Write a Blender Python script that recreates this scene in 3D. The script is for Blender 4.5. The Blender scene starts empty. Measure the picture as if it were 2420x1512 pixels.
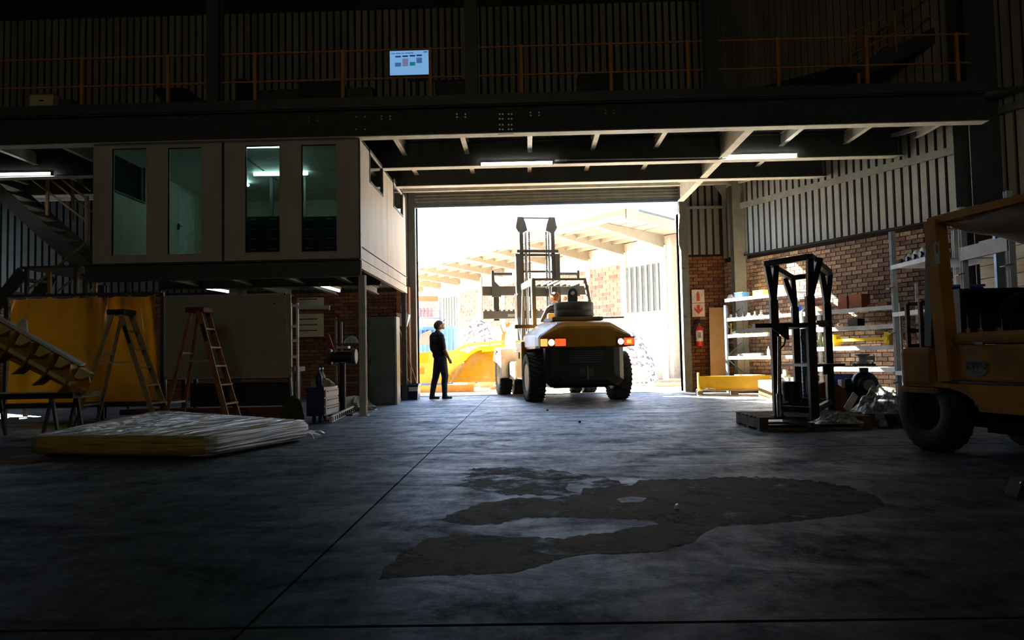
import bpy, bmesh, math, random
import numpy as np
from mathutils import Vector, Matrix, Euler
random.seed(7)
SC = bpy.context.scene
COL = SC.collection
PI = math.pi

# ---------------------------------------------------------------- camera
FPX = 1815.0
HCAM = 0.85
ROLL, PITCH, YAW = 0.02, math.atan(93/1815), 0.0193
Fv = Vector((-math.sin(YAW)*math.cos(PITCH), math.cos(YAW)*math.cos(PITCH), math.sin(PITCH)))
R0 = Vector((math.cos(YAW), math.sin(YAW), 0)); U0 = R0.cross(Fv)
Rv = R0*math.cos(ROLL) - U0*math.sin(ROLL); Uv = U0*math.cos(ROLL) + R0*math.sin(ROLL)
CP = Vector((0, 0, HCAM))
camd = bpy.data.cameras.new('camera'); cam = bpy.data.objects.new('camera', camd); COL.objects.link(cam)
m3 = Matrix((Rv, Uv, -Fv)).transposed()
cam.matrix_world = Matrix.Translation(CP) @ m3.to_4x4()
camd.sensor_width = 36; camd.lens = 36*FPX/2420; camd.clip_end = 300
SC.camera = cam

# ---------------------------------------------------------------- light and exposure
SC.view_settings.view_transform = 'Standard'; SC.view_settings.look = 'None'
SC.view_settings.gamma = 1; SC.view_settings.use_curve_mapping = False
SC.view_settings.exposure = 0.0
SKY, SUN = 5.0, 165.0
wd = bpy.data.worlds.new('sky'); SC.world = wd; wd.use_nodes = True
nt = wd.node_tree; nt.nodes.clear()
wo = nt.nodes.new('ShaderNodeOutputWorld'); bg = nt.nodes.new('ShaderNodeBackground')
tcw = nt.nodes.new('ShaderNodeTexCoord'); sx = nt.nodes.new('ShaderNodeSeparateXYZ'); rampw = nt.nodes.new('ShaderNodeValToRGB')
nt.links.new(tcw.outputs['Generated'], sx.inputs[0]); nt.links.new(sx.outputs['Z'], rampw.inputs[0])
rampw.color_ramp.elements[0].color = (.58, .78, 1, 1); rampw.color_ramp.elements[1].color = (.34, .58, 1, 1)
nt.links.new(rampw.outputs[0], bg.inputs[0]); bg.inputs[1].default_value = SKY
nt.links.new(bg.outputs[0], wo.inputs[0])
sund = bpy.data.lights.new('sun', 'SUN'); sund.energy = SUN; sund.angle = 0.009; sund.color = (1, .88, .70)
sun = bpy.data.objects.new('sun', sund); COL.objects.link(sun)
SUNV = Vector((-.686, .532, .496)).normalized()          # direction towards the sun
sun.rotation_euler = SUNV.to_track_quat('Z', 'Y').to_euler(); sun.location = (-10, 30, 20)

# added fill lamp high behind the camera, no opening is modelled there
ld = bpy.data.lights.new('rear_fill_light', 'AREA'); ld.shape = 'RECTANGLE'; ld.size = 5; ld.size_y = 3.5; ld.energy = 72; ld.color = (1, .87, .60)
lo_ = bpy.data.objects.new('rear_fill_light', ld); COL.objects.link(lo_); lo_.location = (-2, -5.9, 6.2); lo_.rotation_euler = (math.radians(95), 0, 0)

# ---------------------------------------------------------------- picture point -> place on a real plane
def ray(x, y): return Fv + Rv*((x-1210)/FPX) + Uv*((756-y)/FPX)
def P(x, y, Y):
    d = ray(x, y); return CP + d*(Y/d.y)
def G(x, y, z=0.0):
    d = ray(x, y); return CP + d*((z-HCAM)/d.z)
def XP(x, y, X):
    d = ray(x, y); return CP + d*(X/d.x)
WA = Vector((5.15, 17.7, 0)); WD = Vector((.4676, -.8839, 0)); WN = Vector((-.8839, -.4676, 0))   # right wall: start, run, inward normal
def RW(s, off, z): return WA + WD*s + WN*off + Vector((0, 0, z))
def WR(x, y, off):                                   # picture point -> (s, z) on a plane parallel to the right wall
    d = ray(x, y); p = WA + WN*off; t = (p-CP).dot(WN)/d.dot(WN); q = CP + d*t
    return (q-WA).dot(WD), q.z

# ---------------------------------------------------------------- materials
MATS = {}
def mat(name, col, rough=.6, metal=0.0, var=.2, scale=6.0, bump=.05, bscale=40.0, spec=.5, emit=None, es=0.0, rnd=0.0,
        stretch=None, alpha=1.0, trans=0.0, coat=0.0, col2=None, thr=None):
    if name in MATS: return MATS[name]
    m = bpy.data.materials.new(name); m.use_nodes = True; n = m.node_tree; L = n.links
    b = n.nodes['Principled BSDF']
    b.inputs['Roughness'].default_value = rough; b.inputs['Metallic'].default_value = metal
    b.inputs['Specular IOR Level'].default_value = spec
    if coat: b.inputs['Coat Weight'].default_value = coat; b.inputs['Coat Roughness'].default_value = .15
    if trans: b.inputs['Transmission Weight'].default_value = trans
    b.inputs['Alpha'].default_value = alpha
    c = (*col, 1)
    if emit is not None:
        b.inputs['Emission Color'].default_value = (*emit, 1); b.inputs['Emission Strength'].default_value = es
    tc = n.nodes.new('ShaderNodeTexCoord'); mp = n.nodes.new('ShaderNodeMapping')
    if stretch: mp.inputs['Scale'].default_value = stretch
    L.new(tc.outputs['Object'], mp.inputs[0])
    nz = n.nodes.new('ShaderNodeTexNoise'); nz.inputs['Scale'].default_value = scale; nz.inputs['Detail'].default_value = 5
    L.new(mp.outputs[0], nz.inputs['Vector'])
    rp = n.nodes.new('ShaderNodeValToRGB'); L.new(nz.outputs['Fac'], rp.inputs[0])
    e = rp.color_ramp.elements
    lo, hi = (thr if thr else (.3, .7))
    e[0].position = lo; e[1].position = hi
    dk = tuple(v*(1-var) for v in col) if col2 is None else col2
    e[0].color = (*dk, 1); e[1].color = (*[min(1, v*(1+var*.6)) for v in col], 1)
    out = rp.outputs[0]
    if rnd:
        oi = n.nodes.new('ShaderNodeObjectInfo'); ge = n.nodes.new('ShaderNodeNewGeometry')
        ad = n.nodes.new('ShaderNodeMath'); ad.operation = 'ADD'; L.new(oi.outputs['Random'], ad.inputs[0]); L.new(ge.outputs['Random Per Island'], ad.inputs[1])
        fr = n.nodes.new('ShaderNodeMath'); fr.operation = 'FRACT'; L.new(ad.outputs[0], fr.inputs[0])
        mr = n.nodes.new('ShaderNodeMapRange'); mr.inputs[3].default_value = 1-rnd; mr.inputs[4].default_value = 1+rnd; L.new(fr.outputs[0], mr.inputs[0])
        hs = n.nodes.new('ShaderNodeHueSaturation'); L.new(mr.outputs[0], hs.inputs['Value']); L.new(out, hs.inputs['Color'])
        mh = n.nodes.new('ShaderNodeMapRange'); mh.inputs[3].default_value = .485; mh.inputs[4].default_value = .515; L.new(fr.outputs[0], mh.inputs[0]); L.new(mh.outputs[0], hs.inputs['Hue'])
        out = hs.outputs[0]
    L.new(out, b.inputs['Base Color'])
    if bump:
        n2 = n.nodes.new('ShaderNodeTexNoise'); n2.inputs['Scale'].default_value = bscale; n2.inputs['Detail'].default_value = 3
        L.new(mp.outputs[0], n2.inputs['Vector'])
        bp = n.nodes.new('ShaderNodeBump'); bp.inputs['Strength'].default_value = bump; bp.inputs['Distance'].default_value = .02
        L.new(n2.outputs['Fac'], bp.inputs['Height']); L.new(bp.outputs[0], b.inputs['Normal'])
    MATS[name] = m; return m
M = {}
M['steel_dark'] = mat('dark painted steel', (.09, .095, .09), .5, .1)
M['steel_grey'] = mat('grey painted steel', (.22, .22, .20), .5, .1)
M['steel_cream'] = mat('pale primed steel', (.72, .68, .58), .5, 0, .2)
M['black'] = mat('black steel', (.018, .018, .018), .45)
M['blackrub'] = mat('black rubber', (.022, .022, .021), .8, bump=.2)
M['tyre'] = mat('dusty tyre rubber', (.055, .054, .05), .8, bump=.2)
M['yellow'] = mat('yellow machine paint', (.42, .205, .004), .36, coat=.3, var=.15)
M['yellow_old'] = mat('worn ochre yellow paint', (.40, .17, .004), .6, spec=.12, var=.35, scale=3, bump=.1, thr=(.35, .6))
M['yellow_bright'] = mat('bright yellow paint', (.85, .58, .02), .4, var=.1)
M['orange'] = mat('orange rail paint', (.75, .30, .05), .5)
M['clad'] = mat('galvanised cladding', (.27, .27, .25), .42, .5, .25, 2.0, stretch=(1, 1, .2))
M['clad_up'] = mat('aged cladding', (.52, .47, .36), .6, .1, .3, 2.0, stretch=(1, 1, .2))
M['cream_panel'] = mat('cream insulated panel', (.66, .58, .47), .55, 0, .12, 3, stretch=(1, 1, .3))
M['white'] = mat('white paint', (.75, .75, .72), .5)
M['greyrack'] = mat('galvanised rack steel', (.50, .53, .55), .4, .1)
M['bluerack'] = mat('blue grey rack steel', (.10, .16, .28), .45)
M['brick'] = mat('red brown brick', (.25, .155, .11), .85, 0, .45, 18, bump=.6, bscale=120, rnd=.5)
M['brick_back'] = mat('orange brown brick', (.17, .065, .03), .85, 0, .35, 25, bump=.5, bscale=120, rnd=.35)
M['brick_out'] = mat('pale pink brick', (.27, .13, .105), .85, 0, .3, 20, bump=.2, rnd=.3)
M['mortar'] = mat('dark mortar', (.014, .011, .008), .95)
M['wood'] = mat('pale timber', (.48, .34, .19), .7, 0, .35, 6, stretch=(1, 1, 8))
M['wood_dark'] = mat('dirty pallet timber', (.16, .11, .07), .8, 0, .4, 8)
M['ply'] = mat('brown board', (.42, .24, .10), .6, 0, .15, 4)
M['blue'] = mat('blue plastic', (.03, .13, .55), .35)
M['bluedark'] = mat('dark blue paint', (.01, .03, .12), .35)
M['bluemach'] = mat('mid blue machine paint', (.03, .20, .42), .35)
M['red'] = mat('red paint', (.55, .02, .015), .35)
M['redbrown'] = mat('red brown card', (.30, .09, .03), .7)
M['card'] = mat('brown cardboard', (.42, .26, .13), .8)
M['chrome'] = mat('bright steel', (.62, .62, .62), .22, 1, .1)
M['concrete_out'] = mat('pale yard concrete', (.66, .62, .54), .85, 0, .15, 1.5, bump=.1)
M['roofwhite'] = mat('off white roof paint', (.26, .22, .16), .7, 0, .12)
M['tube'] = mat('fluorescent tube', (.9, .95, 1), .5, emit=(.92, .97, 1), es=9.0, bump=0)
M['tube_teal'] = mat('office tube', (.9, 1, 1), .5, emit=(.80, 1, .97), es=9.0, bump=0)
M['skin'] = mat('skin', (.46, .25, .17), .55, var=.1, bump=.03)
M['cloth_black'] = mat('black cloth', (.012, .013, .02), .9, bump=.3, bscale=200)
M['denim'] = mat('dark blue denim', (.02, .032, .065), .9, bump=.3, bscale=200)
M['hair'] = mat('brown hair', (.10, .045, .02), .8)
M['cap'] = mat('grey brown cap cloth', (.07, .06, .055), .9)
M['boot'] = mat('black leather', (.01, .01, .012), .5)
M['plastic_white'] = mat('white plastic', (.78, .76, .72), .4)
M['grey_panel'] = mat('grey green sheet metal', (.16, .20, .18), .4, .3, .3, 3)
M['board'] = mat('grey board', (.46, .43, .30), .5, 0, .15, 3)
def glassmat(name, col, alpha=.25, rough=.03):
    m = bpy.data.materials.new(name); m.use_nodes = True; n = m.node_tree; n.nodes.clear()
    o = n.nodes.new('ShaderNodeOutputMaterial'); mx = n.nodes.new('ShaderNodeMixShader')
    t = n.nodes.new('ShaderNodeBsdfTransparent'); g = n.nodes.new('ShaderNodeBsdfGlossy')
    t.inputs[0].default_value = (*col, 1); g.inputs['Roughness'].default_value = rough
    fr = n.nodes.new('ShaderNodeFresnel'); fr.inputs[0].default_value = 1.5
    n.links.new(fr.outputs[0], mx.inputs[0]); n.links.new(t.outputs[0], mx.inputs[1]); n.links.new(g.outputs[0], mx.inputs[2]); n.links.new(mx.outputs[0], o.inputs[0])
    MATS[name] = m; return m
M['glass'] = glassmat('teal tinted glass', (.62, .80, .76))
M['glass_clear'] = glassmat('clear glass', (.75, .8, .78))

# ---------------------------------------------------------------- mesh builder
class MB:
    def __init__(s): s.v = []; s.f = []; s.sm = []; s.mi = []; s.cm = 0
    def add(s, vs, fs, smooth=False):
        k = len(s.v); s.v += [tuple(v) for v in vs]; s.f += [tuple(i+k for i in f) for f in fs]
        s.sm += [smooth]*len(fs); s.mi += [s.cm]*len(fs); return s
    def m(s, i): s.cm = i; return s
    def box(s, x0, y0, z0, x1, y1, z1, T=None):
        if x0 > x1: x0, x1 = x1, x0
        if y0 > y1: y0, y1 = y1, y0
        if z0 > z1: z0, z1 = z1, z0
        vs = [(x0,y0,z0),(x1,y0,z0),(x1,y1,z0),(x0,y1,z0),(x0,y0,z1),(x1,y0,z1),(x1,y1,z1),(x0,y1,z1)]
        if T is not None: vs = [T @ Vector(v) for v in vs]
        return s.add(vs, [(0,3,2,1),(4,5,6,7),(0,1,5,4),(1,2,6,5),(2,3,7,6),(3,0,4,7)])
    def cbox(s, x0, y0, z0, x1, y1, z1, c=.01, T=None):     # box with chamfered edges
        bm = bmesh.new(); bmesh.ops.create_cube(bm, size=1)
        for v in bm.verts: v.co = Vector(((x0+x1)/2+v.co.x*abs(x1-x0), (y0+y1)/2+v.co.y*abs(y1-y0), (z0+z1)/2+v.co.z*abs(z1-z0)))
        bmesh.ops.bevel(bm, geom=bm.edges[:], offset=c, segments=2, affect='EDGES', profile=.6)
        bm.verts.ensure_lookup_table(); vs = [(T @ v.co) if T is not None else v.co.copy() for v in bm.verts]
        fs = [[v.index for v in f.verts] for f in bm.faces]; bm.free(); return s.add(vs, fs)
    def frame(s, d, up=None):
        d = Vector(d).normalized(); u = Vector(up) if up is not None else (Vector((0,0,1)) if abs(d.z) < .95 else Vector((1,0,0)))
        a = d.cross(u).normalized(); b = a.cross(d).normalized(); return a, b
    def bar(s, p, q, w, h, up=None):
        p, q = Vector(p), Vector(q); a, b = s.frame(q-p, up); vs = []
        for c in (p, q):
            for i, j in ((-1,-1),(1,-1),(1,1),(-1,1)): vs.append(c + a*(i*w/2) + b*(j*h/2))
        return s.add(vs, [(3,2,1,0),(4,5,6,7),(0,1,5,4),(1,2,6,5),(2,3,7,6),(3,0,4,7)])
    def tube(s, p, q, r, n=10, r2=None, cap=True):
        p, q = Vector(p), Vector(q); a, b = s.frame(q-p); r2 = r if r2 is None else r2; vs = []
        for c, rr in ((p, r), (q, r2)):
            for i in range(n):
                t = 2*PI*i/n; vs.append(c + a*(rr*math.cos(t)) + b*(rr*math.sin(t)))
        s.add(vs, [(i, (i+1) % n, n+(i+1) % n, n+i) for i in range(n)], True)
        if cap: s.add(vs[:n], [tuple(range(n))[::-1]]); s.add(vs[n:], [tuple(range(n))])
        return s
    def path(s, pts, r, n=8):
        for i in range(len(pts)-1): s.tube(pts[i], pts[i+1], r, n)
        return s
    def lathe(s, prof, c, ax, n=24, smooth=True, closed=False):  # prof: list of (radius, along)
        c = Vector(c); ax = Vector(ax).normalized(); a, b = s.frame(ax); vs = []
        for r, h in prof:
            for i in range(n):
                t = 2*PI*i/n; vs.append(c + ax*h + a*(r*math.cos(t)) + b*(r*math.sin(t)))
        fs = []
        for j in range(len(prof)-1 + (1 if closed else 0)):
            j2 = (j+1) % len(prof)
            for i in range(n): fs.append((j*n+i, j*n+(i+1) % n, j2*n+(i+1) % n, j2*n+i))
        s.add(vs, fs, smooth)
        if not closed:
            if prof[0][0] > 0.001: s.add(vs[:n], [tuple(range(n))[::-1]])
            if prof[-1][0] > 0.001: s.add(vs[-n:], [tuple(range(n))])
        return s
    def sphere(s, c, r, n=12, sc=(1,1,1)):
        c = Vector(c); vs = []; fs = []; k = n//2
        for j in range(1, k):
            p = PI*j/k
            for i in range(n):
                t = 2*PI*i/n; vs.append(c+Vector((sc[0]*r*math.sin(p)*math.cos(t), sc[1]*r*math.sin(p)*math.sin(t), sc[2]*r*math.cos(p))))
        for j in range(k-2):
            for i in range(n): fs.append((j*n+i, (j+1)*n+i, (j+1)*n+(i+1) % n, j*n+(i+1) % n))
        t0 = len(vs); vs.append(c+Vector((0,0,sc[2]*r))); vs.append(c-Vector((0,0,sc[2]*r)))
        for i in range(n): fs.append((t0, i, (i+1) % n)); fs.append((t0+1, (k-2)*n+(i+1) % n, (k-2)*n+i))
        return s.add(vs, fs, True)
    def prism(s, pts, ext):      # planar polygon extruded by vector ext
        ext = Vector(ext); n = len(pts); a = [Vector(p) for p in pts]; vs = a + [p+ext for p in a]
        nn = Vector((0,0,0))
        for i in range(n): nn += a[i].cross(a[(i+1) % n])
        fl = nn.dot(ext) < 0
        top = tuple(range(n)); 
        fs = [top[::-1] if not fl else top, tuple(i+n for i in (top if not fl else top[::-1]))]
        for i in range(n):
            j = (i+1) % n; fs.append((i, j, j+n, i+n) if not fl else (j, i, i+n, j+n))
        return s.add(vs, fs)
    def ibeam(s, p, q, w, h, tf=.02, tw=.012, up=(0,0,1)):   # p,q: centre line; h along up
        p, q = Vector(p), Vector(q); a, b = s.frame(q-p, up)
        o = b*(h/2-tf/2)
        s.bar(p+o, q+o, w, tf, up); s.bar(p-o, q-o, w, tf, up); s.bar(p, q, tw, h-2*tf, up); return s
    def loft(s, secs, smooth=False, cap=True):   # list of equal-length rings
        n = len(secs[0]); vs = [Vector(v) for r in secs for v in r]; fs = []
        for j in range(len(secs)-1):
            for i in range(n): fs.append((j*n+i, j*n+(i+1) % n, (j+1)*n+(i+1) % n, (j+1)*n+i))
        s.add(vs, fs, smooth)
        if cap: s.add(vs[:n], [tuple(range(n))[::-1]]); s.add(vs[-n:], [tuple(range(n))])
        return s

ORI = {}
def wpos(o):
    return ORI.get(o.name, Vector((0, 0, 0)))
def build(mb, name, m, parent=None, local=False, origin=None, fixn=False):
    vs = [Vector(v) for v in mb.v]
    if parent is None:
        if origin is None:
            A = np.array([tuple(v) for v in vs]); origin = Vector(((A[:,0].min()+A[:,0].max())/2, (A[:,1].min()+A[:,1].max())/2, A[:,2].min()))
        off = Vector(origin)
    else: off = Vector((0,0,0)) if local else wpos(parent)
    me = bpy.data.meshes.new(name); me.from_pydata([tuple(v-off) for v in vs], [], mb.f)
    for x in (m if isinstance(m, (list, tuple)) else [m]): me.materials.append(x)
    me.polygons.foreach_set('use_smooth', mb.sm); me.polygons.foreach_set('material_index', mb.mi)
    if fixn:
        bm = bmesh.new(); bm.from_mesh(me); bmesh.ops.recalc_face_normals(bm, faces=bm.faces[:]); bm.to_mesh(me); bm.free()
    me.update()
    o = bpy.data.objects.new(name, me); COL.objects.link(o)
    if parent is None: o.location = off; ORI[o.name] = off.copy()
    else: o.parent = parent; ORI[o.name] = wpos(parent)
    return o
def tag(o, label=None, cat=None, group=None, kind=None):
    if label: o['label'] = label
    if cat: o['category'] = cat
    if group: o['group'] = group
    if kind: o['kind'] = kind
    return o
def thing(name, label, cat, loc=(0,0,0), rz=0.0, group=None):
    o = bpy.data.objects.new(name, None); COL.objects.link(o); o.location = loc; o.rotation_euler = (0, 0, rz)
    o.empty_display_size = .1
    ORI[o.name] = Vector(loc); return tag(o, label, cat, group)
def single(mb, name, m, label, cat, group=None, **k):
    return tag(build(mb, name, m, **k), label, cat, group)
def struct(mb, name, m): return tag(build(mb, name, m, origin=(0,0,0)), kind='structure')
def copy_tree(o, parent=None):
    c = o.copy(); COL.objects.link(c); ORI[c.name] = wpos(o)
    if parent is not None: c.parent = parent
    for ch in list(o.children): copy_tree(ch, c)
    return c
def place_copy(o, loc, rz=None, label=None, group=None):
    c = copy_tree(o); c.location = loc; ORI[c.name] = Vector(loc)
    if rz is not None: c.rotation_euler = (0, 0, rz)
    if label: c['label'] = label
    if group: c['group'] = group
    return c
def text(body, size, m, parent, loc, rot, ext=.002, name='lettering', align='CENTER', sx=1.0):
    cu = bpy.data.curves.new(name, 'FONT'); cu.body = body; cu.size = size; cu.extrude = ext; cu.align_x = align; cu.align_y = 'CENTER'
    cu.materials.append(m); tmp = bpy.data.objects.new('t', cu); COL.objects.link(tmp); bpy.context.view_layer.update()
    me = bpy.data.meshes.new_from_object(tmp.evaluated_get(bpy.context.evaluated_depsgraph_get())); bpy.data.objects.remove(tmp)
    o = bpy.data.objects.new(name, me); COL.objects.link(o)
    o.parent = parent; o.location = Vector(loc)-wpos(parent) if parent else loc; o.rotation_euler = rot; o.scale = (sx, 1, 1); return o

# ================================================================ SETTING
YB = 18.4      # inner face of the back wall
# --- floor: bed + slabs with recessed joints
fb = MB().box(-14.2, -6.2, -.12, 18.5, YB+.2, -.03); floor = struct(fb, 'floor', M['mortar'])
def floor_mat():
    m = bpy.data.materials.new('power floated concrete'); m.use_nodes = True; n = m.node_tree; L = n.links; b = n.nodes['Principled BSDF']
    tc = n.nodes.new('ShaderNodeTexCoord')
    mp = n.nodes.new('ShaderNodeMapping'); mp.inputs['Scale'].default_value = (.55, 1.0, 1); L.new(tc.outputs['Object'], mp.inputs[0])
    n1 = n.nodes.new('ShaderNodeTexNoise'); n1.inputs['Scale'].default_value = 2.2; n1.inputs['Detail'].default_value = 14; n1.inputs['Roughness'].default_value = .72; n1.inputs['Distortion'].default_value = .9
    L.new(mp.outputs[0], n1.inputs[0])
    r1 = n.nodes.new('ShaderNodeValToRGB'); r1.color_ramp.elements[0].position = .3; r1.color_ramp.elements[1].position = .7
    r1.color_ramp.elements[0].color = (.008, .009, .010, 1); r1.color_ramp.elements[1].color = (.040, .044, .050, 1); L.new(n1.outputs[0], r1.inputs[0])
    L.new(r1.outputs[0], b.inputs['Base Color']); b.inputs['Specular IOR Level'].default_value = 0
    r2 = n.nodes.new('ShaderNodeMapRange'); r2.inputs[1].default_value = .3; r2.inputs[2].default_value = .7; r2.inputs[3].default_value = .58; r2.inputs[4].default_value = .40
    L.new(n1.outputs[0], r2.inputs[0]); gl = n.nodes.new('ShaderNodeBsdfGlossy'); gl.inputs[0].default_value = (.40, .49, .70, 1); L.new(r2.outputs[0], gl.inputs['Roughness'])   # blue of the sky light put into the gloss tint
    nf = n.nodes.new('ShaderNodeTexNoise'); nf.inputs['Scale'].default_value = 7; nf.inputs['Detail'].default_value = 14; nf.inputs['Roughness'].default_value = .82; nf.inputs['Distortion'].default_value = .3; mpf = n.nodes.new('ShaderNodeMapping'); mpf.inputs['Scale'].default_value = (1, .55, 1); L.new(tc.outputs['Object'], mpf.inputs[0]); L.new(mpf.outputs[0], nf.inputs[0])
    ml_ = n.nodes.new('ShaderNodeMath'); ml_.operation = 'ADD'; L.new(n1.outputs[0], ml_.inputs[0]); L.new(nf.outputs[0], ml_.inputs[1])
    rg = n.nodes.new('ShaderNodeValToRGB'); rg.color_ramp.elements[0].position = .40; rg.color_ramp.elements[1].position = .59   # worn and polished patches
    hf = n.nodes.new('ShaderNodeMath'); hf.operation = 'MULTIPLY'; hf.inputs[1].default_value = .5; L.new(ml_.outputs[0], hf.inputs[0]); L.new(hf.outputs[0], rg.inputs[0])
    rg.color_ramp.elements[0].color = (.17, .20, .25, 1); rg.color_ramp.elements[1].color = (.74, .82, .96, 1); L.new(rg.outputs[0], gl.inputs[0])
    fz = n.nodes.new('ShaderNodeFresnel'); fz.inputs[0].default_value = 1.25; mxs = n.nodes.new('ShaderNodeMixShader'); oo = [q for q in n.nodes if q.type == 'OUTPUT_MATERIAL'][0]
    L.new(fz.outputs[0], mxs.inputs[0]); L.new(b.outputs[0], mxs.inputs[1]); L.new(gl.outputs[0], mxs.inputs[2]); L.new(mxs.outputs[0], oo.inputs[0])
    n3 = n.nodes.new('ShaderNodeTexNoise'); n3.inputs['Scale'].default_value = 35; n3.inputs['Detail'].default_value = 6; n3.inputs['Roughness'].default_value = .6
    L.new(tc.outputs['Object'], n3.inputs[0])
    bp = n.nodes.new('ShaderNodeBump'); bp.inputs['Strength'].default_value = .12; bp.inputs['Distance'].default_value = .01
    L.new(n3.outputs[0], bp.inputs['Height']); L.new(bp.outputs[0], b.inputs['Normal']); L.new(bp.outputs[0], gl.inputs['Normal']); L.new(bp.outputs[0], fz.inputs['Normal'])
    return m
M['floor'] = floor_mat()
jx = (G(700, 1430).x + G(1135, 945).x)/2
xs = [-14.1, jx-10.4, jx-5.2, jx, jx+5.2, jx+10.4, 18.4]
jy = G(1200, 1068).y
ys = [-6.1, jy-4.6, jy, jy+4.6, jy+9.2, YB+.15]
g_ = .006
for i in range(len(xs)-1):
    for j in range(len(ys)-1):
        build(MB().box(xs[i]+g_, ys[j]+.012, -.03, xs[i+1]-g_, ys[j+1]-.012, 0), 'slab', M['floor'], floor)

# --- corrugated sheeting
def sheet(mb, p0, d, nrm, z0, z1, w=.686, ribs=4):
    pitch = w/ribs; p0 = Vector(p0); d = Vector(d); nrm = Vector(nrm); prof = []
    for r in range(ribs):
        o = r*pitch
        prof += [(o, 0), (o+.115, 0), (o+.122, -.048), (o+.165, -.048)]
    prof.append((w-.001, 0))
    vs = []
    for z in (z0, z1):
        for a, h in prof: vs.append(p0 + d*a + nrm*h + Vector((0, 0, z)))
    n = len(prof); mb.add(vs, [(i, i+1, n+i+1, n+i) for i in range(n-1)]); return mb
def clad_run(parent, p0, d, nrm, z0, z1, length, m):
    k = 0; a = 0.0
    while a < length-.05:
        w = min(.686, length-a); r = max(1, round(w/.1715))
        build(sheet(MB(), Vector(p0)+Vector(d)*a, d, nrm, z0, z1, w, r), 'cladding_sheet', m, parent); a += w
# --- brickwork
def brick_wall(parent, p0, d, nrm, length, z0, z1, m, pick, h=.085, l=.24):
    p0 = Vector(p0); d = Vector(d); nrm = Vector(nrm); rest = MB(); indiv = []
    bw, bh, bt = l-.018, h-.012, .03
    me = None; nrow = int((z1-z0)/h+.01)
    rot = Matrix((d, nrm, Vector((0,0,1)))).transposed()
    for r in range(nrow):
        a = -(l/2) if r % 2 else 0.0
        while a < length-.02:
            a0, a1 = max(a, 0), min(a+bw, length)
            if a1-a0 > .03:
                full = abs((a1-a0)-bw) < 1e-4; j = random.uniform(-.003, .003)
                if full and pick(a, z0+r*h): indiv.append((a, z0+r*h, j))
                else: rest.box(a0, -.002, z0+r*h, a1, bt+j, z0+r*h+bh, Matrix.Translation(p0) @ rot.to_4x4())
            a += l
    if indiv:
        mb = MB().box(0, -.002, 0, bw, bt, bh); me = bpy.data.meshes.new('brick'); me.from_pydata(mb.v, [], mb.f); me.materials.append(m)
        for a, z, j in indiv:
            o = bpy.data.objects.new('brick', me); COL.objects.link(o); o.parent = parent
            o.matrix_local = Matrix.Translation(p0 + d*a + nrm*j + Vector((0,0,z)) - wpos(parent)) @ rot.to_4x4()
    if rest.v: tag(build(rest, 'far_bricks', m, parent), kind='stuff')

X0, X1 = P(985, 700, YB).x, P(1609, 700, YB).x          # door opening
ZT = P(1300, 481, YB).z
# --- back wall (core slabs around the opening)
DRL, DRR = X0, X1
wb = MB().box(-14.2, YB+.04, 0, DRL, YB+.3, 9.6).box(DRR, YB+.04, 0, 4.95, YB+.3, 9.6).box(DRL, YB+.04, ZT+.5, DRR, YB+.3, 9.6)
wall_back = struct(wb, 'wall_back', M['mortar'])
zc = 3.27
brick_wall(wall_back, (DRR+.2, YB+.04, 0), (1,0,0), (0,-1,0), 4.8-DRR-.2, 0, zc-.02, M['brick_back'], lambda a, z: True)
brick_wall(wall_back, (-14, YB+.04, 0), (1,0,0), (0,-1,0), 14+DRL-.25, 0, 2.55, M['brick_back'], lambda a, z: a > 10.9 and z < 2.4)
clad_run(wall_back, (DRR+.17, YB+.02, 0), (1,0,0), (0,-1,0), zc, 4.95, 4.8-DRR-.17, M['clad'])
clad_run(wall_back, (-14, YB+.02, 0), (1,0,0), (0,-1,0), 2.62, 4.95, 14+DRL-.25, mat('shaded cladding', (.085,.085,.075), .7, .1, .25, 2.0))  # darker cladding copy; shade behind the stairs put into its colour
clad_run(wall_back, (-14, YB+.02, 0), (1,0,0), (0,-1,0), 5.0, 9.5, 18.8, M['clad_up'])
# --- right wall
wr = MB(); wr.add([RW(-.9,0,0), RW(26,0,0), RW(26,-.25,0), RW(-.9,-.25,0), RW(-.9,0,9.6), RW(26,0,9.6), RW(26,-.25,9.6), RW(-.9,-.25,9.6)],
       [(0,3,2,1),(4,5,6,7),(0,1,5,4),(1,2,6,5),(2,3,7,6),(3,0,4,7)])
wall_right = struct(wr, 'wall_right', M['mortar'])
brick_wall(wall_right, RW(-.8, .002, 0), WD, WN, 6.4, 0, 3.13, M['brick'], lambda a, z: .9 < a < 5.0 and z > 1.72)
brick_wall(wall_right, RW(6.0, .002, 0), WD, WN, 6, 0, 3.13, M['brick'], lambda a, z: False)
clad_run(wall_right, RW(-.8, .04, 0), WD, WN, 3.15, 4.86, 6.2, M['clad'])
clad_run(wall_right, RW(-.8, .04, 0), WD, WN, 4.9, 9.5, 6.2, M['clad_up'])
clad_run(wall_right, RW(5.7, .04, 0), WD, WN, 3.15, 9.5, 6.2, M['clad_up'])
# --- other enclosure
struct(MB().box(-14.4, -6.4, 0, -14.1, 13.4, 9.6).box(-14.4, 18.0, 0, -14.1, YB+.3, 9.6).box(-14.4, 13.4, 0, -14.1, 18.0, 2.3).box(-14.4, 13.4, 4.1, -14.1, 18.0, 9.6).box(-14.4, 13.4, 2.3, -14.1, 16.6, 4.1), 'wall_left', M['steel_dark'])
struct(MB().box(-14.4, -6.5, 0, 18.6, -6.2, 9.6), 'wall_front', M['steel_dark'])
struct(MB().box(-14.4, -6.5, 9.5, 18.6, YB+.3, 9.7), 'ceiling', M['steel_dark'])
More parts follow.
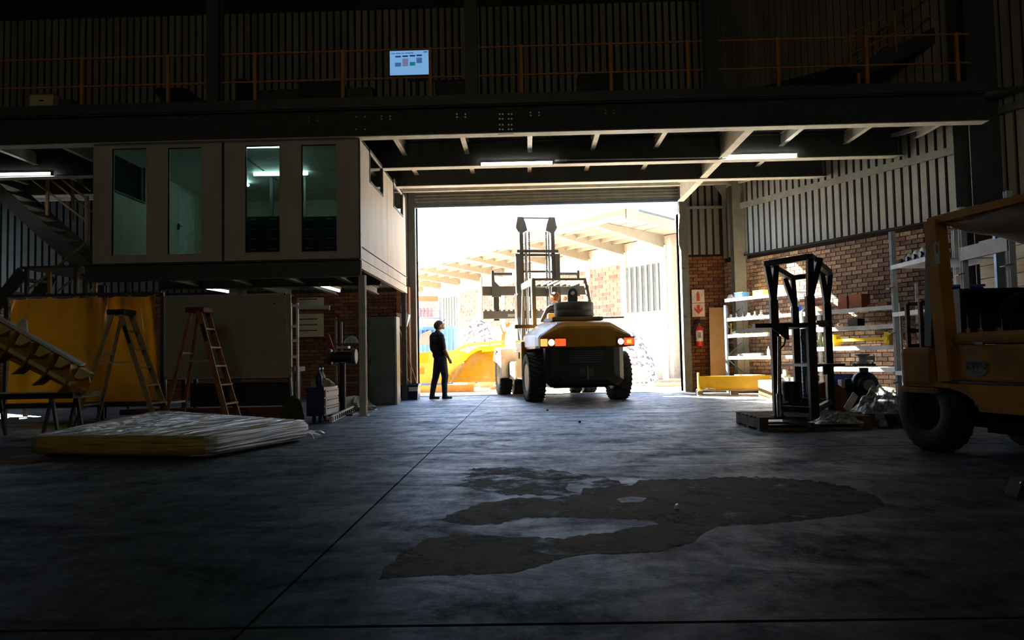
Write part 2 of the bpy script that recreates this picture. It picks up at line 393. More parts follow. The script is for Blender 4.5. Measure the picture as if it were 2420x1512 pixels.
# --- trims on the walls (girts)
s0, z_0 = WR(1780, 482, .06); s1, z_1 = WR(2280, 357, .06)
struct(MB().bar(RW(-.3,.09,4.30), RW(5.05,.09,4.30), .05, .13), 'trim_1', M['steel_grey'])
struct(MB().bar(RW(-.6,.10,4.86), RW(5.1,.10,4.86), .07, .07), 'trim_2', M['steel_cream'])
struct(MB().bar((DRR+.17, YB-.03, 4.40), (4.75, YB-.03, 4.40), .06, .06), 'trim_3', M['steel_grey'])
struct(MB().bar(RW(5.8,.09,4.75), RW(11,.09,4.75), .05, .13), 'trim_4', M['steel_grey'])
struct(MB().bar(RW(-.6,.05,3.145), RW(5.1,.05,3.145), .05, .03), 'trim_5', M['mortar'])
# --- door opening: roller shutter, guides
door = struct(MB().box(DRL-.02, YB-.10, ZT+.32, DRR+.02, YB-.06, ZT+.33), 'door_1', M['steel_grey'])
k = 0; z = ZT
while z < ZT+.62:
    prof = [(0,0),(-.018,.012),(-.024,.03),(-.018,.048),(0,.06),(0,.074)]
    pts = [(DRL-.05, YB-.08+a, z+b) for a, b in prof] + [(DRL-.05, YB-.065+a, z+b) for a, b in reversed(prof)]
    build(MB().prism(pts, (DRR-DRL+.1, 0, 0)), 'shutter_slat', M['steel_grey'], door); z += .0755
build(MB().box(DRL-.02, YB-.12, ZT-.05, DRR+.02, YB-.05, ZT), 'bottom_rail', M['bluerack'], door)
build(MB().tube((DRL-.1, YB-.26, ZT+.86), (DRR+.1, YB-.26, ZT+.86), .2, 20), 'shutter_drum', M['steel_dark'], door)
gl = MB().box(DRL-.17, YB-.18, 0, DRL, YB-.12, ZT+.7).box(DRL-.17, YB-.12, 0, DRL-.12, YB+.05, ZT+.7).box(DRL-.02, YB-.12, 0, DRL, YB+.3, ZT+.6)
gl.box(DRL-.34, YB-.30, 0, DRL-.18, YB-.08, 5.0)
build(gl, 'door_guide', M['steel_dark'], door)
gr = MB().box(DRR, YB-.20, 0, DRR+.17, YB-.14, ZT-.35).box(DRR, YB-.14, 0, DRR+.04, YB+.3, ZT-.3).box(DRR+.12, YB-.14, 0, DRR+.17, YB+.05, ZT+.7)
gr.prism([(DRR, YB-.2, ZT-.35), (DRR-.045, YB-.2, ZT-.75), (DRR-.045, YB-.2, ZT-1.1), (DRR, YB-.2, ZT-1.25)], (0,.06,0))
gr.box(DRR-.02, YB-.20, ZT-.36, DRR+.17, YB-.14, ZT+.7)
build(gr, 'door_guide', M['steel_dark'], door)
for zz in (2.9, 1.75):
    build(MB().box(DRR+.02, YB-.22, zz, DRR+.09, YB-.2, zz+.03), 'bracket', M['chrome'], door)
struct(MB().box(DRL, YB-.1, -.02, DRR, YB+.5, .012), 'trim_6', M['concrete_out'])
# --- columns
def column(x, y, z0, z1, name_i, w=.26, dp=.26, m='steel_dark', plate=True):
    mb = MB().ibeam((x, y, z0), (x, y, z1), w, dp, .02, .014, up=(0,1,0))
    if plate: mb.box(x-w*.75, y-dp*.75, z0, x+w*.75, y+dp*.75, z0+.02)
    return struct(mb, name_i, m if not isinstance(m, str) else M[m])
column((P(1735,700,17.85).x+P(1775,700,17.85).x)/2, 17.9, 0, 4.9, 'steel_column', .38, .3, 'steel_grey')
pc = RW(5.45, .15, 0); column(pc.x, pc.y, 0, 9.5, 'steel_column', .5, .5)
cx = P(857, 800, 12.18).x
column(cx, 12.2, 0, 2.24, 'steel_column', .105, .105, 'steel_cream')
column(P(228, 640, 12.3).x, 12.5, 0, 2.2, 'steel_column', .105, .105)
# gusset and bolted bracket at the corner column
struct(MB().prism([(4.42, 18.0, 4.95), (4.75, 18.0, 4.95), (4.75, 18.0, 4.45)], (0,.02,0)), 'corner_gusset', M['steel_grey'])

# --- mezzanine
ZD = 4.95
jm = struct(MB().box(-14.1, 12.14, ZD, 8.2, YB, ZD+.06), 'mezzanine_floor', M['steel_dark'])
fx0, fx1 = -14.1, 7.35
M['beam'] = mat('shaded beam paint', (.085, .088, .078), .6, spec=.2)  # web shade put into the darker colour; pale strips paint the lit undersides
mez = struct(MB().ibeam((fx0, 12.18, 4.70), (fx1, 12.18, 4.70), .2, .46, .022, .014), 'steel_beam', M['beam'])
build(MB().box(fx0, 12.075, 4.455, fx1, 12.285, 4.469), 'lit_flange_strip', M['steel_cream'], mez)  # pale strip; light on the flange underside put into its colour
build(MB().box(fx0, 12.05, ZD-.02, fx1, 12.07, ZD+.14), 'kick_plate', M['steel_dark'], mez)
bolt = MB().lathe([(.0,-.012),(.016,-.012),(.016,0)], (0,0,0), (0,1,0), 6, False)
bme = bpy.data.meshes.new('bolt'); bme.from_pydata(bolt.v, [], bolt.f); bme.materials.append(M['chrome'])
def addbolt(px_, py_, par, Yb=12.155):
    p = P(px_, py_, Yb); o = bpy.data.objects.new('bolt', bme); COL.objects.link(o); o.parent = par; o.location = p - wpos(par)
bl = []
for x in (1181, 1188, 1202, 1209):
    for y in (270, 281, 295, 306): bl.append((x, y))
for x0_, y0_ in ((385,287),(556,282),(730,279),(902,275),(1080,270),(1254,266),(1431,261),(1609,257)):
    for dx in (0, 20):
        for dy in (0, 7): bl.append((x0_+dx, y0_+dy))
for dx in (0, 21):
    for dy in (0, 30): bl.append((842+dx, 276+dy))
for x in (128,138,148,158):
    for y in (290,303,318,330): bl.append((x, y))
for x, y in bl: addbolt(x, y, mez, 12.171)
q = P(1195, 300, 12.17)
build(MB().box(q.x-.13, 12.13, 4.45, q.x+.13, 12.19, 4.472), 'splice_plate', M['steel_cream'], mez)
for i, yb_ in enumerate((14.22, 15.75)):
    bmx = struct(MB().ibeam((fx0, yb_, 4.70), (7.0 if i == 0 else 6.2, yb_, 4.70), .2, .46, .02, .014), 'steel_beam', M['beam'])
    build(MB().box(fx0, yb_-.105, 4.458, 7.0 if i == 0 else 6.2, yb_+.105, 4.4695), 'lit_flange_strip', M['steel_cream'], bmx)  # lit underside painted as a pale strip here too
struct(MB().box(fx0, 17.95, 4.86, 4.9, 18.05, ZD), 'steel_beam', M['steel_cream'])
for kx in range(-9, 7):
    X_ = .12+1.17*kx
    if kx == 3: continue
    for a, b in ((12.20, 14.21), (14.23, 15.74)):
        if kx >= 5 and a > 14: continue
        if X_ < DRL-.2 and X_ > -7.2: continue
        build(MB().ibeam((X_, a, 4.82), (X_, b, 4.82), .085, .22, .014, .01), 'joist', M['steel_cream'], jm)
struct(MB().ibeam((3.68, 12.2, 4.71), (3.68, 18.0, 4.71), .14, .46, .02, .014), 'steel_beam', M['steel_cream'])
# ================================================================ LAMPS
M['tube_bright'] = mat('bright fluorescent tube', (.9, .95, 1), .5, emit=(.95, .98, 1), es=32.0, bump=0)
def strip_light(p, q, label, group=None, m='tube'):
    p, q = Vector(p), Vector(q); t = thing('strip_light', label, 'light', (p+q)/2+Vector((0,0,.08)), 0, group)
    d = (q-p).normalized()
    if abs(d.x) > .9:
        for f in (.2, .8): c = p.lerp(q, f)+Vector((0,0,.066)); build(MB().box(c.x-.02, c.y, c.z-.004, c.x+.02, c.y+.09, c.z+.004), 'hanger', M['steel_grey'], t)
    build(MB().bar(p+Vector((0,0,.045)), q+Vector((0,0,.045)), .07, .05), 'housing', M['plastic_white'], t)
    build(MB().tube(p+d*.03, q-d*.03, .026, 12), 'tube', M[m], t)
    for e, s in ((p, 1), (q, -1)): build(MB().bar(e, e+d*s*.03, .06, .07), 'end_cap', M['steel_grey'], t)
    return t
a, b = P(1133, 388, 14.06), P(1309, 384, 14.06)
strip_light(a, b, 'long bright strip light under the mezzanine above the forklift mast', m='tube_bright')
a, b = P(1703, 370, 14.06), P(1886, 366, 14.06)
strip_light(a, b, 'long bright strip light under the mezzanine near the corrugated right wall', m='tube_bright')
a, b = P(-60, 413, 14.06), P(125, 410, 14.06)
strip_light(a, b, 'long bright strip light beside the stairs at the left edge')
a, b = P(463, 676, 14.4), P(540, 689, 15.5)
strip_light(a, b, 'short strip light under the raised office above the grey board')
a, b = P(750, 672, 14.6), P(802, 687, 15.8)
strip_light(a, b, 'short strip light under the raised office above the leaning shelf frame')
single(MB().bar(P(1312, 380, 14.2)+Vector((0,0,.0)), P(1340, 379, 14.2), .05, .04), 'junction_box', M['plastic_white'], 'small white junction box beside the strip light above the forklift', 'junction box')
cp = MB().path([P(1340, 381, 14.12)+Vector((0,0,.02)), P(1700, 372, 14.08)], .012, 6)
single(cp, 'conduit', M['plastic_white'], 'thin pale conduit running between the two long strip lights', 'conduit')

# ================================================================ RAISED OFFICES
def zat(y, Y=12.18, x=500): return P(x, y, Y).z
YF = 12.18; YBK = 16.85; ZB, ZTP = 2.52, 4.46
def wall_with_holes(mb, plane, a0, a1, z0, z1, t0, t1, holes):
    """wall slab between t0..t1 thick; plane 'x': runs along x (thickness in y); plane 'y': runs along y (thickness in x)"""
    def bx(p, q, r, s):
        if q-p < 1e-3 or s-r < 1e-3: return
        if plane == 'x': mb.box(p, t0, r, q, t1, s)
        else: mb.box(t0, p, r, t1, q, s)
    holes = sorted(holes); cur = a0
    for (h0, h1, k0, k1) in holes:
        bx(cur, h0, z0, z1); bx(h0, h1, z0, k0); bx(h0, h1, k1, z1); cur = h1
    bx(cur, a1, z0, z1); return mb
def px2x(x, y=450): return P(x, y, YF).x
wins_l = [(265, 347, 604, 352), (397, 476, 601, 350)]
wins_r = [(580, 661, 597, 345), (713, 795, 595, 343)]
XL, XM0, XM1, XR = px2x(220), px2x(524), px2x(530), px2x(850)
OFF = thing('raised_office', 'cream raised office of two joined cabins with four tall front windows', 'office cabin', ((XL+XR)/2, YF, ZB))
def office(x0, x1, wins, label):
    t = OFF
    hs = [(P(a, 450, YF).x, P(b, 450, YF).x, P(a, zb, YF).z, P(a, zt, YF).z) for a, b, zb, zt in wins]
    build(wall_with_holes(MB(), 'x', x0, x1, ZB, ZTP, YF, YF+.07, hs), 'front_wall', M['cream_panel'], t)
    for h in hs:
        f = MB()
        f.box(h[0]-.015, YF-.012, h[2]-.015, h[0], YF+.05, h[3]+.015).box(h[1], YF-.012, h[2]-.015, h[1]+.015, YF+.05, h[3]+.015)
        f.box(h[0], YF-.012, h[2]-.015, h[1], YF+.05, h[2]).box(h[0], YF-.012, h[3], h[1], YF+.05, h[3]+.015)
        w = build(f, 'window_frame', M['cream_panel'], t); build(MB().box(h[0], YF+.03, h[2], h[1], YF+.036, h[3]), 'pane', M['glass'], w)
    build(MB().box(x0+.07, YF+.07, ZB, x1-.07, YBK, ZB+.05), 'office_floor', M['steel_grey'], t)
    build(MB().box(x0, YF, ZTP, x1, YBK, ZTP+.04), 'office_ceiling', M['white'], t)
    return t
oA = office(XL, XM0, wins_l, 'left cream office cabin on the raised frame, two tall windows, empty inside')
wp = XP(267, 447, XL+.08); wq = XP(340, 477, XL+.08)
zs = (wp.z+wq.z)/2; yq = wq.y
dA = XP(420, 560, XL+.08).y; dB = XP(457, 560, XL+.08).y
build(wall_with_holes(MB(), 'y', YF+.07, YBK, ZB, ZTP, XL, XL+.07, [(YF+.35, yq, zs, zs+.85)]), 'side_wall', M['cream_panel'], oA)
fr = MB().box(XL+.07, YF+.33, zs-.03, XL+.10, yq+.03, zs).box(XL+.07, yq, zs, XL+.10, yq+.03, zs+.85).box(XL+.07, YF+.33, zs+.85, XL+.10, yq+.03, zs+.88)
sw = build(fr, 'side_window_frame', M['steel_dark'], oA); build(MB().box(XL+.03, YF+.35, zs, XL+.035, yq, zs+.85), 'pane', M['glass_clear'], sw)
dr = build(MB().box(XL+.07, dA, ZB+.05, XL+.10, dB, ZB+1.85), 'office_door', M['white'], oA)
hp = XP(423, 535, XL+.12); build(MB().box(XL+.10, hp.y-.02, hp.z-.06, XL+.13, hp.y+.02, hp.z+.06).tube((XL+.13, hp.y, hp.z+.02), (XL+.13, hp.y+.11, hp.z+.02), .01), 'door_handle', M['black'], dr)
build(MB().box(XL, YBK-.07, ZB, XM0, YBK, ZTP), 'back_wall', M['cream_panel'], oA)
build(MB().tube((XL+1.5, 14.0, ZTP-.05), (XL+1.5, 15.0, ZTP-.05), .03), 'ceiling_tube', M['tube_teal'], oA)
build(MB().box(XM0, YF+.03, ZB, XM1, YF+.06, ZTP), 'dark_joint', M['black'], OFF)
oB = office(XM1, XR, wins_r, 'right cream office cabin on the raised frame, dark cabinets behind its windows')
# right side wall: two panels, each with a dark framed window
XS = XR
yj = XP(915, 500, XS).y
def swin(x0, x1, y0t, y1b):
    return XP(x0, 450, XS).y, XP(x1, 450, XS).y
ya0, ya1 = XP(873, 400, XS).y, XP(904, 400, XS).y; yb0, yb1 = XP(929, 450, XS).y, XP(951, 450, XS).y
za1, za0 = XP(873, 352, XS).z, XP(873, 430, XS).z
zb1, zb0 = XP(929, 420, XS).z, XP(929, 488, XS).z
for (u0, u1, h, nm) in ((YF+.07, yj-.008, (ya0, ya1, za0, za1), 0), (yj+.008, YBK, (yb0, yb1, zb0, zb1), 1)):
    build(wall_with_holes(MB(), 'y', u0, u1, ZB, ZTP+.03, XS-.07, XS, [(h[0], h[1], h[2], h[3])]), 'side_panel', M['cream_panel'], oB)
    f = MB(); e = .035
    f.box(XS-.03, h[0], h[2], XS+.012, h[0]+e, h[3]).box(XS-.03, h[1]-e, h[2], XS+.012, h[1], h[3]).box(XS-.03, h[0], h[2], XS+.012, h[1], h[2]+e).box(XS-.03, h[0], h[3]-e, XS+.012, h[1], h[3])
    w = build(f, 'side_window_frame', M['steel_dark'], oB); build(MB().box(XS-.02, h[0]+e, h[2]+e, XS-.014, h[1]-e, h[3]-e), 'pane', M['glass_clear'], w)
build(MB().box(XS-.06, yj-.01, ZB, XS-.01, yj+.01, ZTP), 'panel_joint', M['black'], oB)
build(MB().box(XM1, YBK-.07, ZB, XR-.07, YBK, ZTP), 'back_wall', M['cream_panel'], oB)
build(MB().box(XR-.012, YF-.02, ZB-.02, XR+.012, YF+.03, ZTP+.03), 'corner_post', M['steel_dark'], oB)
for (xa, ya, xb, yb_) in ((582, 347, 660, 346),):
    p = P(xa, ya, 12.45); q = P(xb, yb_, 12.45); build(MB().tube(p, q, .022), 'ceiling_tube', M['tube_teal'], oB)
p = P(600, 412, 14.2); q = P(727, 410, 14.2); build(MB().tube(p, q, .03), 'ceiling_tube', M['tube_teal'], oB)
p = P(641, 500, 14.6); build(MB().box(p.x-.03, 14.6, ZB, p.x+.03, 14.66, ZTP), 'inner_post', M['steel_dark'], oB)
p = P(720, 440, 14.6); build(MB().box(p.x-.02, 14.6, ZB, p.x+.02, 14.62, ZTP), 'inner_post', M['steel_grey'], oB)
p = P(728, 440, 16.2); q = P(800, 440, 16.2); build(MB().box(p.x, 16.3, ZB+.2, q.x+.3, 16.34, 3.95), 'pin_board', M['ply'], oB)
for i, (xa, xb, yt, n) in enumerate(((574, 668, 513, 5), (706, 802, 513, 4))):
    p = P(xa, yt, YF+.12); q = P(xb, yt, YF+.12)
    c = thing('document_cabinet', ['dark drawer cabinet standing behind the third office window from the left', 'dark drawer cabinet standing behind the rightmost front office window'][i], 'cabinet', ((p.x+q.x)/2, YF+.3, ZB+.05))
    build(MB().box(p.x, YF+.11, ZB+.05, q.x, YF+.5, p.z), 'body', M['steel_dark'], c)
    dz = (p.z-ZB-.08)/4
    for r in range(4):
        for s_ in range(2):
            w_ = (q.x-p.x)/2
            d = build(MB().box(p.x+s_*w_+.02, YF+.09, ZB+.07+r*dz, p.x+(s_+1)*w_-.02, YF+.115, ZB+.07+(r+1)*dz-.015), 'drawer', M['steel_dark'], c)
            build(MB().box(p.x+s_*w_+.12, YF+.083, ZB+.07+(r+.72)*dz, p.x+s_*w_+.24, YF+.09, ZB+.07+(r+.8)*dz), 'label_holder', M['plastic_white'], d)
# base frame of the offices
bf = struct(MB().ibeam((XL-.15, YF+.05, 2.37), (XR, YF+.05, 2.37), .14, .28, .018, .012), 'office_base_frame', M['steel_dark'])
build(MB().ibeam((XR-.06, YF+.12, 2.58), (XR-.06, YBK+.1, 2.58), .12, .28, .018, .012).box(XR-.07, YF+.1, 2.36, XR+.002, YBK+.1, 2.505), 'side_channel', M['cream_panel'], bf)
for X_ in (-6.2, -5.2, -4.2, -3.3): build(MB().ibeam((X_, YF+.15, 2.42), (X_, YBK, 2.42), .1, .16, .014, .01), 'cross_member', M['steel_dark'], bf)
build(MB().ibeam((XL, 14.4, 2.40), (XR-.1, 14.4, 2.40), .1, .2, .014, .01), 'cross_member', M['steel_dark'], bf)
build(MB().box(XL, YF+.1, 2.5, XR-.07, YBK, 2.518), 'deck_plate', M['steel_dark'], bf)
column(-6.9, YBK, 0, 2.25, 'steel_column', .1, .1); column(XR-.06, YBK, 0, 2.4, 'steel_column', .1, .1)

# ================================================================ MEZZANINE EDGE RAILING
YR = 12.25
posts = [-15, 195, 398, 603, 810, 1017, 1232, 1443, 1625, 1838, 2048, 2262]
rl = thing('guard_rail', 'orange two-bar guard rail along the front edge of the mezzanine', 'railing', (0, YR, ZD+.06))
pz = [P(x, 150, YR).x for x in posts]
for x in pz:
    build(MB().bar((x, YR, ZD+.06), (x, YR, 5.95), .05, .05, up=(0,1,0)).box(x-.06, YR-.06, ZD+.06, x+.06, YR+.06, ZD+.075), 'post', M['orange'], rl)
cols = [P(x, 150, 12.2).x for x in (503, 1114, 1681)]
brk = [-9.8] + sum([[c-.13, c+.13] for c in cols], []) + [7.2]
for i in range(0, len(brk), 2):
    for z in (5.93, 5.46): build(MB().tube((brk[i], YR, z), (brk[i+1], YR, z), .017, 8), 'rail', M['orange'], rl)
for c in cols: column(c, YR+.02, ZD+.06, 9.5, 'steel_column', .2, .2)

# monitor
q0, q1, q2 = P(921, 121, 13.0), P(1015, 119, 13.0), P(921, 178, 13.0)
tv = thing('display_screen', 'lit flat display screen on a floor stand behind the mezzanine rail', 'screen', ((q0.x+q1.x)/2, 13.0, ZD+.06))
w_, h_ = q1.x-q0.x, q0.z-q2.z; xc, zc_ = (q0.x+q1.x)/2, (q0.z+q2.z)/2-.0
build(MB().cbox(q0.x-.02, 13.003, zc_-h_/2-.03, q1.x+.02, 13.06, zc_+h_/2+.02, .006), 'casing', M['black'], tv)
sc_m = mat('lit screen', (.1,.1,.1), .4, emit=(.20, .44, .78), es=.85, bump=0)
scn = build(MB().box(q0.x, 12.996, zc_-h_/2, q1.x, 13.004, zc_+h_/2), 'screen', sc_m, tv)
e1 = mat('screen dark print', (.0,.0,.0), .4, emit=(.005, .03, .11), es=1, bump=0); e2 = mat('screen mauve print', (0,0,0), .4, emit=(.16, .16, .27), es=1, bump=0)
e3 = mat('screen green print', (0,0,0), .4, emit=(.01, .16, .22), es=1, bump=0); e4 = mat('screen blue print', (0,0,0), .4, emit=(.05, .11, .33), es=1, bump=0)
def patch(u0, u1, v0, v1, m):
    build(MB().box(q0.x+u0*w_, 12.992, zc_+h_/2-v1*h_, q0.x+u1*w_, 12.996, zc_+h_/2-v0*h_), 'printed_block', m, scn)
for u0, u1, v0, v1, m in ((.14,.28,.21,.27,e1),(.32,.46,.2,.26,e1),(.5,.64,.19,.25,e1),(.67,.81,.18,.24,e1),(.13,.28,.49,.65,e4),(.32,.46,.33,.65,e2),(.5,.64,.48,.63,e3),(.67,.81,.31,.53,e4),
                       (.04,.13,.10,.13,e4),(.15,.28,.09,.125,e4),(.3,.37,.09,.12,e4),(.39,.6,.085,.12,e4),(.85,.94,.05,.1,e4)): patch(u0, u1, v0, v1, m)
build(MB().tube((xc+.12, 13.08, ZD+.06), (xc+.12, 13.08, zc_), .035).box(xc-.15, 12.9, ZD+.06, xc+.4, 13.3, ZD+.09).box(xc-.05, 13.05, zc_-.3, xc+.3, 13.08, zc_-.24), 'stand', M['black'], tv)

# things on the mezzanine
def up_box(x0, x1, y0, Y, label, name, m='black', dz=.5, dep=.5, cut=0):
    a, b = P(x0, y0, Y), P(x1, y0, Y); z0 = ZD+.062
    t = thing(name, label, 'furniture' if 'desk' in name or 'cabinet' in name else 'box', ((a.x+b.x)/2, Y, z0))
    c = cut
    build(MB().prism([(a.x+c, Y, z0), (b.x-c*.3, Y, z0), (b.x, Y, a.z), (a.x, Y, a.z)], (0, dep, 0)), 'body', M[m], t)
    build(MB().box(a.x-.015, Y-.015, a.z, b.x+.015, Y+dep, a.z+.02), 'top', M[m], t)
    return t
up_box(610, 706, 216, 14.5, 'low dark cabinet on the mezzanine left of the tall dark crate', 'low_cabinet', 'steel_dark')
up_box(704, 808, 197, 13.6, 'tall dark crate on the mezzanine behind the rail, left of the screen', 'dark_crate', cut=.08)
up_box(820, 880, 211, 13.6, 'rounded dark equipment case between the tall crate and the screen', 'equipment_case', 'steel_dark')
up_box(1027, 1100, 192, 13.2, 'black square crate on the mezzanine directly right of the screen', 'black_crate', cut=.02)
up_box(1368, 1472, 178, 13.6, 'large black tapered hopper behind the rail above the right half of the door', 'black_hopper', cut=-.07)
up_box(1316, 1358, 224, 13.4, 'flat dark toolbox left of the black tapered hopper', 'flat_toolbox')
up_box(1492, 1535, 221, 13.4, 'flat dark toolbox right of the black tapered hopper', 'flat_toolbox')
up_box(1140, 1168, 231, 13.4, 'small low dark case beside the middle mezzanine column', 'small_case')
up_box(556, 582, 190, 14.0, 'small upright dark machine behind the rail near the left mezzanine column', 'upright_machine', 'black')
# office chair-like machine at left
a = P(430, 250, 13.0); t = thing('covered_machine', 'dark covered machine with a sloping back behind the left rail', 'machine', (a.x, 13.0, ZD+.062))
z0 = ZD+.062; zt = P(400, 208, 13).z; u = lambda x, y: P(x, y, 13.0)
pts = [u(362, 208), u(432, 207), u(445, 211), u(470, 232), u(490, 240), u(485, 250), u(385, 250), u(376, 232), u(362, 214)]
pts = [Vector((p.x, 13.0, max(p.z, z0))) for p in pts]
build(MB().prism(pts, (0, .6, 0)), 'cover', M['black'], t)
build(MB().box(u(392, 250).x, 13.05, z0, u(480, 250).x, 13.5, z0+.05), 'base', M['steel_dark'], t)
# carton at the left
a, b, c = P(70, 222, 12.5), P(126, 222, 12.5), P(70, 265, 12.5)
t = thing('carton', 'pale cardboard box with a hand hole at the left end of the mezzanine', 'box', ((a.x+b.x)/2, 12.5, ZD+.062))
zc2 = ZD+.062
hb = MB(); hb.box(a.x, 12.5, zc2, b.x, 12.9, a.z); build(hb, 'body', mat('pale card', (.85, .68, .36), .8, bump=.02), t)
mx_ = (a.x+b.x)/2; build(MB().cbox(mx_-.035, 12.494, a.z-.13, mx_+.035, 12.5, a.z-.105, .003), 'hand_hole', M['black'], t)
build(MB().box(a.x, 12.494, a.z-.004, b.x, 12.9, a.z+.006), 'lid', M['card'], t)
build(MB().box(b.x+.02, 12.6, zc2, b.x+.26, 12.9, a.z-.06), 'side_box', M['steel_dark'], t)
# stairs on the right of the mezzanine (rise to the roof)
def flight(t, p, q, wdt, nst, m_str, m_rail, side=(0,1,0), railh=.9, step=True, n_post=3):
    """p,q: foot and head of the near stringer; side: vector to the far stringer"""
    p, q, s = Vector(p), Vector(q), Vector(side)*wdt
    for o in (Vector((0,0,0)), s): build(MB().bar(p+o, q+o, .03, .26, up=(0,0,1)), 'stringer', m_str, t)
    if step:
        for i in range(nst):
            c = p + (q-p)*((i+.5)/nst); d = (q-p); d.z = 0; d.normalize()
            build(MB().box(min(c.x-.12*abs(d.x)-.01, c.x+.12*abs(d.x)), min(c.y, (c+s).y), c.z-.02, max(c.x+.12*abs(d.x)+.01, c.x), max(c.y, (c+s).y), c.z+.01) if abs(d.x) > .5 else
                  MB().box(min(c.x, (c+s).x), c.y-.12, c.z-.02, max(c.x, (c+s).x), c.y+.12, c.z+.01), 'tread', m_str, t)
    up = Vector((0,0,1))
    for o in (Vector((0,0,0)), s):
        for h in (railh, railh*.5): build(MB().tube(p+o+up*h, q+o+up*h, .017, 8), 'handrail', m_rail, t)
        for i in range(n_post):
            c = p+(q-p)*((i+.08)/(n_post-.8)); c = p+(q-p)*min(1, i/(n_post-1)); build(MB().tube(c+o, c+o+up*railh, .019, 8), 'baluster', m_rail, t)
a, b = P(1970, 215, 14.3), P(2270, 70, 14.3); a.z = max(a.z, ZD+.2)
t = thing('roof_stairs', 'dark steel stair rising right from the mezzanine with rusty orange handrails', 'stairs', (a.x, 14.3, ZD+.06))
flight(t, a, b, .8, 8, M['steel_dark'], M['orange'], (0,-1,0), .75, True, 4)
a, b = P(1720, 235, 13.2), P(1960, 180, 13.2)
single(MB().prism([P(1760, 215, 13.3), P(1990, 155, 13.3), P(2040, 168, 13.3), P(1940, 232, 13.3), P(1780, 238, 13.3)], (0,.4,0)), 'covered_load', M['black'], 'long black covered load behind the rail at the right of the mezzanine', 'load')
o = single(MB().box(P(2026,150,13).x, 13, ZD+.062, P(2032,150,13).x, 13.06, P(2030,172,13).z), 'warning_post', M['orange'], 'short bright orange post standing behind the right rail', 'post')

# ================================================================ LEFT STAIRS
YS = 14.6
a, b = P(215, 640, YS), P(-40, 415, YS)
st = thing('stairs', 'grey steel staircase at the left wall turning on a landing with worn yellow handrails', 'stairs', (a.x, YS, 0))
for o in (0, .9): build(MB().bar(Vector((a.x, YS+o, a.z-.05)), Vector((b.x, YS+o, b.z-.05)), .03, .26), 'stringer', M['steel_dark'], st)
for i in range(9):
    c = a+(b-a)*((i+.5)/9); build(MB().box(c.x-.13, YS, c.z-.02, c.x+.13, YS+.9, c.z+.015), 'tread', M['steel_dark'], st)
ol = mat('dusty yellow rail', (.34, .22, .11), .6)
n0, n1 = P(205, 463, YS), P(205, 580, YS); build(MB().bar(n0, n1, .06, .06, up=(0,1,0)), 'newel', ol, st)
n0, n1 = P(112, 425, YS), P(112, 508, YS); build(MB().bar(n0, n1, .05, .05, up=(0,1,0)), 'baluster', ol, st)
for pth in ([P(147,424,YS), P(203,468,YS)], [P(76,424,YS), P(203,522,YS)]): build(MB().path(pth, .02), 'handrail', ol, st)
for pth in ([P(180,424,YS+.9), P(216,452,YS+.9)], [P(120,424,YS+.9), P(216,500,YS+.9)]): build(MB().path(pth, .02), 'handrail', ol, st)
build(MB().bar(P(172,424,YS+.9), P(172,520,YS+.9), .05, .05, up=(0,1,0)), 'baluster', ol, st)
# lower flight comes towards the left
la, lb = P(207, 572, YS-.9), P(60, 690, YS-.9); build(MB().path([la, lb], .02), 'handrail', ol, st)
la, lb = P(205, 632, YS-.9), P(135, 690, YS-.9); build(MB().path([la, lb], .02), 'handrail', ol, st)
build(MB().path([P(245, 658, YS), P(210, 690, YS)], .02), 'handrail', ol, st)
for x, y in ((118, 634), (183, 645), (226, 650)):
    p = P(x, y, YS-.9); build(MB().bar(p, (p.x, p.y, p.z-1.0), .05, .05, up=(0,1,0)), 'baluster', ol, st)
p = P(200, 640, YS); build(MB().box(p.x-.6, YS-1.0, p.z-.06, p.x+.5, YS+.95, p.z-.02), 'landing', M['steel_dark'], st)
lz = p.z; p2 = Vector((p.x-.6, YS-.9, lz-.1)); q2 = Vector((p2.x-2.0, YS-.9, .15))
for o in (0, .85): build(MB().bar(p2+Vector((0,o,0)), q2+Vector((0,o,0)), .03, .24), 'stringer', M['steel_dark'], st)
for i in range(10):
    c = p2+(q2-p2)*((i+.5)/10); build(MB().box(c.x-.12, YS-.9, c.z-.02, c.x+.12, YS-.05, c.z+.015), 'tread', M['steel_dark'], st)
for dx in (-.5, .4):
    for dy in (-.95, .9): build(MB().bar((p.x+dx, YS+dy, 0), (p.x+dx, YS+dy, lz-.06), .06, .06, up=(0,1,0)), 'landing_post', M['steel_dark'], st)

# ================================================================ LEFT WORK AREA
YSC = 12.4
# amber welding screen
x0, x1 = P(14, 800, YSC).x, P(379, 800, YSC).x; zt, zb = P(200, 700, YSC).z, P(200, 951, YSC).z
t = thing('welding_screen', 'amber translucent welding curtain in a dark steel frame', 'screen', ((x0+x1)/2, YSC, 0))
amb = mat('amber vinyl', (.80, .34, .02), .18, var=.12, scale=1.5, coat=.6, bump=.02)
_n = amb.node_tree; _b = _n.nodes['Principled BSDF']; _o = [q for q in _n.nodes if q.type == 'OUTPUT_MATERIAL'][0]
_t = _n.nodes.new('ShaderNodeBsdfTranslucent'); _t.inputs[0].default_value = (.95, .42, .02, 1); _m = _n.nodes.new('ShaderNodeMixShader'); _m.inputs[0].default_value = .34
_n.links.new(_b.outputs[0], _m.inputs[1]); _n.links.new(_t.outputs[0], _m.inputs[2]); _n.links.new(_m.outputs[0], _o.inputs[0])

